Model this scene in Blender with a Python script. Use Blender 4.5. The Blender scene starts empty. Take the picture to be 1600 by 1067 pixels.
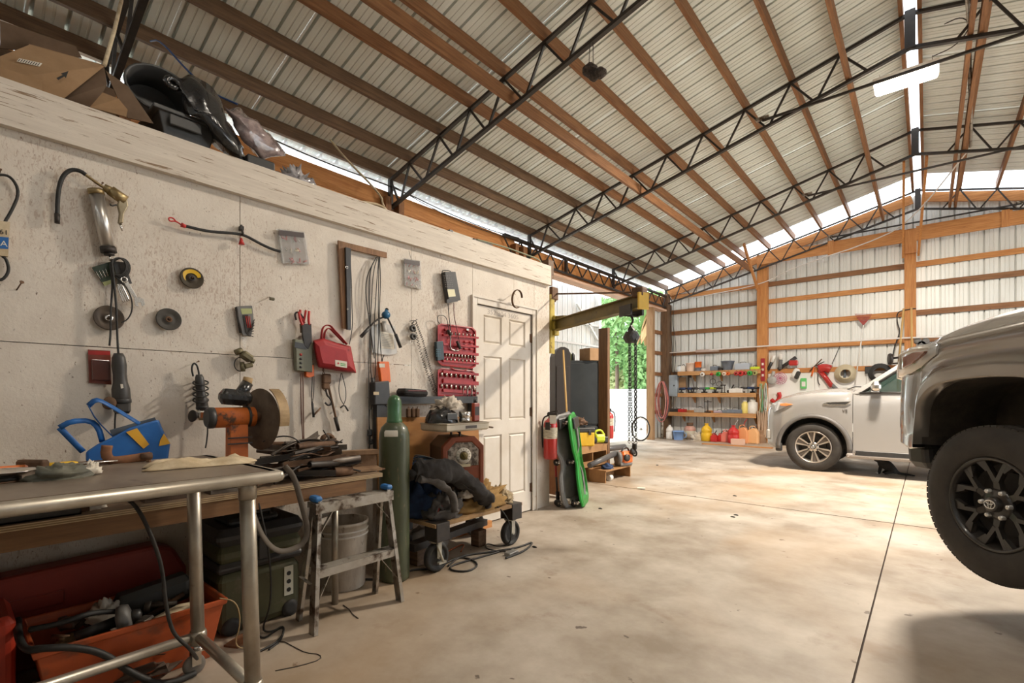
import bpy, bmesh, math, random
from mathutils import Matrix, Vector
random.seed(7)
S = bpy.context.scene
C = S.collection
PI = math.pi
# ---------------------------------------------------------------- camera
F, YAW, YH, CH = 761.04, 0.7055, 618.3, 1.22
cY, sY = math.cos(YAW), math.sin(YAW)
cd = bpy.data.cameras.new('camera'); cam = bpy.data.objects.new('camera', cd); C.objects.link(cam)
cd.sensor_width = 36; cd.lens = F/1600*36; cd.shift_y = (YH-533.5)/1600; cd.clip_start = .05; cd.clip_end = 300
cam.location = (0, 0, CH); cam.rotation_euler = (PI/2, 0, YAW); S.camera = cam
# ---------------------------------------------------------------- world, sun, lamps
w = bpy.data.worlds.new('world'); S.world = w; w.use_nodes = True
nt = w.node_tree; nt.nodes.clear()
wo = nt.nodes.new('ShaderNodeOutputWorld'); bg = nt.nodes.new('ShaderNodeBackground')
bg.inputs[0].default_value = (.87, .94, 1, 1); bg.inputs[1].default_value = 4.3
nt.links.new(bg.outputs[0], wo.inputs[0])
def area(name, loc, rot, sx, sy, power, col):
    l = bpy.data.lights.new(name, 'AREA'); l.shape = 'RECTANGLE'; l.size = sx; l.size_y = sy; l.energy = power; l.color = col
    o = bpy.data.objects.new(name, l); C.objects.link(o); o.location = loc; o.rotation_euler = rot; return o
sl = bpy.data.lights.new('sun', 'SUN'); sl.energy = 2.5; sl.angle = R15 = math.radians(8); sl.color = (1, .95, .86)
so = bpy.data.objects.new('sun', sl); C.objects.link(so); so.rotation_euler = Vector((.62, -.35, -.85)).to_track_quat('-Z', 'Y').to_euler()
WARM = (1, .89, .75)
S.view_settings.view_transform = 'Standard'; S.view_settings.look = 'None'; S.view_settings.gamma = 1
S.view_settings.exposure = 0.24; S.view_settings.use_curve_mapping = False
# ---------------------------------------------------------------- pixel -> point helpers (1600x1067 frame), used to place things on real planes
def fl(u, v, z=0.0):
    d = F*(CH-z)/(v-YH); r = d*(u-800)/F; return Vector((r*cY-d*sY, r*sY+d*cY, z))
def onX(X, u, v):
    t = (u-800)/F; Y = X*(cY+t*sY)/(t*cY-sY); d = -X*sY+Y*cY; return Vector((X, Y, CH-(v-YH)*d/F))
def onY(Y, u, v):
    t = (u-800)/F; X = Y*(t*cY-sY)/(cY+t*sY); d = -X*sY+Y*cY; return Vector((X, Y, CH-(v-YH)*d/F))
def onD(d, u, v):
    r = d*(u-800)/F; return Vector((r*cY-d*sY, r*sY+d*cY, CH-(v-YH)*d/F))
# ---------------------------------------------------------------- materials
MC = {}
def mat(name, c1, c2=None, scale=6, rough=.55, metal=0, stretch=(1, 1, 1), bump=0, c3=None, t3=(.62, .7), s3=20, st3=None, detail=6, t=(.35, .65), trans=0, emit=0, coat=0, tl=None, alpha=None, distort=0, b2=None):
    if name in MC: return MC[name]
    m = bpy.data.materials.new(name); MC[name] = m; m.use_nodes = True
    n = m.node_tree.nodes; L = m.node_tree.links; b = n['Principled BSDF']
    def rgba(c): return (c[0], c[1], c[2], 1)
    b.inputs['Base Color'].default_value = rgba(c1); b.inputs['Roughness'].default_value = rough; b.inputs['Metallic'].default_value = metal
    if c2 or c3 or bump:
        tc = n.new('ShaderNodeTexCoord'); mp = n.new('ShaderNodeMapping'); mp.inputs['Scale'].default_value = stretch
        L.new(tc.outputs['Object'], mp.inputs[0])
        def noise(sc, vec, det=detail, dist=distort):
            z = n.new('ShaderNodeTexNoise'); z.inputs['Scale'].default_value = sc; z.inputs['Detail'].default_value = det
            z.inputs['Roughness'].default_value = .62; z.inputs['Distortion'].default_value = dist; L.new(vec, z.inputs['Vector']); return z
        def ramp(z, a, e):
            r = n.new('ShaderNodeMapRange'); r.inputs[1].default_value = a; r.inputs[2].default_value = e; L.new(z.outputs[0], r.inputs[0]); return r
        z = noise(scale, mp.outputs[0]); cur = None
        if c2:
            r = ramp(z, *t); mx = n.new('ShaderNodeMix'); mx.data_type = 'RGBA'; mx.inputs[6].default_value = rgba(c1); mx.inputs[7].default_value = rgba(c2)
            L.new(r.outputs[0], mx.inputs[0]); cur = mx.outputs[2]
        if c3:
            mp3 = n.new('ShaderNodeMapping'); mp3.inputs['Scale'].default_value = st3 or stretch; mp3.inputs['Location'].default_value = (3.1, 7.7, 1.3)
            L.new(tc.outputs['Object'], mp3.inputs[0])
            z3 = noise(s3, mp3.outputs[0]); r3 = ramp(z3, *t3); m3 = n.new('ShaderNodeMix'); m3.data_type = 'RGBA'
            if cur: L.new(cur, m3.inputs[6])
            else: m3.inputs[6].default_value = rgba(c1)
            m3.inputs[7].default_value = rgba(c3); L.new(r3.outputs[0], m3.inputs[0]); cur = m3.outputs[2]
        if cur: L.new(cur, b.inputs['Base Color'])
        if bump:
            bp = n.new('ShaderNodeBump'); bp.inputs['Strength'].default_value = bump; bp.inputs['Distance'].default_value = .01
            L.new((noise(b2, mp.outputs[0]) if b2 else z).outputs[0], bp.inputs['Height']); L.new(bp.outputs[0], b.inputs['Normal'])
    if trans: b.inputs['Transmission Weight'].default_value = trans
    if coat: b.inputs['Coat Weight'].default_value = coat; b.inputs['Coat Roughness'].default_value = .08
    if alpha is not None: b.inputs['Alpha'].default_value = alpha
    if emit: b.inputs['Emission Color'].default_value = rgba(c1); b.inputs['Emission Strength'].default_value = emit
    if tl:
        tr = n.new('ShaderNodeBsdfTranslucent'); tr.inputs[0].default_value = rgba(tl); ms = n.new('ShaderNodeMixShader'); ms.inputs[0].default_value = .6
        L.new(b.outputs[0], ms.inputs[1]); L.new(tr.outputs[0], ms.inputs[2]); L.new(ms.outputs[0], n['Material Output'].inputs[0])
    return m
def wood(name, a, b_, axis=0, sc=3, knots=(.12, .04, .015), rough=.65):
    st = [14, 14, 14]; st[axis] = 1
    s3 = [1, 1, 1]; s3[axis] = .6
    return mat(name, a, b_, scale=sc, stretch=tuple(st), rough=rough, bump=.15, c3=knots, t3=(.68, .74), s3=9, st3=tuple(s3))
W = {}
for ax, nm in ((0, 'x'), (1, 'y'), (2, 'z')):
    W[nm] = wood('pine_'+nm, (.31, .145, .058), (.19, .08, .03), ax)
    W['o'+nm] = wood('orange_pine_'+nm, (.62, .285, .09), (.45, .17, .045), ax)
    W['d'+nm] = wood('old_timber_'+nm, (.20, .115, .06), (.10, .055, .03), ax)
    W['p'+nm] = wood('plywood_'+nm, (.42, .26, .13), (.30, .17, .08), ax)
    W['w'+nm] = mat('white_painted_board_'+nm, (.72, .64, .54), (.62, .54, .45), scale=3, stretch=tuple(1 if i == ax else 12 for i in range(3)), rough=.6, bump=.35, c3=(.26, .17, .1), t3=(.61, .63), s3=3.4, st3=tuple(1.2 if i == ax else 26 for i in range(3)))
galv = mat('galvalume_sheet', (.84, .88, .85), (.76, .80, .76), scale=1.2, rough=.36, metal=.06, stretch=(1, 1, 1), c3=(.30, .26, .2), t3=(.74, .78), s3=5)
galvw = mat('galvalume_wall_sheet', (.80, .81, .78), (.73, .74, .71), scale=1.5, rough=.4, metal=.12, stretch=(3, 1, .5))
fibre = mat('translucent_fibreglass_sheet', (.9, .92, .95), rough=.4, tl=(.95, .97, 1))
steel_black = mat('black_painted_steel', (.022, .019, .017), (.04, .03, .024), scale=20, rough=.5)
black = mat('black_rubber', (.018, .017, .016), (.03, .028, .025), scale=30, rough=.6)
blackp = mat('black_plastic', (.03, .029, .028), (.045, .042, .04), scale=12, rough=.42)
grey = mat('grey_plastic', (.13, .125, .12), (.19, .18, .165), scale=8, rough=.5)
lgrey = mat('light_grey_plastic', (.42, .4, .37), (.34, .32, .29), scale=8, rough=.5)
chrome = mat('worn_chrome', (.75, .73, .69), (.64, .61, .57), scale=10, rough=.22, metal=1)
alu = mat('dirty_aluminium', (.50, .47, .42), (.33, .28, .22), scale=4, rough=.42, metal=.75, stretch=(1, 1, 1), c3=(.09, .06, .04), t3=(.50, .62), s3=11)
tube = mat('galvanised_tube', (.50, .46, .39), (.35, .31, .25), scale=7, rough=.38, metal=.7, c3=(.16, .12, .09), t3=(.66, .74), s3=11)
rust = mat('rusty_steel', (.20, .11, .06), (.09, .05, .03), scale=9, rough=.75, metal=.3, bump=.3)
steelb = mat('brushed_steel', (.60, .57, .53), rough=.33, metal=.9)
brass = mat('dull_brass', (.42, .32, .16), (.28, .2, .1), scale=12, rough=.4, metal=.8)
red = mat('red_plastic', (.60, .03, .025), (.48, .022, .02), scale=7, rough=.4)
redm = mat('red_painted_metal', (.50, .025, .02), (.38, .02, .016), scale=6, rough=.3, coat=.4)
orange = mat('orange_plastic', (.85, .17, .02), (.7, .13, .015), scale=7, rough=.4)
yellow = mat('yellow_plastic', (.85, .52, .02), (.7, .42, .02), scale=7, rough=.45)
lime = mat('lime_plastic', (.6, .72, .04), rough=.4)
green = mat('green_plastic', (.03, .42, .06), (.02, .33, .04), scale=5, rough=.35)
blue = mat('blue_plastic', (.02, .14, .42), (.02, .12, .36), scale=7, rough=.5)
white = mat('white_plastic', (.80, .77, .72), (.70, .66, .6), scale=7, rough=.45)
cream = mat('cream_cloth', (.70, .58, .40), (.5, .38, .23), scale=14, rough=.9, bump=.4)
card = mat('brown_cardboard', (.36, .22, .115), (.28, .165, .08), scale=6, rough=.85, c3=(.16, .09, .05), t3=(.66, .72), s3=4)
cardd = mat('dark_cardboard', (.16, .10, .06), (.11, .065, .035), scale=6, rough=.85)
paper = mat('paper', (.75, .70, .60), (.66, .6, .5), scale=10, rough=.8)
ink = mat('dark_ink', (.02, .018, .016), rough=.7)
leather = mat('tan_canvas', (.34, .20, .06), (.20, .11, .03), scale=10, rough=.85, bump=.4)
cloth_d = mat('dark_cloth', (.05, .045, .042), (.025, .022, .022), scale=12, rough=.9, bump=.5)
cloth_g = mat('grey_cloth', (.12, .11, .10), (.07, .06, .055), scale=12, rough=.9, bump=.5)
cloth_b = mat('blue_cloth', (.03, .06, .14), (.02, .035, .08), scale=14, rough=.9, bump=.5)
clearp = mat('clear_plastic', (.86, .85, .82), rough=.12, alpha=.13)
bagp = mat('shiny_black_film', (.015, .015, .016), (.03, .03, .03), scale=9, rough=.18, bump=.6, coat=.5)
glass = mat('tinted_glass', (.03, .06, .05), rough=.05, alpha=.45, coat=1)
# ---------------------------------------------------------------- mesh builder
class MB:
    def __init__(s, t=None): s.v = []; s.f = []; s.sm = []; s.o = Vector(t.location) if t is not None else None; s.M = None
    def add(s, vs, fs, sm=False):
        k = len(s.v)
        for p in vs:
            p = Vector(p)
            if s.M is not None: p = s.M @ p
            s.v.append(p)
        for f in fs: s.f.append([i+k for i in f]); s.sm.append(sm)
        return s
    def box(s, c, d, rz=0, rx=0, ry=0, tp=1):
        x, y, z = d[0]/2, d[1]/2, d[2]/2; R = Matrix.Rotation(rz, 3, 'Z') @ Matrix.Rotation(ry, 3, 'Y') @ Matrix.Rotation(rx, 3, 'X'); c = Vector(c)
        vs = [c+R@Vector((a*x*(tp if e > 0 else 1), b*y*(tp if e > 0 else 1), e*z)) for e in (-1, 1) for b in (-1, 1) for a in (-1, 1)]
        return s.add(vs, [(0, 2, 3, 1), (4, 5, 7, 6), (0, 1, 5, 4), (2, 6, 7, 3), (0, 4, 6, 2), (1, 3, 7, 5)])
    def bb(s, a, b): return s.box([(a[i]+b[i])/2 for i in range(3)], [abs(b[i]-a[i]) for i in range(3)])
    def rbox(s, c, d, r=.01, rz=0, rx=0, ry=0, n=3):
        # box with rounded vertical edges (prism) and small top/bottom chamfer
        x, y, z = d[0]/2, d[1]/2, d[2]/2; r = min(r, x*.98, y*.98, z*.98); R = Matrix.Rotation(rz, 3, 'Z') @ Matrix.Rotation(ry, 3, 'Y') @ Matrix.Rotation(rx, 3, 'X'); c = Vector(c)
        rings = []
        for (q, zz) in ((1, -z), (0, -z+r), (0, z-r), (1, z)):
            ring = []
            for (sx, sy, a0) in ((1, 1, 0), (-1, 1, PI/2), (-1, -1, PI), (1, -1, 1.5*PI)):
                for i in range(n+1):
                    a = a0+PI/2*i/n; rr = r*(.35 if q else 1)
                    ring.append(c+R@Vector((sx*(x-r)+math.cos(a)*rr, sy*(y-r)+math.sin(a)*rr, zz)))
            rings.append(ring)
        return s.loft(rings, cap=True, sm=False)
    def loft(s, rings, cap=True, closed=True, sm=True):
        n = len(rings[0]); vs = [p for r in rings for p in r]; fs = []
        for i in range(len(rings)-1):
            for j in range(n if closed else n-1):
                a = i*n+j; b = i*n+(j+1) % n; fs.append((a, b, b+n, a+n))
        k = len(s.v); s.add(vs, fs, sm)
        if cap:
            s.f.append([k+i for i in range(n)][::-1]); s.sm.append(False)
            s.f.append([k+(len(rings)-1)*n+i for i in range(n)]); s.sm.append(False)
        return s
    def cyl(s, p0, p1, r0, r1=None, n=12, cap=True, sm=True): return s.lathe([(r0, 0), (r1 if r1 is not None else r0, (Vector(p1)-Vector(p0)).length)], p0, Vector(p1)-Vector(p0), n, cap, sm)
    def lathe(s, prof, o, ax=(0, 0, 1), n=16, cap=True, sm=True, sc=(1, 1)):
        ax = Vector(ax).normalized(); q = ax.to_track_quat('Z', 'Y').to_matrix(); o = Vector(o)
        return s.loft([[o+q@Vector((r*math.cos(2*PI*j/n)*sc[0], r*math.sin(2*PI*j/n)*sc[1], z)) for j in range(n)] for r, z in prof], cap, True, sm)
    def tube(s, pts, r, n=6, smooth=0, closed=False, flat=None):
        P = [Vector(p) for p in pts]
        for _ in range(smooth):
            Q = []
            m = len(P)
            for i in range(m if closed else m-1):
                a, b = P[i], P[(i+1) % m]; Q += [a*.75+b*.25, a*.25+b*.75]
            if not closed: Q = [P[0]]+Q+[P[-1]]
            P = Q
        m = len(P); rings = []; up = None
        for i in range(m):
            if closed: t = P[(i+1) % m]-P[i-1]
            else: t = P[min(i+1, m-1)]-P[max(i-1, 0)]
            if t.length < 1e-9: t = Vector((0, 0, 1))
            t.normalize()
            if up is None: up = Vector((0, 0, 1)) if abs(t.z) < .9 else Vector((1, 0, 0))
            sd = t.cross(up)
            if sd.length < 1e-4: sd = t.orthogonal()
            sd.normalize(); up = sd.cross(t).normalized()
            rr = r[min(int(i*len(r)/m), len(r)-1)] if isinstance(r, (list, tuple)) else r
            a, b = (rr, rr) if flat is None else (flat[0], flat[1])
            rings.append([P[i]+sd*math.cos(2*PI*j/n)*a+up*math.sin(2*PI*j/n)*b for j in range(n)])
        if closed: rings.append(rings[0]); return s.loft(rings, False)
        return s.loft(rings, True)
    def prism(s, poly, thick, sm=False):
        # poly: list of 3D points on a plane, thick: vector
        t = Vector(thick); n = len(poly); P = [Vector(p) for p in poly]
        k = len(s.v); s.add(P+[p+t for p in P], [(i, (i+1) % n, (i+1) % n+n, i+n) for i in range(n)], sm)
        s.f.append([k+i for i in range(n)][::-1]); s.sm.append(False); s.f.append([k+n+i for i in range(n)]); s.sm.append(False); return s
    def grid(s, fn, nu, nv, sm=True):
        return s.add([fn(i/nu, j/nv) for i in range(nu+1) for j in range(nv+1)], [(i*(nv+1)+j, (i+1)*(nv+1)+j, (i+1)*(nv+1)+j+1, i*(nv+1)+j+1) for i in range(nu) for j in range(nv)], sm)
    def mesh(s, name, m):
        me = bpy.data.meshes.new(name); me.from_pydata([tuple(p-s.o) if s.o is not None else tuple(p) for p in s.v], [], s.f)
        me.polygons.foreach_set('use_smooth', s.sm); me.materials.append(m); me.validate(); me.update(); return me
def link(name, data, parent=None, loc=None, rot=None):
    o = bpy.data.objects.new(name, data); C.objects.link(o)
    if parent: o.parent = parent
    if loc is not None: o.location = loc
    if rot is not None: o.rotation_euler = rot
    return o
def obj(name, mb, m, parent=None, label=None, kind=None, bev=0, sub=0, solid=0, recalc=True, loc=None):
    me = mb.mesh(name, m)
    if recalc:
        b = bmesh.new(); b.from_mesh(me); bmesh.ops.recalc_face_normals(b, faces=b.faces); b.to_mesh(me); b.free()
    o = link(name, me, parent, loc)
    if label: o['label'] = label
    if kind: o['kind'] = kind
    if solid: k = o.modifiers.new('s', 'SOLIDIFY'); k.thickness = solid; k.offset = 0
    if bev: k = o.modifiers.new('b', 'BEVEL'); k.width = bev; k.segments = 2; k.limit_method = 'ANGLE'; k.angle_limit = .7
    if sub: k = o.modifiers.new('u', 'SUBSURF'); k.levels = sub; k.render_levels = sub
    return o
def tag(o, label, cat, group=None):
    o['label'] = label; o['category'] = cat
    if group: o['group'] = group
    return o
def thing(name, label, cat, loc=(0, 0, 0), rotz=0, group=None):
    o = link(name, None, None, loc, (0, 0, rotz)); o.empty_display_size = .1; return tag(o, label, cat, group)
def single(name, mb, m, label, cat, group=None, **k):
    # a thing that is one mesh: origin moved to the middle of its base
    if mb.o is None and k.get('loc') is None:
        xs = [p.x for p in mb.v]; ys = [p.y for p in mb.v]; zs = [p.z for p in mb.v]
        c = Vector(((min(xs)+max(xs))/2, (min(ys)+max(ys))/2, min(zs))); mb.o = c; k['loc'] = c
    return tag(obj(name, mb, m, **k), label, cat, group)
def dup(root, loc, rotz=None, label=None, group=None):
    r = root.copy(); C.objects.link(r); r.location = loc
    if rotz is not None: r.rotation_euler = (0, 0, rotz)
    if label: r['label'] = label
    if group: r['group'] = group
    for ch in list(root.children):
        c = ch.copy(); C.objects.link(c); c.parent = r
        for g in list(ch.children):
            d = g.copy(); C.objects.link(d); d.parent = c
    return r
def struct(name, mb=None, m=None, **k):
    o = link(name, None) if mb is None else obj(name, mb, m, **k)
    o['kind'] = 'structure'; return o
def text(name, s, size, M, m, parent, extrude=.0008, label=None):
    cu = bpy.data.curves.new(name, 'FONT'); cu.body = s; cu.size = size; cu.extrude = extrude; cu.align_x = 'CENTER'; cu.align_y = 'CENTER'
    t = bpy.data.objects.new('t', cu); C.objects.link(t); bpy.context.view_layer.update()
    me = bpy.data.meshes.new_from_object(t); bpy.data.objects.remove(t); me.materials.clear(); me.materials.append(m)
    me.transform(M); o = link(name, me, parent)
    if label: o['label'] = label
    return o
def rod(mb, a, b, wd, ht):
    # rectangular bar from a to b
    a, b = Vector(a), Vector(b); t = (b-a).normalized(); up = Vector((0, 0, 1)) if abs(t.z) < .95 else Vector((0, 1, 0)); sd = t.cross(up).normalized(); up = sd.cross(t)
    ring = lambda p: [p+sd*wd/2*i+up*ht/2*j for i, j in ((-1, -1), (1, -1), (1, 1), (-1, 1))]
    return mb.loft([ring(a), ring(b)], True, True, False)
# ================================================================ SETTING
RX = -.15; ZE = 4.3185; SLP = .2462; XE = -5.8406
def zr(X): return ZE+SLP*((X if X < RX else 2*RX-X)-XE)
YN = -3.2
G = 13.99
PX = [-5.8406, -5.4052, -4.7835, -4.225, -3.6736, -3.0994, -2.5385, -1.9575, -1.3845, -.831, -.235]
TY = [1.0, 4.177, 7.377, 10.683, 13.839]
# ---- floor: cast slabs with recessed joints
conc = mat('worn_concrete', (.50, .44, .37), (.27, .215, .16), scale=1.6, rough=.62, c3=(.25, .18, .125), t3=(.61, .74), s3=2.1, bump=.06, detail=9)
def concrete_tweak(m):
    n = m.node_tree.nodes; L = m.node_tree.links; b = n['Principled BSDF']
    src = b.inputs['Base Color'].links[0].from_socket
    tc = n.new('ShaderNodeTexCoord')
    v = n.new('ShaderNodeTexNoise'); v.inputs['Scale'].default_value = 9; v.inputs['Detail'].default_value = 3; L.new(tc.outputs['Object'], v.inputs['Vector'])
    r = n.new('ShaderNodeMapRange'); r.inputs[1].default_value = .70; r.inputs[2].default_value = .73; L.new(v.outputs[0], r.inputs[0])
    mx = n.new('ShaderNodeMix'); mx.data_type = 'RGBA'; mx.inputs[7].default_value = (.12, .09, .07, 1); L.new(src, mx.inputs[6]); L.new(r.outputs[0], mx.inputs[0])
    v2 = n.new('ShaderNodeTexNoise'); v2.inputs['Scale'].default_value = .45; v2.inputs['Detail'].default_value = 4; v2.inputs['Distortion'].default_value = .6; L.new(tc.outputs['Object'], v2.inputs['Vector'])
    r2 = n.new('ShaderNodeMapRange'); r2.inputs[1].default_value = .48; r2.inputs[2].default_value = .68; r2.inputs[4].default_value = .75; L.new(v2.outputs[0], r2.inputs[0])
    m2 = n.new('ShaderNodeMix'); m2.data_type = 'RGBA'; m2.inputs[7].default_value = (.40, .26, .14, 1); L.new(mx.outputs[2], m2.inputs[6])
    k = n.new('ShaderNodeMath'); k.operation = 'MULTIPLY'; k.inputs[1].default_value = .8; L.new(r2.outputs[0], k.inputs[0]); L.new(k.outputs[0], m2.inputs[0])
    L.new(m2.outputs[2], b.inputs['Base Color'])
    v3 = n.new('ShaderNodeTexNoise'); v3.inputs['Scale'].default_value = 2.5; v3.inputs['Detail'].default_value = 5; L.new(tc.outputs['Object'], v3.inputs['Vector'])
    r3 = n.new('ShaderNodeMapRange'); r3.inputs[3].default_value = .38; r3.inputs[4].default_value = .7; L.new(v3.outputs[0], r3.inputs[0]); L.new(r3.outputs[0], b.inputs['Roughness'])
concrete_tweak(conc)
JX, JY = -.2395, 5.911
floor = struct('floor')
jw = .011
def slab(x0, x1, y0, y1):
    m = MB(); m.box(((x0+x1)/2, (y0+y1)/2, -.05), (x1-x0-.009, y1-y0-jw*2, .1)); return obj('floor_slab', m, conc, floor)
for (x0, x1) in ((-6.3, JX), (JX, 5.8)):
    for (y0, y1) in ((YN-1, -.6), (-.6, JY), (JY, 14.1)): slab(x0, x1, y0, y1)
m = MB(); m.box((-.25, 5.2, -.045), (12.2, 18, .06)); obj('joint_filler', m, mat('dirt_in_joint', (.06, .04, .03), rough=.9), floor)
earth = mat('sandy_ground', (.62, .58, .5), (.45, .42, .33), scale=.8, rough=.9)
struct('ground', MB().box((0, 5, -.16), (120, 120, .1)), earth)
# ---- ribbed metal sheet: profile along u (0..w), extruded
def ribs(wd=.9144, rib=.2286, h=.05):
    P = [(0, 0)]; x = 0
    while x < wd-.01:
        for dx, z in ((.026, 0), (.029, h), (.052, h), (.055, 0), (.105, 0), (.110, .006), (.122, .006), (.127, 0), (.165, 0), (.170, .006), (.182, .006), (.187, 0), (rib, 0)):
            P.append((x+dx, z))
        x += rib
    return P
RP = ribs()
ceiling = struct('ceiling')
def roof_mesh(side):
    m = MB(); x0, x1 = (XE-.32, RX-.06)
    if side > 0: x0, x1 = 2*RX-x0, 2*RX-x1
    vs = []
    for u, z in RP: vs.append((x0, u, zr(x0)+.145+z)); vs.append((x1, u, zr(x1)+.145+z))
    m.add(vs, [(2*i, 2*i+1, 2*i+3, 2*i+2) for i in range(len(RP)-1)]); return m
for side in (-1, 1):
    me = roof_mesh(side).mesh('roof_sheet', galv)
    mf = me.copy(); mf.materials.clear(); mf.materials.append(fibre)
    y = YN
    while y < G-.8:
        link('roof_sheet', me, ceiling, (0, y, random.uniform(-.001, .001))); y += .9144
    yend = y
# translucent strip closing the roof against the gable
    for side2 in ():
        pass
def strip(side):
    m = MB(); x0, x1 = (XE-.3, RX-.06)
    if side > 0: x0, x1 = 2*RX-x0, 2*RX-x1
    vs = []
    for u, z in RP:
        if yend+u > G+.25: break
        vs.append((x0, yend+u, zr(x0)+.15+z)); vs.append((x1, yend+u, zr(x1)+.15+z))
    m.add(vs, [(2*i, 2*i+1, 2*i+3, 2*i+2) for i in range(len(vs)//2-1)]); return m
for side in (-1, 1): obj('skylight_sheet', strip(side), fibre, ceiling, 'translucent white fibreglass strip', recalc=False)
m = MB()
for k in (-1, 1): m.add([(RX, YN, zr(RX)+.26), (RX, G, zr(RX)+.26), (RX+k*.2, G, zr(RX)+.21), (RX+k*.2, YN, zr(RX)+.21)], [(0, 1, 2, 3)])
obj('ridge_skylight', m, fibre, ceiling, 'translucent white ridge strip', recalc=False)
# ---- purlins
def purlin(X, z0, mt, th=.042, dp=.14, y0=YN, y1=G-.02, nm='purlin'):
    m = MB(); m.box((0, (y0+y1)/2, dp/2), (th, y1-y0, dp)); o = obj(nm, m, mt, ceiling); o.location = (X, 0, z0); return o
for i, X in enumerate(PX):
    for sx in (X, 2*RX-X):
        mt = W['dy'] if i in (0, 1, 2) else W['y']
        purlin(sx, zr(sx)+.004, mt, th=.042 if i else .05)
for X in (-3.55, -.755): 
    for sx in (X, 2*RX-X):
        purlin(sx, zr(sx)-.42+.03, W['y'], nm='bridging_beam')
purlin(2*RX+.755-.085, zr(-.83)-.35, W['y'], nm='bridging_beam')
# ---- steel trusses
def truss(Y, full=True):
    t = link('roof_truss', None, ceiling); t.location = (0, Y, 0)
    dpt = .42; r = .032
    for sg in (-1, 1):
        fx = (lambda X: X) if sg < 0 else (lambda X: 2*RX-X)
        m = MB(); rod(m, (fx(XE), 0, zr(XE)-r/2), (fx(RX), 0, zr(RX)-r/2), .045, r); obj('top_chord', m, steel_black, t)
        m = MB(); rod(m, (fx(XE), 0, zr(XE)-dpt), (fx(RX), 0, zr(RX)-dpt), .05, .036); obj('bottom_chord', m, steel_black, t)
        nodes = PX[:]
        for i in range(len(nodes)-1):
            a, b = nodes[i], nodes[i+1]; mid = (a+b)/2
            for q, off in ((a, -.03), (b, .03)):
                if i == len(nodes)-2 and q == b: continue
                m = MB(); rod(m, (fx(q), 0, zr(q)-.02), (fx(mid+off), 0, zr(mid)-dpt+.01), .024, .024); obj('web_bar', m, steel_black, t)
        m = MB(); rod(m, (fx(XE), 0, zr(XE)+.0), (fx(XE), 0, zr(XE)-dpt-.02), .06, .05); obj('end_plate', m, steel_black, t)
    m = MB(); m.box((RX, 0, zr(RX)-dpt/2), (.10, .07, dpt+.03)); obj('ridge_plate', m, steel_black, t)
    m = MB(); rod(m, (-1.72, -.05, 5.0), (2*RX+1.72, -.05, 5.0), .028, .028); obj('tie_bar', m, steel_black, t)
    for k in (-1, 1):
        m = MB(); m.box((RX+k*(1.72+RX), -.05, 5.03), (.16, .05, .04)); obj('tie_clamp', m, alu, t)
    return t
for Y in TY: truss(Y)
# ---- eave truss running along the left wall line over the door opening
t = link('eave_truss', None, ceiling); t.location = (XE+.02, 0, 0)
y0, y1 = 6.6, 13.8; zt, zb = 4.13, 3.81
m = MB(); rod(m, (0, y0, zt), (0, y1, zt), .07, .05); obj('top_chord', m, steel_black, t)
m = MB(); rod(m, (0, y0, zb), (0, y1, zb), .05, .04); obj('bottom_chord', m, steel_black, t)
n = 15
for i in range(n):
    a = y0+(y1-y0)*i/n; b = y0+(y1-y0)*(i+1)/n; c = (a+b)/2
    for p in ((a, c), (b, c)):
        m = MB(); rod(m, (0, p[0], zt-.02), (0, p[1], zb+.02), .022, .022); obj('web_bar', m, steel_black, t)
m = MB(); rod(m, (0, 8.6, zt), (0, 8.6, zb), .06, .06); obj('web_post', m, steel_black, t)
# ---- outer left wall: posts, header boards, far bay sheets
wl = struct('wall_left')
m = MB(); m.box((XE-.08, 1.9, 4.03), (.045, 10.2, .24)); obj('header_beam', m, W['oy'], wl)
m = MB(); m.box((XE-.07, 1.9, 3.76), (.045, 10.2, .28)); obj('header_beam', m, W['oy'], wl)
m = MB(); m.box((XE-.1, 10.2, 3.93), (.045, 7.2, .36)); obj('header_beam', m, W['oy'], wl)
m = MB(); m.box((XE-.05, 10.2, 3.70), (.26, 7.0, .05)); obj('header_board', m, mat('pale_board', (.75, .5, .36), (.6, .38, .26), scale=3, stretch=(12, 1, 12), rough=.6), wl)
for Y in (1.0, 4.177, 7.0):
    for dy in (-.09, .13):
        m = MB(); m.box((XE+.02, Y+dy, 1.95), (.13, .09, 4.15)); obj('post', m, W['z'], wl)
m = MB(); m.box((XE-.02, 13.86, 2.1), (.2, .2, 4.2)); obj('corner_post', m, W['dz'], wl)
p = onX(XE, 1012, 600); jY = 12.78
m = MB(); m.box((XE-.02, jY+.06, 1.84), (.19, .13, 3.68)); obj('jamb_post', m, W['pz'], wl)
wsh = MB(); vs = []
for u, z in RP:
    vs.append((0, u, 0)); vs.append((0, u, 3.7))
    vs[-1] = (-z, u, 3.7); vs[-2] = (-z, u, 0)
wsh.add(vs, [(2*i, 2*i+1, 2*i+3, 2*i+2) for i in range(len(RP)-1)]); wme = wsh.mesh('wall_sheet', galvw)
link('wall_sheet', wme, wl, (XE-.13, 13.05, 0))
for z in (.75, 1.24, 1.85, 2.46, 3.06):
    m = MB(); m.box((XE-.1, 13.4, z), (.04, .95, .1)); obj('girt', m, W['y'], wl)
y = YN
while y < 6.3: link('wall_sheet', wme, wl, (XE-.15, y, 0)); y += .9144
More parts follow.
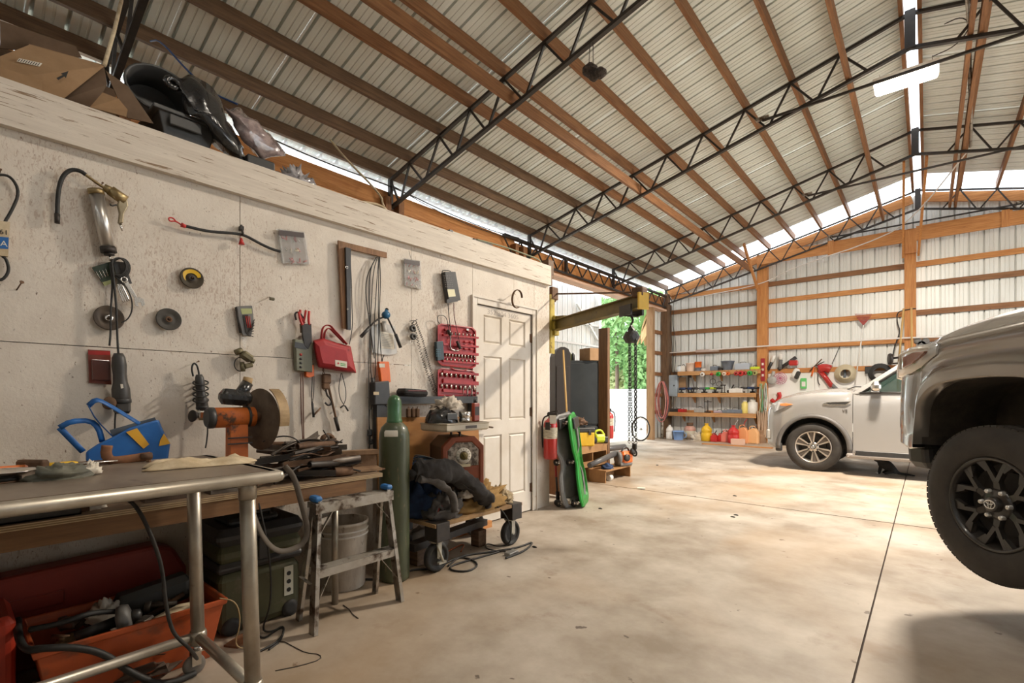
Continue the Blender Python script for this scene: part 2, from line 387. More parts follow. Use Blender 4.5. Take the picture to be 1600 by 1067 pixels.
# lean-to wall behind the door opening
wo_ = struct('wall_outer_left'); XL = -7.2
y = 2.2
tall = wme
while y < 12.0:
    o = link('wall_sheet', wme, wo_, (XL, y, 0)); o.scale = (1, 1, 1.11); y += .9144
yle = y
for z in (1.2, 2.05, 2.62, 3.2):
    m = MB(); m.box((XL+.06, (2.2+yle)/2, z), (.05, yle-2.2, .05)); obj('girt', m, mat('white_paint', (.75, .74, .71), rough=.5), wo_)
m = MB(); m.box((XL+.05, yle-.05, 2.1), (.12, .12, 4.2)); obj('post', m, galvw, wo_)
m = MB(); rod(m, (XL+.06, yle-1.2, 3.7), (XL+.06, yle-.1, 2.8), .05, .05); obj('knee_brace', m, galvw, wo_)
me = MB(); vs = []
for u, z in RP: vs += [(XL-.25, u, 4.20+z), (XE-.20, u, 4.34+z)]
me.add(vs, [(2*i, 2*i+1, 2*i+3, 2*i+2) for i in range(len(RP)-1)]); lme = me.mesh('roof_sheet', fibre)
y = YN
while y < yle+.3: link('roof_sheet', lme, wo_, (0, y, 0)); y += .9144
# ---- back gable wall
wb = struct('wall_back')
def gs(x0):
    m = MB(); vs = []
    for u, z in RP:
        X = x0+u; vs.append((X, G+.10+z, -.05)); vs.append((X, G+.10+z, zr(X)-.02))
    m.add(vs, [(2*i, 2*i+1, 2*i+3, 2*i+2) for i in range(len(RP)-1)]); return m
x = XE-.15
while x < 2*RX-XE: obj('wall_sheet', gs(x), galvw, wb, recalc=False); x += .9144
posts = [(-5.86, .2, 3.9, W['dz']), (-3.27, .235, 4.9, W['oz']), (-.28, .20, 4.9, W['oz']), (2.9, .2, 4.9, W['oz']), (5.4, .2, 4.1, W['oz'])]
for X, wd, h, mt in posts:
    m = MB(); m.box((X, G-.02, h/2), (wd, .2, h)); obj('post', m, mt, wb)
spans = [(-5.76, -3.39), (-3.15, -.38), (-.18, 2.8), (3.0, 5.3)]
for z in (.75, 1.86, 2.46, 3.06, 3.68, 4.13):
    for i, (a, b) in enumerate(spans):
        m = MB(); m.box(((a+b)/2, G+.06, z), (b-a, .04, .115)); obj('girt', m, W['ox'] if (i+int(z*10)) % 2 else W['x'], wb)
# big header boards
hb = [(-3.3, -1.75, 4.76, .26), (-1.75, -.38, 4.76, .3), (-.18, 1.3, 4.77, .31), (1.3, 4.0, 4.75, .28)]
for a, b, z, h in hb:
    m = MB(); m.box(((a+b)/2, G-.14, z), (b-a, .04, h)); obj('header_beam', m, W['ox'], wb)
for X, z in ((-1.75, 4.76), (1.2, 4.77)):
    m = MB(); m.box((X, G-.17, z), (.12, .03, .34)); obj('splice_plate', m, W['oz'], wb)
# rake boards following the roof
for sg in (-1, 1):
    fx = (lambda X: X) if sg < 0 else (lambda X: 2*RX-X)
    m = MB(); rod(m, (fx(XE), G+.03, zr(XE)-.09), (fx(RX-.1), G+.03, zr(RX)-.13), .045, .2); obj('rake_board', m, W['ox'], wb)
# braces from centre and side posts up to the roof
for a, b in (((-.40, G-.16, 4.3), (-.33, 11.8, zr(-.3)-.03)), ((-.14, G-.16, 4.3), (.0, 11.8, zr(-.3)-.03))):
    m = MB(); rod(m, a, b, .04, .09); obj('brace', m, W['oz'], wb)
m = MB(); m.box((-.27, G-.16, 4.6), (.2, .05, .5)); obj('splice_plate', m, W['oz'], wb)
m = MB(); rod(m, (-3.36, G-.16, 4.0), (-3.42, G-1.2, zr(-3.3)), .04, .09); obj('brace', m, W['oz'], wb)
# ---- right wall: near bay sheeted, open bays with posts
wr = struct('wall_right'); XR = 2*RX-XE
for Y in (-3.1, .8, 4.177, 7.377, 10.683, 13.86):
    m = MB(); m.box((XR, Y, 2.1), (.19, .19, 4.2)); obj('post', m, W['z'], wr)
m = MB(); m.box((XR, 5.4, 4.0), (.05, 17, .3)); obj('header_beam', m, W['oy'], wr)
y = YN
while y < 4.0:
    o = link('wall_sheet', wme, wr, (XR+.1, y, 0)); o.scale = (-1, 1, 1.1); y += .9144
wn = struct('wall_front')
x = XE-.15
while x < 2*RX-XE:
    m = MB(); vs = []
    for u, z in RP:
        X = x+u; vs.append((X, YN-.1-z, -.05)); vs.append((X, YN-.1-z, zr(X)))
    m.add(vs, [(2*i, 2*i+1, 2*i+3, 2*i+2) for i in range(len(RP)-1)]); obj('wall_sheet', m, galvw, wn, recalc=False); x += .9144
# ---- OSB-clad room on the left
osb = mat('painted_chipboard', (.74, .665, .57), (.66, .58, .49), scale=5, rough=.6, bump=.22, b2=60, stretch=(1, 1, 1), c3=(.20, .135, .09), t3=(.66, .70), s3=55, st3=(1, 1, .6))
def osb_tweak(m):
    n = m.node_tree.nodes; L = m.node_tree.links; b = n['Principled BSDF']; src = b.inputs['Base Color'].links[0].from_socket
    tc = n.new('ShaderNodeTexCoord'); rt = n.new('ShaderNodeMapping'); rt.inputs['Rotation'].default_value = (.7, 0, 0); rt.inputs['Scale'].default_value = (1, 3, 1); L.new(tc.outputs['Object'], rt.inputs[0])
    v = n.new('ShaderNodeTexNoise'); v.inputs['Scale'].default_value = 34; v.inputs['Detail'].default_value = 4; v.inputs['Distortion'].default_value = 1.2; L.new(rt.outputs[0], v.inputs['Vector'])
    g = n.new('ShaderNodeTexNoise'); g.inputs['Scale'].default_value = 1.3; g.inputs['Detail'].default_value = 3; L.new(tc.outputs['Object'], g.inputs['Vector'])
    sm_ = n.new('ShaderNodeMath'); sm_.operation = 'MULTIPLY_ADD'; sm_.inputs[1].default_value = .55; L.new(g.outputs[0], sm_.inputs[0]); L.new(v.outputs[0], sm_.inputs[2])
    r = n.new('ShaderNodeMapRange'); r.inputs[1].default_value = .88; r.inputs[2].default_value = .96; L.new(sm_.outputs[0], r.inputs[0])
    mx = n.new('ShaderNodeMix'); mx.data_type = 'RGBA'; mx.inputs[7].default_value = (.40, .26, .175, 1); L.new(src, mx.inputs[6])
    k = n.new('ShaderNodeMath'); k.operation = 'MULTIPLY'; k.inputs[1].default_value = .5; L.new(r.outputs[0], k.inputs[0]); L.new(k.outputs[0], mx.inputs[0])
    L.new(mx.outputs[2], b.inputs['Base Color'])
osb_tweak(osb)
XW = -3.2
ws = struct('wall_shop')
def sheet(y0, y1, z0, z1, g=.002):
    m = MB(); m.box((XW-.006, (y0+y1)/2, (z0+z1)/2), (.012, y1-y0-g*2, z1-z0-g*2)); obj('chipboard_sheet', m, osb, ws)
DY0, DY1, DZ = 3.245, 4.075, 2.075
SZ = 1.468
ys = [-3.2, -1.3, 1.19, 2.493]
for a, b in ((-2.55, -1.3), (-1.3, 1.19), (1.19, 2.49)): sheet(a, b, 0, SZ)
for a, b in ((-2.55, -.05), (-.05, 1.19), (1.19, 2.49)): sheet(a, b, SZ, 2.46)
sheet(2.49, DY0-.05, 0, 2.46); sheet(DY0-.05, 3.787, DZ+.04, 2.46); sheet(3.787, DY1+.05, DZ+.04, 2.46); sheet(DY1+.05, 4.40, 0, 2.46)
# studs and end face of the room
m = MB(); m.box((XW-.012-.6, 4.395, 1.22), (1.2, .012, 2.44)); obj('end_panel', m, osb, ws)
m = MB(); m.box((XW-1.6, 4.39, 1.22), (.9, .012, 2.44)); obj('end_panel', m, osb, ws)
m = MB(); m.box((XW-1.3, .9, 2.43), (2.5, 7, .04)); obj('room_roof', m, W['py'], ws)
m = MB(); m.box((XW+.02, .9, 2.5), (.038, 6.96, .09)); 
fb = MB(); fb.box((XW+.022, .925, 2.545), (.04, 6.9, .21)); obj('fascia_board', fb, W['wy'], ws)
fb = MB(); fb.box((XW-.02, .925, 2.63), (.045, 6.9, .04)); obj('top_plate', fb, W['wy'], ws)
m = MB(); m.box((XW-.03, 4.37, 2.55), (.09, .13, .2)); obj('timber_block', m, W['dx'], ws)
m = MB(); m.box((XW-.05, 4.44, 2.66), (.09, .1, .16)); obj('timber_block', m, W['dx'], ws)
m = MB(); m.box((XW+.006, .9, 2.448), (.012, 6.9, .014)); obj('shadow_gap_strip', m, W['dy'], ws)
for yy in (1.19,):
    pass
# door with casing, six panels, handle, hinges
dr = struct('door_1'); wpt = mat('white_door_paint', (.74, .68, .60), (.66, .59, .5), scale=4, rough=.45, c3=(.4, .3, .22), t3=(.66, .76), s3=7)
def casing(y0, y1, z0, z1):
    m = MB(); m.bb((XW, y0, z0), (XW+.018, y1, z1)); return m
for a in ((DY0-.065, DY0-.003, 0, DZ+.065), (DY1+.003, DY1+.065, 0, DZ+.065), (DY0-.003, DY1+.003, DZ+.005, DZ+.065)):
    obj('casing', casing(*a), wpt, dr, bev=.004)
m = MB()
for a in ((DY0-.075, DY0-.06, 0, DZ+.075), (DY1+.06, DY1+.075, 0, DZ+.075), (DY0-.06, DY1+.06, DZ+.06, DZ+.075)): m.bb((XW, a[0], a[2]), (XW+.028, a[1], a[3]))
obj('casing_lip', m, wpt, dr)
# slab built as stiles and rails with recessed raised panels
yc = (DY0+DY1)/2; rows = [(1.72, 1.99), (.98, 1.60), (.22, .84)]; cols = [(DY0+.10, yc-.055), (yc+.055, DY1-.10)]
m = MB(); fx0, fx1 = XW-.035, XW-.004
ysx = [DY0+.004, cols[0][0], cols[0][1], cols[1][0], cols[1][1], DY1-.004]
zs = [.012, rows[2][0], rows[2][1], rows[1][0], rows[1][1], rows[0][0], rows[0][1], DZ-.002]
for i in (0, 2, 4): m.bb((fx0, ysx[i], zs[0]), (fx1, ysx[i+1], zs[-1]))
for i in (1, 3):
    for j in (0, 2, 4, 6): m.bb((fx0, ysx[i], zs[j]), (fx1, ysx[i+1], zs[j+1]))
sl_ = obj('door_slab', m, wpt, dr)
for (a, b) in cols:
    for (z0, z1) in rows:
        m = MB(); X0 = XW-.018
        o_, i_ = (a, b, z0, z1), (a+.028, b-.028, z0+.028, z1-.028)
        ring = lambda q, X: [(X, q[0], q[2]), (X, q[1], q[2]), (X, q[1], q[3]), (X, q[0], q[3])]
        g1 = (a+.012, b-.012, z0+.012, z1-.012)
        m.loft([ring(o_, X0+.012), ring(g1, X0-.002), ring(i_, X0+.010)], False, True, False)
        k = len(m.v); m.add(ring(i_, X0+.010), [(0, 1, 2, 3)])
        obj('door_panel', m, wpt, sl_, recalc=False)
text('scratched_number', '352 304 3605', .085, Matrix.Translation((fx1+.0006, yc-.03, 2.025)) @ Matrix.Rotation(PI/2, 4, 'Z') @ Matrix.Rotation(PI/2, 4, 'X') @ Matrix.Diagonal((1, .75, 1, 1)), mat('pencil', (.42, .37, .33), rough=.7), sl_, .0002)
hz = .93
m = MB(); m.cyl((fx1, DY0+.06, hz), (fx1+.012, DY0+.06, hz), .033, n=20); m.cyl((fx1, DY0+.06, hz), (fx1+.06, DY0+.06, hz), .011); m.tube([(fx1+.055, DY0+.05, hz), (fx1+.06, DY0+.10, hz-.002), (fx1+.055, DY0+.17, hz-.012)], .009, n=8, smooth=1)
obj('door_handle', m, mat('dark_bronze', (.12, .085, .055), rough=.3, metal=.9), dr, 'dark bronze lever handle')
for z in (.25, 1.05, 1.83):
    m = MB(); m.cyl((XW+.004, DY1-.002, z-.05), (XW+.004, DY1-.002, z+.05), .007, n=8); m.bb((XW-.004, DY1-.025, z-.045), (XW-.001, DY1-.003, z+.045)); obj('hinge', m, rust, dr, 'rusty hinge')

# ---------------------------------------------------------------- hanging strip lamps under the ridge: one visible, one added out of view
def lamp(loc, power, label, yaw=0):
    t = thing('strip_light', label, 'ceiling light', loc, yaw)
    m = MB(); m.box((0, 0, .03), (.62, .36, .03)); obj('housing', m, white, t)
    m = MB(); m.rbox((0, 0, 0), (.60, .34, .035), .015); obj('diffuser', m, mat('lit_diffuser', (1, .9, .76), emit=25), t, 'glowing warm white diffuser')
    for sx in (-.25, .25):
        m = MB(); m.tube([(sx, 0, .04), (sx, 0, zr(loc[0]+sx)-.4-loc[2])], .003, n=4); obj('hanger_wire', m, alu, t)
    a = area('lamp_light', (loc[0], loc[1], loc[2]-.03), (0, 0, yaw), .55, .3, power, WARM)
    return t
lamp((-.2, 7.65, 5.08), 600, 'lit strip light hanging under the roof ridge')
m = MB(); m.tube([(.05, 7.55, 5.2), (.25, 7.5, 5.2), (.38, 7.42, 5.32), (.3, 7.38, 5.45), (.15, 7.36, 5.42)], .006, n=5, smooth=2); single('lamp_cord', m, blackp, 'thin black cord looping from the truss beside the lit strip light', 'cord')
lamp((-.3, 1.6, 5.0), 20, 'added unseen strip light hanging under the ridge near the camera')  # extra lamp out of view, added for warm light at the near end
# ================================================================ VEHICLES
def lerp_tab(T, x):
    if x <= T[0][0]: return T[0][1]
    for (a, u), (b, v) in zip(T, T[1:]):
        if x <= b: return u+(v-u)*(x-a)/(b-a)
    return T[-1][1]
def shell(fn, xs, j0, j1, both=True, cap0=False):
    m = MB()
    for sg in ((1, -1) if both else (1,)):
        rings = []
        for x in xs:
            P = fn(x)[j0:j1+1]; rings.append([Vector((x, y*sg, z)) for y, z in P])
        m.loft(rings, False, False)
    return m
def sides(name, fn, xs, j0, j1, m, par):
    for sg in (1, -1):
        k = MB(); k.loft([[Vector((x, y*sg, z)) for y, z in fn(x)[j0:j1+1]] for x in xs], False, False); obj(name, k, m, par)
def frange(a, b, n): return [a+(b-a)*i/n for i in range(n+1)]
tyre_m = mat('tyre_rubber', (.045, .038, .032), (.028, .024, .021), scale=9, rough=.72)
def wheel(parent, loc, R, wd, rr, style, label=None):
    # axis along y, outer face towards -y; every piece parented to the vehicle
    wh = MB(); y0, y1 = -wd/2, wd/2
    prof = [(rr, y0+.02), (rr+.008, y0+.004), (rr+.02, y0), (rr+.3*(R-rr), y0-.006), (rr+.62*(R-rr), y0-.004), (R-.028, y0+.006), (R-.010, y0+.022), (R, y0+.036)]
    ng = 4
    for i in range(ng):
        a = y0+.04+(wd-.08)*(i+.5)/ng
        prof += [(R, a-.006), (R-.01, a-.005), (R-.01, a+.005), (R, a+.006)]
    prof += [(R, y1-.036), (R-.01, y1-.02), (R-.03, y1-.006), (rr+.5*(R-rr), y1+.004), (rr, y1-.02)]
    wh.lathe(prof, (0, 0, 0), (0, 1, 0), 64, False)
    # shoulder blocks
    for k in range(72):
        wh.M = Matrix.Rotation(2*PI*k/72, 4, 'Y'); wh.box((0, y0+.034, R-.009), (.029, .026, .014)); wh.box((0, y1-.034, R-.009), (.029, .026, .014)); wh.M = None
    t = obj('tyre', wh, tyre_m, parent); t.location = loc
    if label: t['label'] = label
    dark = style == 'dark'
    mr = mat('black_alloy', (.022, .019, .017), (.03, .026, .022), scale=8, rough=.38, coat=.3) if dark else mat('bright_alloy', (.62, .56, .50), rough=.3, metal=.8)
    md = mat('dark_wheel_backing', (.05, .045, .04), rough=.6, metal=.3)  # dark tone of the brake disc and backing behind the spokes
    # rim barrel with recessed depth
    m = MB(); m.lathe([(rr+.004, y0+.012), (rr-.002, y0+.003), (rr-.012, y0+.006), (rr-.016, y0+.03), (rr-.03, y0+.06), (rr-.035, y1-.03)], (0, 0, 0), (0, 1, 0), 48, False); obj('rim', m, mr, t)
    m = MB(); m.lathe([(.0001, y0+.14), (rr*.55, y0+.14), (rr*.8, y0+.12), (rr-.03, y0+.11)], (0, 0, 0), (0, 1, 0), 32, False); m.cyl((0, y0+.11, 0), (0, y0+.13, 0), rr*.68, n=32); obj('brake_disc', m, md, t)
    fy = y0+(.022 if dark else .018)
    def spoke(a, r0, r1, w0, w1, ya, yb, th=.022, da=0.):
        d0 = Vector((math.cos(a), 0, math.sin(a))); d1 = Vector((math.cos(a+da), 0, math.sin(a+da)))
        p0, p1 = d0*r0, d1*r1; d = (p1-p0).normalized(); s_ = Vector((-d.z, 0, d.x))
        q = []
        for p, w_, yy in ((p0, w0, ya), (p1, w1, yb)):
            q.append([p+s_*(-w_/2)+Vector((0, yy+th, 0)), p+s_*(w_/2)+Vector((0, yy+th, 0)), p+s_*(w_/2*.7)+Vector((0, yy, 0)), p+s_*(-w_/2*.7)+Vector((0, yy, 0))])
        return MB().loft(q, True, True, False)
    if dark:
        for k in range(6):
            a = PI/6+k*PI/3
            m = spoke(a, .05, .13, .055, .036, fy+.02, fy+.008)
            for sg in (-1, 1):
                m2 = spoke(a+sg*.03, .115, rr-.012, .03, .026, fy+.008, fy, da=sg*.23); m.add(m2.v, m2.f)
                m3 = spoke(a+sg*.26, rr-.065, rr-.012, .016, .05, fy+.004, fy, da=sg*.10); m.add(m3.v, m3.f)
            obj('spoke', m, mr, t)
    else:
        for k in range(6):
            a = PI/2+.12+k*PI/3
            for sg in (-1, 1): obj('spoke', spoke(a+sg*.16, .055, rr-.012, .016, .034, fy+.012, fy, da=sg*.05), mr, t)
            obj('spoke', spoke(a, .06, rr-.014, .024, .075, fy+.02, fy+.012, th=.012), mat('grey_spoke_pocket', (.14, .12, .105), rough=.4, metal=.5), t)
    m = MB(); m.lathe([(.078, fy+.03), (.078, fy+.016), (.06, fy+.010), (.0001, fy+.008)], (0, 0, 0), (0, 1, 0), 32, False); obj('hub', m, mr, t)
    m = MB(); m.lathe([(.040, fy+.012), (.037, fy-.016), (.032, fy-.020), (.0001, fy-.021)], (0, 0, 0), (0, 1, 0), 24, False); hc = obj('hub_cap', m, mr if dark else blackp, t)
    em = mat('emblem_silver', (.8, .78, .74), rough=.25, metal=.6)
    m = MB(); n = 24; yy = fy-.0215
    def ell(cx, cz, a, b, r=.0021): m.tube([(cx+a*math.cos(2*PI*i/n), yy, cz+b*math.sin(2*PI*i/n)) for i in range(n)], r, n=5, closed=True)
    if dark: ell(0, 0, .028, .021, .0026); ell(0, 0, .0085, .0205); ell(0, .009, .019, .008)
    else: ell(0, 0, .021, .021, .0028); m.box((0, yy, 0), (.052, .003, .008))
    obj('emblem', m, em, hc)
    for k in range(6):
        a = k*PI/3+(.0 if dark else .5); m = MB(); m.lathe([(.013, fy+.016), (.012, fy-.003), (.0075, fy-.008), (.0001, fy-.009)], (.07*math.cos(a), 0, .07*math.sin(a)), (0, 1, 0), 8, False); obj('lug_nut', m, em if dark else blackp, t)
    return t
# ---------------------------------------------------------------- silver SUV at the back, nose to the left
silver = mat('silver_car_paint', (.43, .415, .40), rough=.27, metal=.4, coat=.8)
gtrim = mat('grey_arch_trim', (.13, .12, .112), rough=.5)
AH = Vector((-1.405, 10.10, .39)); AW = .95
sv = thing('suv', 'silver large SUV parked nose left before the back wall, eight-cylinder badge on its fender', 'car', (AH.x, AH.y, 0))
zs_t = [(-.74, .80), (-.70, .98), (-.60, 1.06), (-.50, 1.13), (-.31, 1.21), (-.1, 1.25), (.2, 1.275), (.55, 1.27), (4.3, 1.27)]
zt_t = [(-.74, .95), (-.66, 1.13), (-.5, 1.22), (-.3, 1.28), (0, 1.33), (.35, 1.36), (.6, 1.30), (.62, 1.27), (4.3, 1.27)]
W_t = [(-.74, .60), (-.71, .76), (-.67, .83), (-.6, .88), (-.45, .93), (-.3, .95), (4.0, .95), (4.2, .9), (4.32, .75)]
def arch_z(x, c, r, rz, zc): 
    q = (x-c)/r
    return zc+rz*math.sqrt(max(0, 1-q*q)) if abs(q) < 1 else -1
def a_zb(x):
    base = lerp_tab([(-.74, .40), (-.6, .345), (-.5, .335), (.5, .33), (3.6, .36), (4.3, .45)], x)
    return max(base, arch_z(x, 0, .47, .49, .39), arch_z(x, 3.07, .47, .47, .39))
def a_fn(x):
    Wd = lerp_tab(W_t, x); zs, zt, zb = lerp_tab(zs_t, x), lerp_tab(zt_t, x), a_zb(x); f = 0
    zl = max(zb, lerp_tab([(-.74, .40), (-.5, .335)], x))
    h = zs-zl
    return [(-Wd+.06, zl), (-Wd-f, zl), (-Wd-f*.9, zl+.055*min(1, h/.3)), (-Wd, zl+.085*min(1, h/.3)), (-Wd-.004, zl+h*.35), (-Wd-.006, zl+h*.55), (-Wd+.0, zl+h*.75), (-Wd+.02, zl+h*.92), (-Wd+.05, zs), (-Wd*.80, zs+(zt-zs)*.5), (-Wd*.5, zs+(zt-zs)*.85), (0, zt)]
xsf = sorted(set([round(v, 4) for v in frange(-.74, .53, 34)]+[-.465, -.46, .455, .465]))
sides('front_fender', a_fn, xsf, 0, 8, silver, sv)
obj('hood', shell(a_fn, xsf, 8, 11), silver, sv)
for nm, a, b in (('front_door', .537, 1.60), ('rear_door', 1.607, 2.58)):
    sides(nm, a_fn, frange(a, b, 8), 0, 8, silver, sv)
sides('rear_quarter', a_fn, frange(2.587, 4.32, 40), 0, 8, silver, sv)
m = MB(); P = a_fn(-.74); m.add([(-.74, y*s_, z) for s_ in (1, -1) for y, z in P[1:]], [list(range(11))+list(range(21, 10, -1))]); fr = obj('front_fascia', m, silver, sv)
m = MB(); m.box((-.745, 0, .80), (.03, 1.0, .28)); obj('grille', m, blackp, fr)
m = MB()
for z in (.70, .76, .82, .88): m.box((-.76, 0, z), (.012, .9, .012))
obj('grille_bar', m, chrome, fr)
m = MB(); m.rbox((-.675, -.835, .56), (.06, .06, .17), .02, rz=.5); obj('fog_light_pocket', m, lgrey, sv)
# wheel-well liners and arch trim
for xc in (0, 3.07):
    m = MB(); rings = []
    for k in range(21):
        a = PI*k/20; rings.append([Vector((xc+math.cos(a)*.465, y, .39+math.sin(a)*.475)) for y in (-.93, -.55)])
    m.loft(rings, False, False); m.add([(xc+.465*math.cos(PI*k/20), -.56, .39+.475*math.sin(PI*k/20)) for k in range(21)], [list(range(21))]); obj('wheel_well', m, black, sv)
    m = MB(); rings = []
    for k in range(27):
        a = -.10+(PI+.2)*k/26; c, s_ = math.cos(a), math.sin(a); r0, r1 = .462, .535
        rings.append([Vector((xc+c*r0, -AW-.014, .39+s_*r0*1.03)), Vector((xc+c*r0, -AW-.034, .39+s_*r0*1.03)), Vector((xc+c*(r1-.012), -AW-.03, .39+s_*(r1-.012))), Vector((xc+c*r1, -AW-.002, .39+s_*r1))])
    m.loft(rings, True, True); obj('arch_trim', m, gtrim, sv)
m = MB(); m.rbox((-.50, -.9, .36), (.10, .06, .14), .02); obj('air_dam', m, blackp, sv)
# head light and amber marker
m = MB(); m.loft([[Vector((x, y, z)) for x, y, z in q] for q in ([(-.655, -.80, .93), (-.56, -.905, .95), (-.56, -.90, 1.05), (-.62, -.84, 1.10)], [(-.54, -.925, .965), (-.36, -.955, 1.045), (-.33, -.945, 1.075), (-.50, -.93, 1.115)])], True, True, False); obj('headlight', m, mat('headlight_lens', (.55, .56, .58), rough=.08, coat=1), sv, bev=.01)
m = MB(); m.loft([[Vector((-.47, -.965, 1.055)), Vector((-.47, -.90, 1.055)), Vector((-.47, -.90, 1.09)), Vector((-.47, -.962, 1.09))], [Vector((-.38, -.975, 1.05)), Vector((-.38, -.90, 1.05)), Vector((-.38, -.9, 1.098)), Vector((-.38, -.972, 1.098))], [Vector((-.285, -.972, 1.075)), Vector((-.285, -.91, 1.075)), Vector((-.285, -.91, 1.082)), Vector((-.285, -.97, 1.082))]], True, True, False); obj('marker_lamp', m, mat('amber_lens', (.75, .25, .08), rough=.2, coat=.6), sv, 'amber side marker lens', bev=.004)
# fender vent
m = MB(); yv = -AW-.008
m.prism([(.135, yv, 1.09), (.20, yv, 1.118), (.52, yv, 1.135), (.45, yv, 1.075), (.22, yv, 1.075)], (0, -.014, 0)); vt = obj('fender_vent', m, chrome, sv, bev=.003)
m = MB(); m.prism([(.19, yv-.015, 1.095), (.22, yv-.015, 1.112), (.49, yv-.015, 1.125), (.44, yv-.015, 1.084), (.23, yv-.015, 1.084)], (0, -.003, 0)); obj('vent_recess', m, blackp, vt)
text('badge', 'V8', .062, Matrix.Translation((.435, -AW-.012, .985)) @ Matrix.Rotation(PI/2, 4, 'X'), mat('dark_chrome', (.25, .23, .21), rough=.3, metal=.8), sv, .003)
# sill and running board
m = MB(); m.rbox((1.62, -.93, .33), (2.12, .05, .12), .02); obj('sill_trim', m, blackp, sv)
m = MB(); m.rbox((1.60, -1.02, .285), (2.25, .15, .035), .015); m.rbox((.50, -.985, .30), (.09, .12, .07), .02); rb = obj('running_board', m, mat('board_plastic', (.28, .24, .21), rough=.4, coat=.4), sv)
m = MB(); m.box((1.6, -1.094, .30), (2.2, .006, .008)); obj('trim_strip', m, chrome, rb)
# windscreen, pillars, roof, windows
GP = lambda x, y, z: Vector((x, y, z))
for sg in (-1, 1):
    m = MB(); m.loft([[GP(.50, sg*.90, 1.25), GP(.60, sg*.93, 1.25), GP(.66, sg*.90, 1.30), GP(.56, sg*.86, 1.30)], [GP(1.24, sg*.73, 1.82), GP(1.30, sg*.755, 1.795), GP(1.36, sg*.74, 1.83), GP(1.30, sg*.70, 1.855)]], True, True, False); obj('windscreen_pillar', m, silver, sv, bev=.01)
    m = MB(); m.prism([(.66, sg*.905, 1.275), (1.60, sg*.905, 1.275), (1.60, sg*.745, 1.80), (1.34, sg*.745, 1.80)], (0, -.006*sg, 0)); fd = obj('front_window', m, glass, sv)
    m = MB(); m.tube([(.645, sg*.915, 1.268), (1.33, sg*.755, 1.795), (1.62, sg*.75, 1.80)], .014, n=6); m.tube([(.62, sg*.925, 1.268), (1.62, sg*.925, 1.268)], .014, n=6); obj('window_seal', m, blackp, sv)
    m = MB(); m.prism([(.60, sg*.925, 1.27), (.77, sg*.915, 1.27), (.77, sg*.885, 1.345), (.70, sg*.885, 1.30)], (0, -.01*sg, 0)); obj('quarter_pane', m, blackp, sv)
    m = MB(); m.prism([(1.68, sg*.905, 1.275), (2.62, sg*.905, 1.275), (2.62, sg*.745, 1.80), (1.66, sg*.745, 1.80)], (0, -.006*sg, 0)); obj('rear_window', m, glass, sv)
    m = MB(); m.loft([[GP(1.60, sg*.92, 1.26), GP(1.69, sg*.92, 1.26), GP(1.69, sg*.86, 1.26), GP(1.60, sg*.86, 1.26)], [GP(1.58, sg*.76, 1.82), GP(1.67, sg*.76, 1.82), GP(1.67, sg*.72, 1.82), GP(1.58, sg*.72, 1.82)]], True, True, False); obj('centre_pillar', m, blackp, sv)
m = MB(); m.add([(.60, -.86, 1.30), (.60, .86, 1.30), (1.30, .70, 1.84), (1.30, -.70, 1.84)], [(0, 1, 2, 3)]); obj('windscreen', m, glass, sv, solid=.006)
m = MB(); m.loft([[GP(x, y, z) for y, z in ((-.74, zz-.05), (-.70, zz), (-.3, zz+.03), (.3, zz+.03), (.70, zz), (.74, zz-.05))] for x, zz in ((1.28, 1.84), (1.8, 1.88), (3.2, 1.88), (3.95, 1.80))], False, False); obj('roof_panel', m, silver, sv, solid=.02)
m = MB(); m.loft([[GP(x, y, z) for x, z in ((2.62, 1.27), (4.25, 1.27), (3.95, 1.80), (2.62, 1.82))] for y in (-.9, .9)], True, True, False); obj('rear_cabin', m, glass, sv)
# mirror
m = MB(); m.rbox((.83, -1.03, 1.355), (.13, .20, .15), .05); m.rbox((.80, -.93, 1.29), (.08, .16, .04), .015); mi = obj('door_mirror', m, chrome, sv, 'chrome door mirror')
m = MB(); m.rbox((.82, -1.02, 1.275), (.11, .19, .03), .012); obj('mirror_base', m, blackp, mi)
# interior, wipers, chassis
m = MB(); m.tube([(1.27+.02*math.cos(a), -.45+.18*math.cos(a), 1.26+.17*math.sin(a)) for a in [2*PI*i/16 for i in range(16)]], .018, n=6, closed=True); m.box((1.25, -.45, 1.26), (.04, .3, .05)); obj('steering_wheel', m, blackp, sv)
m = MB(); m.box((.95, 0, 1.16), (.5, 1.6, .18)); obj('dashboard', m, blackp, sv)
for y in (-.42, .42):
    m = MB(); m.rbox((1.75, y, 1.12), (.16, .5, .8), .05); m.rbox((1.72, y, 1.62), (.1, .26, .2), .04); obj('front_seat', m, mat('tan_seat', (.35, .3, .25), rough=.7), sv)
m = MB(); m.tube([(.42, -.55, 1.325), (.50, -.3, 1.37), (.56, -.05, 1.37)], .009, n=5); obj('wiper', m, blackp, sv)
m = MB(); m.box((1.7, 0, .46), (4.4, 1.3, .2)); obj('chassis', m, black, sv)
for x in (0, 3.07): wheel(sv, (x, -.815, .39), .39, .265, .255, 'alloy')
for x in (0, 3.07): 
    o = wheel(sv, (x, .80, .39), .39, .265, .255, 'alloy'); o.rotation_euler = (0, 0, PI)
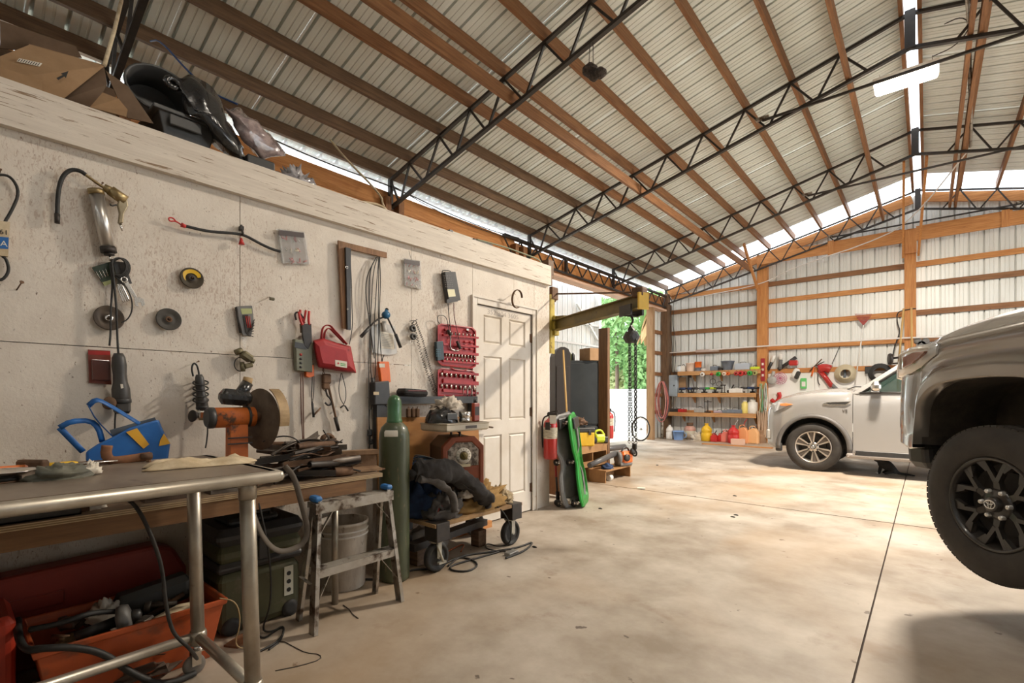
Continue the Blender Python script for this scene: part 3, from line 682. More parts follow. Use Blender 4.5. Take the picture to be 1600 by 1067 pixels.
# ---------------------------------------------------------------- grey truck raised on the right
gpaint = mat('grey_truck_paint', (.26, .235, .21), rough=.26, metal=.5, coat=.9)
HB = onD(2.46, 1553, 788)
tk = thing('pickup_truck', 'dark grey off-road truck raised off the floor at the right, black six-spoke wheels', 'truck', (0, 0, 0), math.atan2(-cY, sY))
tk.location = (HB.x+.95*cY-.0, HB.y+.95*sY, 0)
TW = .95
W2 = [(-.93, .35), (-.9, .55), (-.85, .70), (-.78, .795), (-.70, .865), (-.6, .915), (-.5, .94), (-.4, .95), (3.6, .95), (3.8, .85)]
A2 = [(-.455, .93), (-.45, 1.08), (-.42, 1.178), (-.38, 1.225), (-.34, 1.26), (-.28, 1.288), (-.17, 1.308), (0, 1.318), (.15, 1.311), (.30, 1.285), (.42, 1.20), (.48, 1.05), (.5, .85)]
def t_zb(x):
    if -.455 <= x <= .5: return lerp_tab(A2, x)
    if x < -.455: return lerp_tab([(-.93, 1.0), (-.75, .93), (-.62, .91), (-.53, .895), (-.456, .91)], x)
    return .80
zs2 = [(-.93, 1.30), (-.80, 1.36), (-.65, 1.43), (-.5, 1.475), (-.39, 1.515), (-.30, 1.535), (.145, 1.575), (.9, 1.62), (3.8, 1.62)]
zt2 = [(-.93, 1.30), (-.80, 1.38), (-.7, 1.47), (-.6, 1.53), (-.45, 1.60), (-.3, 1.65), (-.1, 1.69), (.2, 1.72), (.8, 1.76), (3.8, 1.62)]
def t_fn(x):
    Wd, zs, zt, zb = lerp_tab(W2, x), lerp_tab(zs2, x), lerp_tab(zt2, x), t_zb(x)
    e = max(0, 1-max(0, abs(x)-.46)/.10); fl_ = .042*e; h = zs-zb; fw = .095*min(1, h/.25)
    return [(-Wd+.05, zb), (-Wd+.05-fl_-.05, zb), (-Wd-fl_, zb+.008), (-Wd-fl_, zb+fw*.55), (-Wd-fl_*.85, zb+fw*.85), (-Wd-.004, zb+fw), (-Wd-.002, zb+fw+(h-fw)*.35), (-Wd+.004, zb+fw+(h-fw)*.7), (-Wd+.018, zs-.012), (-Wd+.034, zs), (-Wd+.05, zs+.012), (-Wd+.075, zs+(zt-zs)*.45), (-Wd+.14, zs+(zt-zs)*.72), (-Wd*.6, zs+(zt-zs)*.92), (0, zt)]
xst = sorted(set([round(v, 4) for v in frange(-.93, -.456, 14)]+[round(v, 4) for v in frange(-.455, .5, 40)]+[.501, .62]))
sides('fender', t_fn, [x for x in xst if x >= -.455], 0, 9, gpaint, tk)
sides('bumper_corner', t_fn, [x for x in xst if x <= -.4555], 0, 9, gpaint, tk)
obj('hood', shell(t_fn, xst, 9, 14), gpaint, tk)
sides('front_door', t_fn, frange(.628, 1.75, 8), 0, 9, gpaint, tk)
sides('rear_quarter', t_fn, frange(1.757, 3.8, 10), 0, 9, gpaint, tk)
m = MB(); P = t_fn(-.93); m.add([(-.93, y*s_, z) for s_ in (1, -1) for y, z in P[1:]], [list(range(14))+list(range(27, 13, -1))]); obj('front_grille', m, blackp, tk)
# headlight wrapping round the corner
m = MB(); hl = []
for x, yo, zl, zh in ((-.88, .03, 1.30, 1.375), (-.78, .03, 1.335, 1.45), (-.66, .022, 1.345, 1.50), (-.54, .016, 1.36, 1.515), (-.44, .012, 1.395, 1.522), (-.33, .006, 1.46, 1.522)):
    Wd = lerp_tab(W2, x); hl.append([Vector((x, -Wd-yo, zl)), Vector((x, -Wd-yo, (zl+zh)/2)), Vector((x, -Wd-yo+.012, zh)), Vector((x, -Wd+.08, zh)), Vector((x, -Wd+.08, zl))])
m.loft(hl, True, True); hd = obj('headlight', m, mat('smoked_headlight', (.66, .64, .61), rough=.1, metal=.3, coat=1), tk)
m = MB(); q = lambda x, dz: Vector((x, -lerp_tab(W2, x)-.030, dz))
m.prism([q(-.57, 1.395), q(-.48, 1.415), q(-.39, 1.468), q(-.38, 1.480), q(-.47, 1.480), q(-.57, 1.458)], (0, .02, 0)); obj('marker_lens', m, mat('amber_dark_lens', (.26, .085, .04), rough=.25, coat=.8), hd, 'dark amber marker lens')
m = MB(); m.tube([q(-.60, 1.385), q(-.60, 1.475), q(-.47, 1.498), q(-.35, 1.497)], .008, n=6); obj('light_guide', m, mat('pale_guide', (.75, .7, .62), rough=.25), hd)
# inner arch liner, chassis, suspension
m = MB(); m.loft([[Vector((x, y, lerp_tab(A2, x)+.004)) for y in (-.935, -.60, -.50)] for x, in [(v,) for v in frange(-.455, .5, 40)]], False, False)
m.add([(-.45, -.935, .93), (-.45, -.4, .90), (-.45, -.4, 1.32), (-.45, -.935, 1.09)], [(0, 1, 2, 3)]); m.add([(-.455, -.5, .8), (.5, -.5, .8), (.5, -.5, 1.32), (-.455, -.5, 1.32)], [(0, 1, 2, 3)])
obj('arch_liner', m, mat('muddy_liner', (.07, .055, .04), (.025, .02, .016), scale=6, rough=.85, bump=.8), tk)
m = MB(); m.rbox((-.56, -.80, .86), (.16, .16, .16), .04, rx=.1); m.rbox((-.62, -.55, .90), (.2, .4, .12), .03); obj('lower_valance', m, blackp, tk)
m = MB(); m.box((1.5, -.42, .72), (4.3, .1, .14)); m.box((1.5, .42, .72), (4.3, .1, .14)); m.box((1.4, 0, .85), (4, 1.0, .18)); obj('chassis', m, black, tk)
m = MB(); m.cyl((0, -.72, .66), (0, .72, .66), .045); m.cyl((0, -.62, .67), (.03, -.5, 1.25), .05, n=12); m.box((0, -.6, .72), (.12, .3, .06)); obj('suspension', m, rust, tk)
for x in (0, 2.79):
    o = wheel(tk, (x, -.84, HB.z), .4, .265, .235, 'dark')
for x in (0, 2.79):
    o = wheel(tk, (x, .82, HB.z), .4, .265, .235, 'dark'); o.rotation_euler = (0, 0, PI)
m = MB()
m.loft([[GP(x, y, z) for y, z in ((-.86, 1.62), (-.70, 2.06), (.70, 2.06), (.86, 1.62))] for x in (1.0, 3.7)], True, True, False); obj('cabin', m, glass, tk)
m = MB(); m.box((2.35, 0, 2.08), (2.5, 1.42, .05)); obj('roof_panel', m, gpaint, tk)
# stands carrying the raised truck
for i, (x, y) in enumerate(((.75, -.42), (.75, .42), (2.3, -.42), (2.3, .42))):
    Rm = Matrix.Rotation(tk.rotation_euler.z, 3, 'Z'); p = Rm @ Vector((x, y, 0))+tk.location
    s_ = thing('axle_stand', ('steel axle stand under the raised truck, ' + ('front left', 'front right', 'rear left', 'rear right')[i]), 'axle stand', (p.x, p.y, 0), 0)
    m = MB()
    for a in range(4): m.tube([(.13*math.cos(a*PI/2+.8), .13*math.sin(a*PI/2+.8), .0), (.03*math.cos(a*PI/2+.8), .03*math.sin(a*PI/2+.8), .42)], .013, n=5)
    obj('base', m, redm, s_)
    m = MB(); m.cyl((0, 0, .3), (0, 0, .63), .02); m.box((0, 0, .64), (.12, .06, .02)); obj('post', m, steel_black, s_)
# ---------------------------------------------------------------- cat sitting under the silver SUV
def cat():
    c0 = fl(1385, 741); t = thing('cat', 'black cat with white paws sitting on the floor under the silver SUV', 'cat', (c0.x, c0.y, 0), .2)
    me = bpy.data.meshes.new('body'); V = []; Ed = []; Rr = []
    def chain(pts, par=None):
        for p, r in pts:
            V.append(p); Rr.append(r)
            if par is not None: Ed.append((par, len(V)-1))
            par = len(V)-1
        return par
    chain([((.07, 0, .095), .09)]); 
    ch = chain([((.02, 0, .14), .088), ((-.05, 0, .17), .070), ((-.085, 0, .20), .042), ((-.105, 0, .235), .040)], 0)
    hd = chain([((-.125, 0, .235), .052), ((-.17, 0, .225), .024)], ch)
    for s_ in (-1, 1):
        chain([((-.07, s_*.03, .11), .024), ((-.085, s_*.035, .05), .017), ((-.09, s_*.035, .014), .015), ((-.115, s_*.035, .010), .014)], 2)
        chain([((.06, s_*.06, .06), .045), ((.0, s_*.075, .035), .024), ((-.04, s_*.075, .014), .014)], 0)
        chain([((-.115, s_*.03, .272), .016), ((-.112, s_*.036, .30), .004)], ch)
    chain([((.13, .01, .04), .03), ((.18, .03, .02), .02), ((.24, .02, .016), .018), ((.30, -.02, .014), .014), ((.34, -.05, .012), .010)], 0)
    me.from_pydata(V, Ed, []); me.materials.append(mat('black_fur', (.015, .013, .012), (.03, .026, .022), scale=40, rough=.85, bump=.5)); o = link('body', me, t)
    sk = o.modifiers.new('skin', 'SKIN'); su = o.modifiers.new('s', 'SUBSURF'); su.levels = 2; su.render_levels = 2
    for i, d in enumerate(me.skin_vertices[0].data): d.radius = (Rr[i], Rr[i])
    me.skin_vertices[0].data[0].use_root = True
    wf = mat('white_fur', (.75, .72, .68), rough=.9)
    for s_ in (-1, 1):
        m = MB(); m.lathe([(.001, 0), (.012, .004), (.016, .014), (.013, .024), (.001, .03)], (-.135, s_*.035, .012), (1, 0, .0), 10, False); obj('paw', m, wf, t, 'white front paw')
        m = MB(); m.lathe([(.001, 0), (.006, .002), (.006, .005), (.001, .007)], (-.155, s_*.016, .253), (-1, 0, 0), 8, False); obj('eye', m, mat('cat_eye', (.5, .55, .1), rough=.2), t)
    m = MB(); m.lathe([(.001, 0), (.014, .006), (.017, .016), (.01, .026), (.001, .03)], (-.178, 0, .222), (1, 0, .1), 10, False); obj('muzzle', m, wf, t, 'white muzzle')
cat()
# ================================================================ BENCH SIDE OF THE SHOP
def wp(u, v, o=.03): return onX(XW+o, u, v)
def lump(c, r, seed=0, n=(22, 14), amp=.25, fr=3.0, flat=True, squash=1.0):
    # crumpled blob (cloth, bag): noise-displaced half ellipsoid lying on its base
    from mathutils import noise
    m = MB(); c = Vector(c)
    def fn(a, b):
        th = 2*PI*a; ph = (b*.5 if flat else b)*PI
        d = Vector((math.cos(th)*math.sin(PI/2+ph if flat else ph), math.sin(th)*math.sin(PI/2+ph if flat else ph), -math.cos(PI/2+ph) if flat else math.cos(ph)))
        if flat: d = Vector((math.cos(th)*math.cos(ph), math.sin(th)*math.cos(ph), math.sin(ph)))
        k = 1+amp*(noise.noise(d*fr+Vector((seed*3.7, seed, 0)))*1.3+.6*noise.noise(d*fr*2.6+Vector((seed, 9, 1))))
        k += amp*.5*abs(noise.noise(d*fr*1.5+Vector((4, seed, 7))))
        p = Vector((d.x*r[0]*k, d.y*r[1]*k, d.z*r[2]*k*squash)); 
        if flat: p.z = max(p.z, 0)
        return c+p
    m.grid(fn, n[0], n[1]); 
    if flat: m.add([fn(i/n[0], 0) for i in range(n[0])], [list(range(n[0]))])
    return m
def cloth_sheet(c, sx, sy, h, seed, rz=0, nu=26, nv=18, drop=None):
    from mathutils import noise
    m = MB(); c = Vector(c); R = Matrix.Rotation(rz, 3, 'Z')
    def fn(a, b):
        x, y = (a-.5)*sx, (b-.5)*sy
        n_ = noise.noise(Vector((a*3.1+seed, b*2.6, seed)))+.5*noise.noise(Vector((a*8+seed, b*6, 3)))
        x += .06*sx*noise.noise(Vector((b*4, seed, 1))); y += .10*sy*noise.noise(Vector((a*4, seed, 5)))
        e = 1-max(abs(a-.5), abs(b-.5))*2
        z = h*max(0, (.45+n_*.9))*min(1, e*4+.12)
        if drop: z -= drop(x, y)
        return c+R@Vector((x, y, 0))+Vector((0, 0, max(z, .002) if not drop else z))
    return m.grid(fn, nu, nv)
BZ = .755; BX0, BX1 = XW+.01, -2.50
# ---- long plywood bench
bn = thing('workbench', 'long plywood workbench along the chipboard wall, loaded with scrap metal', 'workbench', (-2.85, .2, 0))
m = MB(bn); m.bb((BX0, -2.0, BZ-.022), (BX1, 1.73, BZ)); m.prism([(BX0, 1.73, BZ-.022), (BX1, 1.73, BZ-.022), (BX0+.2, 1.80, BZ-.022)], (0, 0, .022)); bt = obj('plywood_top', m, mat('stained_plywood', (.27, .185, .11), (.14, .09, .055), scale=3, rough=.75, stretch=(4, 1, 4), c3=(.05, .04, .03), t3=(.56, .72), s3=4), bn)
for k in range(5):
    m = MB(bn); m.bb((BX1, -2.0, BZ-.0215+k*.0043), (BX1+.0012, 1.73, BZ-.0215+k*.0043+.0032)); obj('ply_edge', m, mat('ply_edge_light', (.62, .47, .28), rough=.7) if k % 2 == 0 else mat('ply_edge_dark', (.30, .2, .11), rough=.7), bn)
m = MB(bn); m.bb((BX1-.045, -2.0, BZ-.095), (BX1-.004, 1.62, BZ-.023)); obj('front_rail', m, wood('bench_rail', (.25, .13, .055), (.16, .08, .035), 1), bn)
m = MB(bn); m.bb((BX0, -2.0, BZ-.095), (BX0+.04, 1.62, BZ-.023)); obj('back_rail', m, W['dy'], bn)
for y in (-1.7, -.3, 1.60):
    m = MB(bn); m.bb((BX0+.04, y, BZ-.095), (BX1-.05, y+.04, BZ-.023)); obj('cross_rail', m, W['dx'], bn)
for x, y in ((BX1-.14, 1.50), (BX1-.05, -1.9)):
    m = MB(bn); m.cyl((x, y, 0), (x, y, BZ-.095), .019, n=12); obj('leg', m, tube, bn)
m = MB(bn); rod(m, (BX0+.02, .05, .45), (BX1-.1, .05, .68), .035, .08); obj('brace', m, W['px'], bn)
# ---- steel rolling table
TZ = .95; tb = thing('steel_table', 'stained steel-topped rolling table with round tube legs in the left foreground', 'table', (-2.15, -.2, 0))
m = MB(tb); m.bb((-2.50, -1.6, TZ-.012), (-1.81, .79, TZ)); m.bb((-2.50, .77, TZ-.04), (-1.81, .79, TZ)); obj('tabletop', m, mat('stained_steel_top', (.34, .28, .22), (.20, .155, .12), scale=2.2, rough=.42, metal=.55, stretch=(1, 1.6, 1), c3=(.09, .06, .045), t3=(.6, .7), s3=5, detail=8), tb)
m = MB(tb); m.cyl((-1.80, -1.6, TZ-.022), (-1.80, .80, TZ-.022), .021, n=14); m.cyl((-2.50, .80, TZ-.022), (-1.80, .80, TZ-.022), .021, n=14); m.lathe([(.001, -.021), (.015, -.015), (.021, 0), (.015, .015), (.001, .021)], (-1.80, .80, TZ-.022), n=12, cap=False); obj('edge_tube', m, tube, tb)
def lg(x, y, dx=.0): 
    m = MB(tb); m.cyl((x, y, .16), (x-.0, y-.02, TZ-.02), .0265, n=16); m.cyl((x, y-.018, TZ-.10), (x, y-.02, TZ-.02), .030, n=16); m.lathe([(.030, 0), (.034, .01), (.034, .05), (.030, .06)], (x, y, .13), n=16); obj('leg', m, tube, tb)
    # caster
    m = MB(tb); m.cyl((x, y, .10), (x, y, .13), .02); m.box((x, y, .105), (.05, .05, .006)); m.box((x-.018, y-.01, .075), (.004, .035, .06)); m.box((x+.018, y-.01, .075), (.004, .035, .06)); cf = obj('caster_fork', m, chrome, tb)
    m = MB(tb); m.lathe([(.012, -.014), (.03, -.014), (.042, -.010), (.044, 0), (.042, .010), (.03, .014), (.012, .014)], (x, y-.015, .044), (1, 0, 0), 24); obj('caster_wheel', m, mat('grey_tyre', (.16, .14, .12), rough=.6), cf)
for x, y in ((-1.86, .735), (-2.44, .735), (-1.86, -1.5), (-2.44, -1.5)): lg(x, y)
for a, b in (((-1.86, .735, .165), (-2.44, .735, .165)), ((-2.44, .735, .165), (-2.44, -1.5, .165)), ((-1.86, -1.5, .165), (-2.44, -1.5, .165))):
    m = MB(tb); m.cyl(a, b, .021, n=14); obj('stretcher', m, tube, tb)
# things on the steel table
def tp(u, v, z=TZ):
    p = fl(u, v, z)
    if p.x < -2.455: p = onX(-2.455, u, v); p.z = z
    return p
c = tp(318, 727); single('rag', cloth_sheet((c.x-.02, c.y, TZ), .17, .34, .035, 2, rz=-.15), cream, 'crumpled cream rag on the right end of the steel table', 'rag', solid=.003)
c = tp(95, 747); t = thing('sandpaper_pack', 'torn grey-green bag with a white wad showing, lying on the steel table', 'bag', (c.x, c.y, TZ))
obj('bag', lump((0, 0, 0), (.05, .075, .045), 3, amp=.35), mat('grey_green_bag', (.16, .155, .11), (.10, .10, .08), scale=12, rough=.6), t)
obj('white_wad', lump((-.01, .075, .005), (.022, .025, .035), 5, amp=.5), paper, t, 'white crumpled wad')
m = MB(); m.box((.0, -.12, .003), (.004, .14, .003), rz=.4); obj('blade', m, rust, t)
c = tp(8, 752); t = thing('shallow_dish', 'shallow shiny steel dish at the left end of the steel table', 'dish', (c.x, c.y, TZ))
m = MB(); m.lathe([(.03, 0), (.035, .014), (.05, .02), (.075, .032), (.078, .034), (.072, .032), (.045, .022), (.001, .020)], (0, 0, 0), n=32, cap=False); obj('bowl', m, chrome, t)
m = MB(); m.cyl((0, 0, 0), (0, 0, .014), .038, n=20); obj('foot', m, blackp, t)
c = tp(5, 739); single('paper_scrap', MB().box((c.x-.03, c.y, TZ+.001), (.07, .09, .002), rz=.4), paper, 'scrap of white paper beside the shiny dish', 'paper')
c = tp(150, 748); 
# old bent wrench
t = thing('bent_bracket', 'rusty curved iron bracket standing on the back of the steel table', 'bracket', (tp(195, 712).x, tp(195, 712).y, TZ))
m = MB(); m.tube([(0, -.055, .075), (0, -.06, .04), (0, -.045, .012), (0, 0, .012), (0, .04, .016), (0, .085, .02)], .013, n=6, smooth=1, flat=(.018, .008)); obj('strap', m, mat('orange_rust', (.30, .13, .055), (.16, .07, .035), scale=12, rough=.8), t)
m = MB(); m.cyl((0, .05, .02), (0, .09, .02), .014); obj('end_pin', m, rust, t)
def driver(u, v, col, label, ln=.13, hl=.09, z=TZ+.012, rz=0, X=None):
    c = onX(X, u, v) if X else tp(u, v, z); c = Vector((c.x, c.y, z)); t = thing('screwdriver', label, 'screwdriver', (c.x, c.y, z-.011), rz)
    m = MB(); m.lathe([(.006, 0), (.011, .004), (.011, hl-.012), (.007, hl)], (0, -hl/2, .012), (0, 1, 0), 8); obj('handle', m, col, t)
    m = MB(); m.cyl((0, hl/2, .012), (0, hl/2+ln, .012), .003, n=6); obj('shaft', m, chrome, t)
driver(50, 720, mat('pink_handle', (.75, .32, .2), rough=.4), 'screwdriver with a worn pink handle on the steel table', ln=.2, hl=.085, rz=-.06)
driver(88, 707, yellow, 'yellow-handled tool lying behind the pink screwdriver', ln=.02, hl=.12)
t = thing('hammer', 'small hammer lying at the back left of the steel table', 'hammer', (tp(20, 712).x, tp(20, 712).y, TZ))
m = MB(); m.cyl((0, -.2, .015), (0, .03, .012), .012); obj('handle', m, mat('orange_grip', (.6, .16, .04), rough=.5), t, 'orange grip')
m = MB(); m.rbox((.0, .05, .022), (.11, .03, .035), .008, rz=.6); obj('head', m, rust, t)
m = MB(); a = tp(0, 716); b = tp(190, 706); m.box((a.x-.03, (a.y+b.y)/2, TZ+.008), (.02, abs(b.y-a.y)+.1, .014), rz=.02); single('steel_bar', m, rust, 'long flat rusty bar along the back edge of the steel table', 'bar')
m = MB(); a = tp(0, 722); b = tp(130, 713); m.box((a.x+.0, (a.y+b.y)/2-.02, TZ+.002), (.025, abs(b.y-a.y)+.1, .002), rz=-.03); single('steel_rule', m, chrome, 'thin shiny steel rule among the tools on the steel table', 'ruler')
c = tp(262, 722); single('nut', MB().lathe([(.009, 0), (.009, .008)], (c.x-.06, c.y-.05, TZ), n=6, sm=False), rust, 'loose rusty hex nut near the rag', 'nut')
c = tp(238, 731); m = MB(); m.tube([(c.x, c.y, TZ+.002), (c.x+.01, c.y+.04, TZ+.003), (c.x-.03, c.y+.09, TZ+.002)], .0015, n=4, smooth=1); single('wire_offcut', m, steel_black, 'thin wire offcut lying in front of the rag', 'wire')
# ---- things on the plywood bench
def bpnt(X, u, dz=0): p = onX(X, u, 700); return Vector((X, p.y, BZ+dz))
t = thing('plank_offcut', 'dark plank offcut lying on the bench under the blue bag', 'plank', (-2.98, .62, BZ)); m = MB(); m.box((0, 0, .035), (.3, .55, .07)); obj('plank', m, W['dy'], t)
# blue shopping bag on its side
t = thing('shopping_bag', 'blue woven shopping bag with yellow patches slumped on the bench', 'bag', (-2.95, .63, .83))
bx = lambda u, v, o: onX(-3.0+o, u, v)
bluew = mat('blue_woven_plastic', (.015, .13, .42), (.012, .10, .33), scale=8, rough=.45)
pts = [(134, 722), (134, 706), (152, 694), (177, 682), (202, 668), (248, 655), (254, 670), (266, 694), (262, 722), (177, 724)]
m = MB(t); m.loft([[bx(u, v, o) for u, v in pts] for o in (-.06, -.02, .04, .08)], True, True, False); obj('bag_body', m, bluew, t, bev=.01)
m = MB(t); m.prism([bx(197, 675, .083), bx(214, 669, .083), bx(233, 694, .083), bx(224, 701, .083)], (.003, 0, 0)); obj('yellow_patch', m, mat('yellow_print', (.72, .38, .03), rough=.5), t, 'mustard yellow patch')
m = MB(t); m.prism([bx(250, 688, .083), bx(256, 677, .083), bx(266, 693, .083), bx(248, 697, .083)], (.003, 0, 0)); obj('yellow_patch', m, mat('yellow_print', (.72, .38, .03)), t, 'mustard yellow patch')
m = MB(t); m.prism([bx(172, 672, -.02), bx(242, 652, -.02), bx(246, 660, -.02), bx(176, 684, -.02)], (-.01, 0, 0)); obj('bag_opening', m, mat('grey_lining', (.12, .14, .16), rough=.7), t)
for q in ([(93, 668), (111, 658), (141, 657), (154, 668), (160, 690)], [(93, 668), (130, 706)], [(138, 634), (149, 624), (163, 628), (218, 662)], [(138, 634), (150, 656), (178, 684)]):
    m = MB(t); m.tube([bx(u, v, .03+.02*(i % 2)) for i, (u, v) in enumerate(q)], .01, n=6, smooth=1, flat=(.002, .014)); obj('strap', m, bluew, t)
# steel tray
t = thing('metal_tray', 'long shallow stainless tray at the back of the bench beside the blue bag', 'tray', (-2.75, .96, BZ+.09))
a, b = onX(-2.75, 237, 697), onX(-2.75, 345, 697); L_ = b.y-a.y
m = MB(); ring = lambda sx, sy, z: [Vector((sx*math.cos(q)*(1 if abs(math.cos(q)) < .8 else .95), sy*(abs(math.sin(q))**.5)*(1 if math.sin(q) > 0 else -1), z)) for q in [2*PI*i/32 for i in range(32)]]
m.loft([ring(.10, L_/2, .028), ring(.085, L_/2-.02, .002), ring(.08, L_/2-.03, 0)], False, True); m.add(ring(.08, L_/2-.03, .001), [list(range(32))]); obj('pan', m, chrome, t)
m = MB(); m.tube([p+Vector((0, 0, .001)) for p in ring(.102, L_/2+.002, .028)], .004, n=5, closed=True); obj('rim', m, chrome, t)
t.location = (-2.75, (a.y+b.y)/2, BZ+.085)
m = MB(); m.rbox((-2.75, (a.y+b.y)/2, BZ+.042), (.16, .3, .084), .01); single('black_case', m, blackp, 'flat black case under the stainless tray', 'case')
# orange bench grinder / cut-off saw
oran = mat('worn_orange_paint', (.72, .19, .035), (.55, .13, .025), scale=9, rough=.5, c3=(.10, .05, .03), t3=(.57, .66), s3=16)
t = thing('chop_saw', 'worn orange cut-off grinder with a large brown abrasive disc on the bench', 'grinder', (-2.85, 1.30, BZ))
GX = -2.85
def gp(u, v, o=0): return onX(GX+o, u, v)
zc = gp(360, 652).z
m = MB(t); m.cyl((GX, gp(327, 652).y, zc), (GX, gp(396, 652).y, zc), .054, n=20); obj('motor', m, oran, t)
m = MB(t); m.lathe([(.045, -.012), (.056, 0), (.056, .022)], (GX, gp(326, 652).y, zc), (0, 1, 0), 20); obj('end_cap', m, blackp, t); m = MB(t); m.cyl((GX, gp(384, 652).y, zc), (GX, gp(388, 652).y, zc), .058, n=20); obj('end_cap', m, blackp, t)
m = MB(t); ya, yb = gp(356, 690).y, gp(384, 690).y; m.loft([[Vector((GX-.06, ya-.02, BZ)), Vector((GX+.06, ya-.02, BZ)), Vector((GX+.06, yb+.03, BZ)), Vector((GX-.06, yb+.03, BZ))], [Vector((GX-.04, ya, BZ+.03)), Vector((GX+.04, ya, BZ+.03)), Vector((GX+.04, yb, BZ+.03)), Vector((GX-.04, yb, BZ+.03))], [Vector((GX-.035, ya, zc-.03)), Vector((GX+.035, ya, zc-.03)), Vector((GX+.035, yb, zc-.03)), Vector((GX-.035, yb, zc-.03))]], True, True, False); obj('pedestal', m, oran, t, bev=.004)
for v in (683, 692):
    m = MB(t); z = gp(370, v).z; m.box((GX+.045, (ya+yb)/2, z), (.012, yb-ya+.03, .006)); obj('strap_band', m, blackp, t)
dy = gp(405, 652).y; dz_ = gp(405, 652).z
m = MB(t); m.lathe([(.02, -.003), (.170, -.003), (.172, 0), (.170, .003), (.02, .003)], (GX+.01, dy+.0, dz_-.01), (-.2, 1, 0), 40); obj('abrasive_disc', m, mat('brown_abrasive', (.17, .12, .08), (.10, .07, .05), scale=14, rough=.85), t)
m = MB(t); m.cyl((GX, dy-.03, zc), (GX+.005, dy+.03, zc), .026, n=16); m.cyl((GX, gp(392, 652).y, zc), (GX, dy, zc), .014); obj('arbor', m, rust, t)
m = MB(t); rings = []
for k in range(12):
    a = -.25+PI*.42*k/11; cc, ss = math.cos(a), math.sin(a); b_ = Vector((GX+.02, dy+.02, dz_)); dv = Vector((.96, .2, 0))*cc+Vector((0, 0, 1))*ss
    n_ = Vector((-.2, .96, 0)); rings.append([b_+dv*.176-n_*.03, b_+dv*.176+n_*.03, b_+dv*.181+n_*.03, b_+dv*.181-n_*.03])
m.loft(rings, True, True, False); obj('guard', m, mat('tan_guard', (.36, .25, .13), (.2, .13, .07), scale=9, rough=.6, metal=.3), t)
# taped drill standing on the grinder
t = thing('taped_drill', 'red and black drill wrapped in shiny tape resting on the orange grinder', 'drill', gp(368, 637, .0))
m = MB(t); m.rbox(gp(368, 621), (.09, .16, .085), .03, rx=-.1); obj('housing', m, bagp, t)
m = MB(t); m.cyl(gp(352, 617), gp(346, 621), .028, .02); obj('chuck_end', m, redm, t, 'red nose')
m = MB(t); m.cyl(gp(372, 622), gp(387, 598), .034, .03); obj('grip', m, bagp, t)
m = MB(t); m.cyl(gp(385, 601), gp(388, 590), .026, .024); obj('battery_stub', m, mat('tan_stub', (.4, .26, .12), rough=.6), t)
# rail section on the bench end
t = thing('rail_offcut', 'short rusty offcut of steel rail on the right end of the bench', 'rail', (-2.68, 1.62, BZ+.0))
prof = [(-.075, 0), (.075, 0), (.07, .014), (.016, .026), (.012, .09), (.036, .10), (.036, .125), (-.036, .125), (-.036, .10), (-.012, .09), (-.016, .026), (-.07, .014)]
m = MB(); m.loft([[Vector((y_*.3+x_, y_, z)) for x_, z in prof] for y_ in (-.17, .15)], True, True, False); obj('rail_web', m, mat('tan_rust', (.33, .21, .12), (.19, .11, .06), scale=9, rough=.75, metal=.25, bump=.3), t)
m = MB(); m.box((-.02, .10, -.0), (.2, .2, .008)); o = obj('base_plate', m, rust, t); o.location.z = .0; t.location.z = BZ+.005
# pile of scrap bar and pipe: every piece its own thing
random.seed(11)
scr = [mat('scrap_brown', (.15, .10, .07), (.08, .055, .04), scale=12, rough=.7, metal=.35), rust, mat('scrap_grey', (.22, .19, .16), (.12, .1, .085), scale=9, rough=.5, metal=.6), steel_black]
kinds = ['rusty steel bar', 'short length of pipe', 'bent flat iron', 'twisted rod', 'dark angle iron']
spots = ['on top of the scrap heap', 'at the bottom of the scrap heap', 'leaning on the scrap heap', 'at the front of the scrap heap', 'at the back of the scrap heap']
for i in range(85):
    X = random.uniform(-3.0, -2.57); u = random.uniform(425, 560); base = onX(X, u, 720)
    mid = Vector((X, base.y, BZ+.02+random.random()**1.1*.20*(1-abs(u-490)/110)))
    L_ = random.uniform(.14, .40); an = random.uniform(-.9, .9); el = random.uniform(-.18, .25)
    d = Vector((math.sin(an)*.8, math.cos(an), el)).normalized()*L_/2
    if mid.z-abs(d.z) < BZ+.012: mid.z = BZ+.014+abs(d.z)
    if mid.x-abs(d.x) < XW+.03: mid.x = XW+.04+abs(d.x)
    if mid.y+d.y > 1.6: mid.y = 1.6-abs(d.y)
    k = i % 5; m = MB()
    if k == 0: rod(m, mid-d, mid+d, .012, .012)
    elif k == 1: m.lathe([(.017, 0), (.017, L_), (.013, L_), (.013, 0)], mid-d, d, 12, False)
    elif k == 2: m.tube([mid-d, mid-d*.3+Vector((0, 0, .02)), mid+d*.5, mid+d+Vector((0, 0, .03))], .01, n=4, smooth=1, flat=(.014, .003))
    elif k == 3: m.tube([mid-d, mid+Vector((.03, 0, .03)), mid+d], .006, n=6, smooth=2)
    else: rod(m, mid-d, mid+d, .03, .004); rod(m, mid-d+Vector((0, 0, .014)), mid+d+Vector((0, 0, .014)), .004, .03)
    single(('steel_bar', 'pipe_offcut', 'flat_iron', 'bent_rod', 'angle_iron')[k], m, scr[(i*7+k) % 4], ['rusty square steel bar in the scrap heap on the bench', 'short dark pipe offcut in the scrap heap on the bench', 'bent flat iron strap in the scrap heap on the bench', 'thin bent rod in the scrap heap on the bench', 'angle iron offcut in the scrap heap on the bench'][k], 'scrap metal', ['square bars in the scrap heap', 'pipe offcuts in the scrap heap', 'flat irons in the scrap heap', 'bent rods in the scrap heap', 'angle irons in the scrap heap'][k])
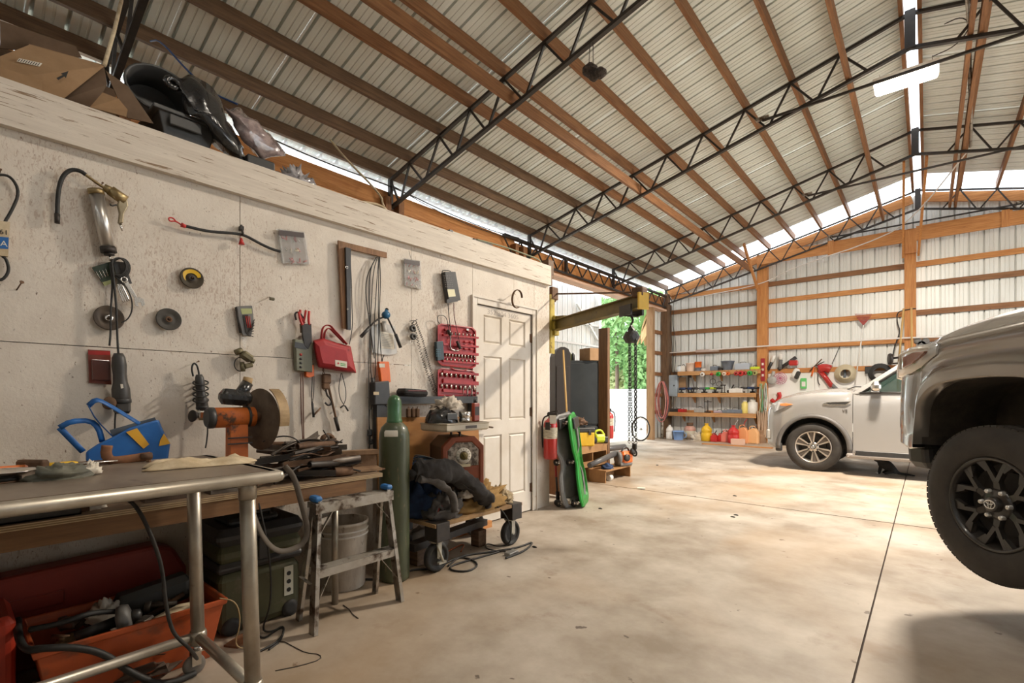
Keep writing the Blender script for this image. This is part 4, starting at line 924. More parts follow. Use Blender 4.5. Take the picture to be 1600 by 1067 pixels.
for q, r_, lab in (([(425, 712), (455, 690), (490, 684), (505, 690)], .007, 'long curved black leaf spring across the top of the scrap heap'), ([(410, 690), (440, 680), (462, 684), (475, 700)], .006, 'black hose arching over the left of the scrap heap'), ([(505, 672), (520, 695), (540, 722)], .006, 'straight rod leaning down over the right of the scrap heap'), ([(448, 705), (480, 700), (515, 686), (512, 680)], .008, 'dark bowed bar lying over the scrap heap')):
    m = MB(); m.tube([onX(-2.8+.02*i, u, v) for i, (u, v) in enumerate(q)], r_, n=6, smooth=2, flat=(.011, .004)); single('long_scrap', m, scr[2] if r_ > .0065 else steel_black, lab, 'scrap metal')
t = thing('pipe_collar', 'round open pipe end at the front of the scrap heap', 'pipe', (-2.58, onX(-2.58, 530, 738).y, BZ))
m = MB(); m.lathe([(.028, 0), (.028, .1), (.023, .1), (.023, 0)], (0, -.03, .03), (.2, 1, 0), 20, False); obj('pipe_wall', m, rust, t)
t = thing('cast_bracket', 'dull cast machine part behind the rail offcut', 'machine part', (-2.92, 1.60, BZ+.002))
m = MB(); m.rbox((0, 0, .05), (.12, .1, .1), .02); m.cyl((0, .02, .1), (0, .05, .18), .045, .03, n=14); obj('casting', m, rust, t)
m = MB(); m.lathe([(.05, 0), (.05, .03), (.03, .03), (.03, 0)], (.0, .0, .17), (1, .2, .3), 18, False); obj('ring', m, rust, t)
# small dark things along the bench left of the table edge
t = thing('parts_box', 'open black metal parts box on the bench under the steel table', 'box', (-2.62, .22, BZ))
m = MB(); m.bb((-.09, -.14, 0), (.09, .14, .006)); 
for a in ((-.09, -.14, -.086, .14), (.086, -.14, .09, .14), (-.09, -.14, .09, -.136), (-.09, .136, .09, .14)): m.bb((a[0], a[1], 0), (a[2], a[3], .06))
obj('tray', m, blackp, t)
for k in range(6):
    m = MB(); m.cyl((-.05+.02*k, -.1+.035*k, .012), (-.02+.02*k, -.06+.03*k, .02), .006); obj('bolt', m, scr[k % 3], t)
for i, (u, h, w_, mt, lab) in enumerate(((255, .05, .12, scr[0], 'stack of flat steel offcuts on the bench behind the table leg'), (350, .06, .14, scr[2], 'dull steel channel on the bench behind the front table leg'), (95, .045, .1, scr[1], 'rusty block on the bench below the steel table top'), (140, .05, .08, paper, 'pale crumpled packet on the bench below the table top'))):
    p = bpnt(-2.62, u); m = MB()
    if i == 3: m = lump((p.x, p.y, BZ), (.04, .05, .045), 8, amp=.4)
    else:
        for k in range(3): m.box((p.x, p.y+.01*k, BZ+.01+k*.02), (w_, .16-.02*k, .018), rz=.1*k)
    single(('steel_offcuts', 'steel_channel', 'rusty_block', 'crumpled_packet')[i], m, mt, lab, 'scrap metal' if i < 3 else 'packet')
m = MB(); rod(m, (-2.7, onX(-2.6, 200, 0).y, BZ+.02), (-2.56, onX(-2.6, 260, 0).y, BZ+.10), .03, .02); single('red_handle_bar', m, mat('dark_red_wood', (.28, .09, .05), rough=.7), 'dark red wooden lever propped on the bench under the table top', 'lever')
# ---- cords and straps hanging at the bench
def cord(name, pts, r, mt, label, cat='cord', sm=2, **k):
    m = MB(); m.tube(pts, r, n=6, smooth=sm, **k); return single(name, m, mt, label, cat)
cord('extension_lead', [onX(-2.3, 180, 772), onX(-2.25, 205, 782), onX(-2.2, 222, 805), onX(-2.2, 242, 850), onX(-2.2, 254, 890), onX(-2.2, 258, 940), onX(-2.2, 268, 985), onX(-2.2, 284, 1003), onX(-2.2, 296, 1012), fl(312, 1035, .01)], .007, black, 'thick black power cord hanging from under the steel table to the floor')
cord('belt_strap', [onX(-2.46, 445, 728), onX(-2.44, 460, 745), onX(-2.44, 472, 790), onX(-2.44, 482, 828), onX(-2.44, 476, 848), onX(-2.44, 455, 860), onX(-2.44, 432, 862), onX(-2.44, 412, 842), onX(-2.44, 398, 810), onX(-2.44, 390, 775), onX(-2.49, 365, 748)], .01, mat('dull_webbing', (.12, .10, .08), rough=.8), 'flat dark webbing belt looping down from the bench front', 'strap', flat=(.003, .016))
cord('thin_cord', [onX(-2.52, 398, 765), onX(-2.5, 408, 800), onX(-2.5, 420, 860), onX(-2.5, 424, 910), onX(-2.5, 422, 950), fl(408, 985, .01), fl(425, 988, .01), fl(445, 975, .01), fl(440, 1000, .01), fl(400, 1020, .01)], .005, black, 'thin black cord dropping behind the front table leg and curling on the floor')
# ---- red-orange planter tub with junk
rdo = mat('orange_red_tub', (.55, .11, .03), (.42, .08, .022), scale=4, rough=.45, c3=(.20, .07, .035), t3=(.55, .72), s3=7)
tx0, tx1, ty0, ty1, th_ = -2.92, -2.49, .22, .87, .275
t = thing('plastic_tub', 'orange-red rectangular plastic trough full of junk under the bench', 'tub', ((tx0+tx1)/2, (ty0+ty1)/2, 0))
def rr(k, z): return [Vector((x, y, z)) for x, y in ((tx0+k, ty0+k), (tx1-k, ty0+k), (tx1-k, ty1-k), (tx0+k, ty1-k))]
m = MB(t); m.loft([rr(.055, .0), rr(.03, .14), rr(.012, .245), rr(-.0, .25), rr(-.004, .275), rr(.010, .275), rr(.018, .25), rr(.06, .012)], True, True, False); obj('trough', m, rdo, t, bev=.004)
m = MB(); cc = Vector((-2.44, .25, .16)); 
jy = lambda u, v, X: onX(X, u, v)
def jthing(nm, mb, mt, lab, cat='junk part'): return single(nm, mb, mt, lab, cat)
m = MB(); m.bb((-2.87, .29, .03), (-2.54, .80, .14)); jthing('junk_layer', m.__class__().add(lump((-2.705, .545, .02), (.175, .27, .17), 6, n=(40, 20), amp=.28, fr=6).v, lump((-2.705, .545, .02), (.175, .27, .17), 6, n=(40, 20), amp=.28, fr=6).f), scr[0], 'heap of dark oily parts filling the trough')['kind'] = 'stuff'
m = MB(); m.rbox((-2.80, .66, .27), (.1, .30, .12), .03, rx=.12); jthing('black_housing', m, mat('ribbed_black', (.045, .045, .04), rough=.5), 'black plastic housing standing at the back of the trough')
for i in range(26):
    a = random.uniform(0, PI); X = random.uniform(-2.84, -2.56); Y = random.uniform(.30, .80); m = MB(); p = Vector((X, Y, .21+.05*random.random())); d = Vector((math.cos(a), math.sin(a), random.uniform(-.3, .3)))*random.uniform(.03, .08)
    if i % 3 == 0: m.lathe([(.012, -.012), (.03, -.012), (.03, .012), (.012, .012), (.012, -.012)], p, d, 12, False)
    elif i % 3 == 1: m.cyl(p-d, p+d, .011)
    else: m.rbox(p, (.05, .07, .04), .01, rz=a)
    single(('worn_ring', 'greasy_rod', 'oily_casting')[i % 3], m, scr[i % 4], ('worn steel ring lying in the orange-red trough', 'short greasy rod lying in the orange-red trough', 'oily block casting lying in the orange-red trough')[i % 3], 'machine part', ('rings in the trough', 'rods in the trough', 'castings in the trough')[i % 3])
t = thing('folded_cloth', 'folded cream cloth bundle lying in the trough', 'cloth', (-2.60, .69, .19))
for k in range(5):
    m = MB(); m.tube([(.0+.012*k, -.09, .012*k), (.0+.012*k, -.03, .035+.008*k), (.0, .05, .045+.006*k), (.005*k, .10, .02+.005*k)], .016, n=8, smooth=1, flat=(.04, .012)); obj('fold', m, cream, t)
t = thing('fan_motor', 'grey round motor with a black boss lying in the trough', 'motor', (-2.60, .48, .22))
m = MB(); m.lathe([(.02, 0), (.055, .008), (.06, .025), (.055, .045), (.025, .055)], (0, 0, .05), (.3, .95, .15), 24); obj('shell', m, grey, t)
m = MB(); m.lathe([(.02, .05), (.026, .06), (.02, .085), (.001, .09)], (0, 0, .05), (.3, .95, .15), 16); m.cyl((0, -.13, .03), (0, 0, .05), .022); obj('boss', m, blackp, t)
t = thing('wicker_coil', 'tan coiled pad lying in the left half of the trough', 'pad', (-2.62, .36, .2)); m = lump((0, 0, 0), (.055, .08, .05), 4, amp=.3, fr=5); obj('pad', m, mat('straw', (.26, .17, .08), (.14, .09, .04), scale=30, rough=.9, bump=.5), t)
single('crumpled_film', lump((-2.75, .47, .24), (.05, .06, .07), 9, amp=.5, fr=4), mat('milky_film', (.5, .45, .38), rough=.3), 'crumpled milky plastic sheet sticking out of the trough', 'plastic sheet')
cord('rubber_hose', [(-2.60, .22, .33), (-2.56, .30, .335), (-2.60, .40, .335), (-2.62, .50, .30)], .011, black, 'short black rubber hose across the trough', 'hose')
cord('bent_hose', [(-2.75, .20, .33), (-2.62, .19, .32), (-2.52, .20, .285), (-2.47, .24, .295), (-2.455, .33, .27), (-2.45, .42, .21), (-2.44, .50, .10), (-2.40, .60, .02), (-2.42, .72, .015)], .013, black, 'thick black hose hooked over the front rim of the trough down to the floor', 'hose')
cord('copper_wire', [(-2.50, .84, .28), (-2.46, .9, .26), (-2.46, .92, .15), (-2.50, .90, .03), (-2.47, .97, .005), (-2.42, 1.0, .004)], .003, mat('tan_wire', (.4, .28, .14), rough=.5), 'thin tan wire hanging over the right end of the trough', 'wire')
# large dark red case behind, bright red one at the left
drd = mat('dark_red_shell', (.30, .035, .018), (.22, .025, .015), scale=4, rough=.5)
t = thing('red_case', 'large dark red plastic case standing against the wall behind the trough', 'case', (-3.08, .15, 0))
m = MB(t); m.prism([(-3.16, -.9, 0), (-3.16, .86, 0), (-3.16, .86, .30), (-3.16, .80, .42), (-3.16, .72, .45), (-3.16, -.9, .40)], (.14, 0, 0)); obj('shell', m, drd, t, bev=.02)
m = MB(t); m.rbox((-3.015, .2, .3), (.012, .34, .06), .005); obj('moulded_panel', m, drd, t)
t = thing('red_crate', 'bright red plastic crate at the bottom left under the bench', 'crate', (-2.86, -.08, 0))
m = MB(t); m.rbox((-2.80, -.03, .19), (.30, .44, .38), .03); obj('shell', m, mat('bright_red_shell', (.55, .05, .02), (.42, .04, .018), scale=5, rough=.4), t)
m = MB(t); m.rbox((-2.645, -.03, .18), (.012, .34, .26), .005); obj('front_panel', m, mat('bright_red_shell', (.55, .05, .02)), t)
t = thing('gasket_bits', 'dark oily lump on the floor beside the red crate', 'junk part', fl(110, 1050)); obj('lump', lump((0, 0, 0), (.05, .08, .035), 12, amp=.4), steel_black, t)
t.location = (-2.40, .05, 0)
# rolling tool chest, olive with black lid
oliv = mat('olive_plastic', (.085, .083, .036), (.06, .058, .026), scale=5, rough=.55, c3=(.14, .11, .07), t3=(.6, .72), s3=8)
t = thing('tool_chest', 'olive rolling tool chest with a thick black lid under the bench', 'tool chest', (-2.86, 1.11, 0), .0)
m = MB(); m.rbox((0, 0, .16), (.34, .42, .30), .035); obj('lower_bin', m, oliv, t)
m = MB(); m.rbox((0, 0, .345), (.36, .44, .05), .02); obj('waist_band', m, blackp, t)
m = MB(); m.rbox((0, 0, .41), (.36, .43, .09), .03); obj('upper_bin', m, oliv, t)
m = MB(); m.rbox((0, 0, .50), (.38, .45, .09), .035); m.rbox((.0, -.02, .56), (.26, .25, .04), .015); obj('lid', m, blackp, t)
m = MB(); m.tube([(.12, -.08, .575), (.12, -.08, .60), (.12, .06, .60), (.12, .06, .575)], .01, n=6); obj('carry_handle', m, blackp, t)
m = MB(); m.rbox((.185, .0, .42), (.02, .05, .12), .006); obj('latch', m, blackp, t)
m = MB(); m.box((.1735, .14, .2), (.002, .05, .16)); obj('warning_label', m, mat('pale_label', (.62, .6, .5), rough=.6), t, 'pale warning label with black symbols')
for k in range(3):
    m = MB(); m.lathe([(.012, 0), (.012, .0015)], (.175, .14, .15+.045*k), (1, 0, 0), 12); obj('label_symbol', m, ink, t)
for sy in (-.15, .15):
    m = MB(); m.lathe([(.02, -.015), (.045, -.015), (.045, .015), (.02, .015)], (.16, sy, .045), (1, 0, 0), 16); obj('wheel', m, black, t)
# white bucket
t = thing('bucket', 'dirty white plastic bucket standing behind the step ladder', 'bucket', (-2.87, 1.69, 0))
m = MB(); m.lathe([(.13, 0), (.135, .01), (.150, .36), (.150, .40), (.155, .40), (.155, .42), (.147, .42), (.14, .36), (.125, .02), (.001, .02)], (0, 0, 0), n=36, cap=False); obj('pail', m, mat('dirty_white_pail', (.62, .56, .48), (.45, .39, .32), scale=5, rough=.5, stretch=(3, 3, 1), c3=(.2, .15, .1), t3=(.6, .7), s3=8), t)
for z in (.33, .36):
    m = MB(); m.lathe([(.150, z), (.155, z+.002), (.155, z+.01), (.150, z+.012)], (0, 0, 0), n=36, cap=False); obj('rib_ring', m, white, t)
m = MB(); m.tube([(0, -.155, .37), (.06, -.13, .30), (.11, 0, .27), (.06, .13, .30), (0, .155, .37)], .004, n=6, smooth=2); obj('bail', m, steel_black, t)
# aluminium step ladder
t = thing('step_ladder', 'short two-step aluminium ladder with blue end caps, open in front of the bench', 'step ladder', (-2.45, 1.50, 0))
def lp(x, y, z): return Vector((x, y, z))
FY0, FY1, TY0, TY1, LH = 1.225, 1.785, 1.285, 1.735, .665
def chan(a, b, w_, d_, out):
    m = MB(t); m_t = Vector(b)-Vector(a); rod(m, a, b, d_, .004*1); 
    return m
def crail(a, b, sy, wx=.055, fl_=.022):
    # C-channel rail: web + two flanges
    m = MB(t); a, b = Vector(a), Vector(b); tt = (b-a).normalized(); X_ = Vector((1, 0, 0)); X_ = (X_-tt*X_.dot(tt)).normalized(); Y_ = tt.cross(X_)*sy
    if Y_.y*sy < 0: Y_ = -Y_
    th = .003; h = wx/2
    pf = [(-h, 0), (h, 0), (h, -fl_), (h-th, -fl_), (h-th, -th), (-h+th, -th), (-h+th, -fl_), (-h, -fl_)]
    m.loft([[p+X_*x_+Y_*y_ for x_, y_ in pf] for p in (a, b)], True, True, False); return m
for sy, f0, t0 in ((-1, FY0, TY0), (1, FY1, TY1)):
    obj('front_rail', crail((-2.385, f0, 0), (-2.455, t0, LH), sy), alu, t)
    obj('rear_rail', crail((-2.60, f0+.03*-sy*1, 0), (-2.505, t0-.006*sy, LH-.03), sy, .04, .018), alu, t)
    m = MB(t); m.rbox((-2.463, t0-.004*sy, LH+.01), (.078, .04, .03), .01); obj('blue_cap', m, mat('blue_cap', (.03, .16, .42), rough=.5), t, 'blue plastic end cap')
    m = MB(t); rod(m, (-2.385, f0-.012*sy, .12), (-2.43, f0-.14*sy, .30), .014, .004); obj('diagonal_brace', m, alu, t); m = MB(t); rod(m, (-2.43, t0-.012*sy, .50), (-2.45, t0-.1*sy, .61), .014, .004); obj('diagonal_brace', m, alu, t)
    m = MB(t); rod(m, (-2.42, f0-.012*sy, .25), (-2.57, f0-.03*sy, .25), .018, .003); obj('spreader', m, alu, t)
def step(x, y0, y1, z, dpth, fr):
    m = MB(t); m.bb((x-dpth/2, y0, z-.004), (x+dpth/2, y1, z)); m.bb((x+dpth/2-.004, y0, z-fr), (x+dpth/2, y1, z-.004)); m.bb((x-dpth/2, y0, z-.03), (x-dpth/2+.004, y1, z-.004))
    for k in range(6): m.bb((x-dpth/2+.01+k*(dpth-.02)/6, y0+.004, z), (x-dpth/2+.014+k*(dpth-.02)/6, y1-.004, z+.002))
    return obj('step', m, alu, t)
step(-2.465, 1.268, 1.752, .655, .09, .055); step(-2.435, 1.26, 1.76, .315, .085, .042)
text('worn_lettering', 'Werner', .045, Matrix.Translation((-2.4195, 1.53, .627)) @ Matrix.Rotation(PI/2, 4, 'Z') @ Matrix.Rotation(PI/2, 4, 'X'), ink, t, .0006)
# gas cylinder
t = thing('gas_cylinder', 'tall green welding gas cylinder with a domed valve cap beside the bench end', 'gas cylinder', (-2.705, 1.965, 0))
gc = mat('worn_green_paint', (.075, .09, .042), (.05, .058, .03), scale=3, rough=.45, coat=.2, stretch=(3, 3, 1), c3=(.2, .15, .08), t3=(.62, .72), s3=9)
m = MB(); m.lathe([(.085, 0), (.098, .012), (.100, .03), (.100, .93), (.097, .97), (.085, 1.01), (.062, 1.035), (.048, 1.045), (.001, 1.045)], (0, 0, 0), n=40, cap=False); obj('tank', m, gc, t)
m = MB(); m.lathe([(.050, 1.04), (.052, 1.05), (.050, 1.06), (.047, 1.065), (.047, 1.165), (.044, 1.19), (.033, 1.212), (.015, 1.224), (.001, 1.226)], (0, 0, 0), n=32, cap=False); obj('valve_cap', m, mat('bright_green_cap', (.05, .15, .06), (.04, .11, .045), scale=6, rough=.35, coat=.3), t, 'brighter green domed cap')
m = MB(); rings = []
for k in range(7):
    a = -1.3+.9*k/6; rings.append([Vector((.1015*math.cos(a)*(1-.35*max(0, q)), .1015*math.sin(a)*(1-.35*max(0, q)), .985+.03*q)) for q in (-1, 0, 1)])
m.loft(rings, False, False); obj('paper_tag', m, paper, t, 'white and yellow paper tag')
# ================================================================ TOOLS ON THE CHIPBOARD WALL (origin at the nail each hangs from)
def wt(name, label, cat, u, v, group=None): return thing(name, label, cat, wp(u, v, .0), 0, group)
def flatp(t, pts, o, th, mt, name, label=None, bev=0):
    m = MB(t); m.prism([wp(u, v, o) for u, v in pts], (th, 0, 0)); return obj(name, m, mt, t, label, bev=bev)
def tub(t, pts, r, mt, name, o=.03, sm=2, n=6, label=None, **k):
    m = MB(t); m.tube([wp(u, v, o if not isinstance(o, list) else o[i]) for i, (u, v) in enumerate(pts)], r, n=n, smooth=sm, **k); return obj(name, m, mt, t, label)
def nail(t, u, v, o=.035):
    m = MB(t); a = wp(u, v, 0); m.cyl(a-Vector((.004, 0, 0)), a+Vector((o, 0, .004)), .0022, n=6); m.cyl(a+Vector((o, 0, .004)), a+Vector((o+.002, 0, .004)), .005, n=8); obj('nail', m, rust, t)
def blk(t, u0, v0, u1, v1, o0, o1, mt, name, r=.006, label=None):
    a, b = wp(u0, v0, 0), wp(u1, v1, 0); m = MB(t); m.rbox(((XW+o0+XW+o1)/2, (a.y+b.y)/2, (a.z+b.z)/2), (o1-o0, abs(b.y-a.y), abs(a.z-b.z)), r); return obj(name, m, mt, t, label)
def wpx(u): return -(XW)/(sY-((u-800)/F)*cY)/F
# V-belt in its sleeve, left edge
t = wt('v_belt', 'black V-belt in a cream sleeve with a blue band at the left wall edge', 'belt', 0, 272)
tub(t, [(-30, 300), (-20, 278), (0, 272), (18, 276), (31, 300), (18, 330), (4, 352), (2, 400), (10, 404), (15, 425), (0, 441), (-20, 430), (-26, 380)], .0075, black, 'belt', sm=2, flat=(.006, .009))
flatp(t, [(-22, 344), (15, 349), (12, 402), (-22, 399)], .018, .025, cream, 'sleeve'); flatp(t, [(-22, 368), (13.6, 371), (12.8, 389), (-22, 387)], .0432, .0012, blue, 'blue_band', 'blue printed band')
def wtext(t, s, u, v, h, mt, o=.0445, nm='lettering', rot=0): return text(nm, s, h, Matrix.Translation(wp(u, v, o)-t.location) @ Matrix.Rotation(PI/2, 4, 'Z') @ Matrix.Rotation(PI/2, 4, 'X') @ Matrix.Rotation(rot, 4, 'Z'), mt, t, .0004)
wtext(t, 'A', 6, 381, .035, paper); wtext(t, '61', 6, 363, .03, ink); nail(t, 0, 270)
t = wt('long_nail', 'bent rusty nail sticking out of the wall under the V-belt sleeve', 'nail', 30, 447); m = MB(t); m.cyl(wp(26, 453, 0), wp(34, 441, .05), .003, n=6); obj('shank', m, rust, t); m = MB(t); m.cyl(wp(34, 441, .05), wp(34.6, 440.4, .053), .008, n=8); obj('head', m, rust, t)
# grease gun
t = wt('grease_gun', 'chrome grease gun with a curved black hose and pistol grip hanging upright', 'grease gun', 160, 296)
m = MB(t); m.cyl(wp(150.5, 303, .04), wp(169, 388, .04), .030, n=24); obj('barrel', m, steelb, t)
m = MB(t); m.cyl(wp(149, 296, .04), wp(151, 304, .04), .033, n=24); obj('top_collar', m, brass, t); m = MB(t); m.cyl(wp(168.5, 386, .04), wp(170.3, 395, .04), .0335, n=24); m.cyl(wp(170.3, 395, .04), wp(171, 399, .04), .022, n=16); obj('end_collar', m, steel_black, t)
m = MB(t); m.cyl(wp(171, 398, .04), wp(172.5, 408, .04), .004); obj('pull_rod', m, chrome, t)
m = MB(t); m.cyl(wp(162, 292, .045), wp(176, 300, .045), .018, .022, n=14); m.cyl(wp(172, 297, .045), wp(196, 314, .045), .026, .028, n=16); m.cyl(wp(173, 293, .045), wp(171, 303, .045), .014); obj('air_head', m, brass, t)
flatp(t, [(184, 315), (197, 313), (199, 324), (192, 336), (191, 350), (183, 350), (185, 334), (182, 322)], .035, .026, mat('dull_grip', (.42, .36, .24), (.3, .24, .15), scale=9, rough=.45, metal=.5), 'pistol_grip', bev=.005)
m = MB(t); m.cyl(wp(188, 350, .048), wp(191, 361, .048), .008, .003); obj('air_nipple', m, chrome, t); m = MB(t); m.tube([wp(182, 320, .05), wp(174, 322, .06), (wp(172, 318, .06))], .004, n=5, smooth=1); obj('trigger', m, steel_black, t)
tub(t, [(162, 293), (150, 285), (142, 279), (132, 272)], .007, brass, 'hose_fitting', o=.045)
tub(t, [(134, 273), (126, 267), (112, 264.5), (100, 272), (93, 288), (90, 310), (89.5, 338)], .0095, black, 'hose', o=[.045, .045, .04, .035, .03, .03, .03]); m = MB(t); m.cyl(wp(89.5, 334, .03), wp(89.5, 349, .03), .011, .010); obj('coupler', m, steel_black, t); nail(t, 158, 290)
# blade packs, cord coil, wrench
t = wt('blade_pack', 'green and black blister pack tilted behind the black cord coil', 'pack', 175, 405)
flatp(t, [(143, 418), (176, 408), (177, 440), (163, 447)], .012, .006, mat('dark_green_card', (.04, .06, .035), rough=.3), 'card'); flatp(t, [(160, 441), (174, 437), (174, 443), (163, 447)], .0185, .001, mat('pale_green', (.4, .42, .18), rough=.5), 'green_stripe', 'pale green stripe')
for k in range(4): tub(t, [(150+5*k, 424-1.5*k), (157+4*k, 436-1.5*k)], .0022, chrome, 'blade', o=.02, sm=0)
t = wt('second_pack', 'dark grey blister pack behind the cord coil and wrench', 'pack', 192, 410)
flatp(t, [(176, 408), (194, 410), (206, 443), (186, 448)], .008, .005, mat('dark_card', (.07, .065, .06), rough=.35), 'card')
t = wt('cord_coil', 'coil of black cord hanging with the blade packs', 'cord', 185, 404)
for k in range(4):
    m = MB(t); m.tube([wp(188.5-k*1.3+14.5*math.cos(a)*(1-.05*k), 419-k*.8+15.5*math.sin(a)*(1-.04*k), .03+.006*k) for a in [2*PI*i/20 for i in range(20)]], .0045, n=5, closed=True); obj('loop', m, black, t)
tub(t, [(176, 405), (173, 420), (176, 445), (174, 470), (172.5, 495), (173, 520), (171, 540)], .0045, black, 'lead', o=.05)
tub(t, [(180, 432), (196, 446), (206, 466), (207, 485), (200, 499), (190, 504)], .0035, black, 'lead', o=.04)
t = wt('combination_wrench', 'chrome combination wrench hanging slantwise below the blade packs', 'wrench', 195, 440)
flatp(t, [(193, 441), (198, 437), (215, 466), (211, 469)], .03, .006, chrome, 'shank', bev=.001)
m = MB(t); c_ = wp(193.5, 437, .033); m.lathe([(.010, -.005), (.017, -.005), (.017, .005), (.010, .005), (.010, -.005)], c_, (1, 0, 0), 12, False); obj('ring_end', m, chrome, t)
flatp(t, [(209, 467), (217, 464), (224, 468), (226, 476), (222, 479), (219, 472), (214, 474), (217, 479), (211, 478)], .03, .007, chrome, 'open_end')
t = wt('wrench_set', 'bunch of thin chrome keys hanging between the cords above the brown disc', 'wrench', 184, 440)
for k in range(4): tub(t, [(183+2*k, 443), (187+3.2*k, 458), (193+3*k, 473-k)], .0035, chrome, 'key', o=.03+.003*k, sm=1)
# discs
def disc(u, v, r, mt, label, mid, band=None):
    t = wt('grinding_disc', label, 'disc', u, v); c_ = wp(u, v, 0)-t.location; ax = Vector((1, 0, .10))
    m = MB(); m.lathe([(.001, .012), (.012, .012), (.02, .006), (r*.62, .008), (r*.97, .018), (r, .022), (r*.98, .026), (r*.9, .026), (r*.6, .017), (.025, .014), (.022, .02), (.011, .02), (.011, .013)], c_, ax, 40, False); obj('disc', m, mt, t)
    m = MB(); m.lathe([(.008, .0205), (.017, .0205), (.016, .0225), (.008, .0225), (.008, .0205)], c_, ax, 24, False); obj('arbor_ring', m, mid, t)
    m = MB(); m.cyl(c_-Vector((.002, 0, 0)), c_+Vector((.035, 0, .004)), .003, n=6); obj('nail', m, rust, t)
    if band:
        m = MB(); m.loft([[c_+Vector((.0185+.2*0+(rr_-.6*r)*.2, 0, 0))+Vector((0, math.cos(a)*rr_, math.sin(a)*rr_)) for rr_ in (r*.52, r*.86)] for a in [.3+4.2*i/20 for i in range(21)]], False, False); obj('paper_label', m, band, t, 'yellow paper ring')
    return t
disc(169, 498, .064, mat('brown_rubber_pad', (.12, .085, .055), (.07, .05, .035), scale=12, rough=.6), 'brown backing disc hanging behind the black cords', chrome)
disc(262, 500, .061, mat('charcoal_disc', (.085, .075, .065), (.055, .05, .042), scale=20, rough=.8), 'plain charcoal grinding disc right of the brown one', rust)
disc(298, 436, .060, mat('dark_flap', (.07, .055, .035), (.05, .035, .02), scale=25, rough=.8), 'small grinding disc with a yellow paper ring', steel_black, yellow)
# black siphon hose with red loop
t = wt('rubber_hose', 'black rubber hose with a red cord loop at its left end, hung on the wall', 'hose', 378, 355)
tub(t, [(289, 353), (326, 362), (362, 364), (382, 367), (405, 380), (424, 389), (438, 393)], .0085, black, 'hose'); m = MB(t); m.cyl(wp(283, 351, .03), wp(290, 354, .03), .013, .010); obj('red_collar', m, red, t, 'red end collar')
tub(t, [(283, 351), (274, 345), (265, 346), (263, 340), (270, 340), (275, 346)], .004, red, 'cord_loop', label='red cord loop')
m = MB(t); m.cyl(wp(377, 352, .02), wp(380, 368, .045), .007); m.box(wp(377, 357, .02), (.03, .02, .025)); obj('hanger', m, steel_black, t); m = MB(t); m.cyl(wp(377, 372, .04), wp(377.5, 382, .04), .005, .017); obj('red_knob', m, red, t, 'red knob')
# clear organisers
def organiser(pts, label, cols, rows):
    t = wt('parts_organiser', label, 'organiser', *pts[0]); P = [Vector(p) for p in [(u, v, 0) for u, v in pts]]
    def q(a, b): s_ = P[0].lerp(P[1], a).lerp(P[3].lerp(P[2], a), b); return (s_.x, s_.y)
    flatp(t, pts, .01, .003, mat('backing_red_grey', (.28, .24, .21), rough=.6), 'back'); flatp(t, pts, .035, .003, clearp, 'lid', 'clear lid')
    for i in range(cols+1): m = MB(t); a, b = q(i/cols, 0), q(i/cols, 1); rod(m, wp(*a, .024), wp(*b, .024), .004, .024); obj('divider', m, clearp, t)
    for j in range(rows+1): m = MB(t); a, b = q(0, j/rows), q(1, j/rows); rod(m, wp(*a, .024), wp(*b, .024), .024, .004); obj('divider', m, clearp, t)
    rnd = random.Random(len(label)); cs = [redm, mat('dark_red_bits', (.3, .03, .04), rough=.5), chrome, cream, redm]
    for i in range(cols):
        for j in range(rows):
            for k in range(3):
                a = q((i+.15+.7*rnd.random())/cols, (j+.55+.35*rnd.random())/rows); m = MB(t); c_ = wp(*a, .022); d = Vector((0, rnd.uniform(-1, 1), rnd.uniform(-1, 1))).normalized()*.014; m.cyl(c_-d, c_+d, .0045, n=6); obj('terminal', m, cs[(i+j*2+(k > 1)) % 5], t)
    c0 = q(.5, .1); flatp(t, [q(.02, .02), q(.98, .02), q(.98, .17), q(.02, .17)], .0385, .001, mat('dark_label', (.08, .06, .055), rough=.5), 'label_strip'); 
    return t
organiser([(434, 358), (475, 363), (483, 413), (442, 411)], 'larger clear parts organiser with red terminals left of the wooden square', 2, 3)
organiser([(631, 404), (656, 408), (658, 452), (633, 446)], 'smaller clear parts organiser high on the wall above the spiral cord', 2, 4)
# hex keys
t = wt('hex_key_set', 'black hex key set in a narrow holder hanging on the wall seam', 'hex keys', 385, 478)
flatp(t, [(368, 479), (393, 478), (396, 506), (391, 526), (378, 524)], .012, .012, grey, 'holder', bev=.002); flatp(t, [(376, 482), (393, 482), (394, 490), (378, 491)], .0245, .001, mat('pale_green', (.4, .42, .18)), 'label')
for k in range(7): tub(t, [(380+1.2*k, 492), (383+k, 508), (385+.9*k, 522-1.0*k), (396+.3*k, 526-4.5*k)], .0022, steel_black, 'hex_key', o=.028, sm=1)
for k in range(3): tub(t, [(384+3*k, 494), (387+2.5*k, 512)], .0022, red, 'red_key', o=.03, sm=0)
tub(t, [(369, 480), (376, 520)], .008, steel_black, 'bundle', o=.02, sm=0); flatp(t, [(378, 526), (386, 527), (384, 545), (380, 542)], .012, .002, clearp, 'clear_tab')
t = wt('spiked_knob', 'small dark knob on a spike left of the wooden square', 'knob', 424, 466); m = MB(t); m.cyl(wp(421, 464, 0), wp(425, 467, .06), .0025, n=6); m.rbox(wp(425, 467, .06), (.02, .03, .018), .005); obj('knob', m, mat('olive_knob', (.12, .1, .05), rough=.5), t)
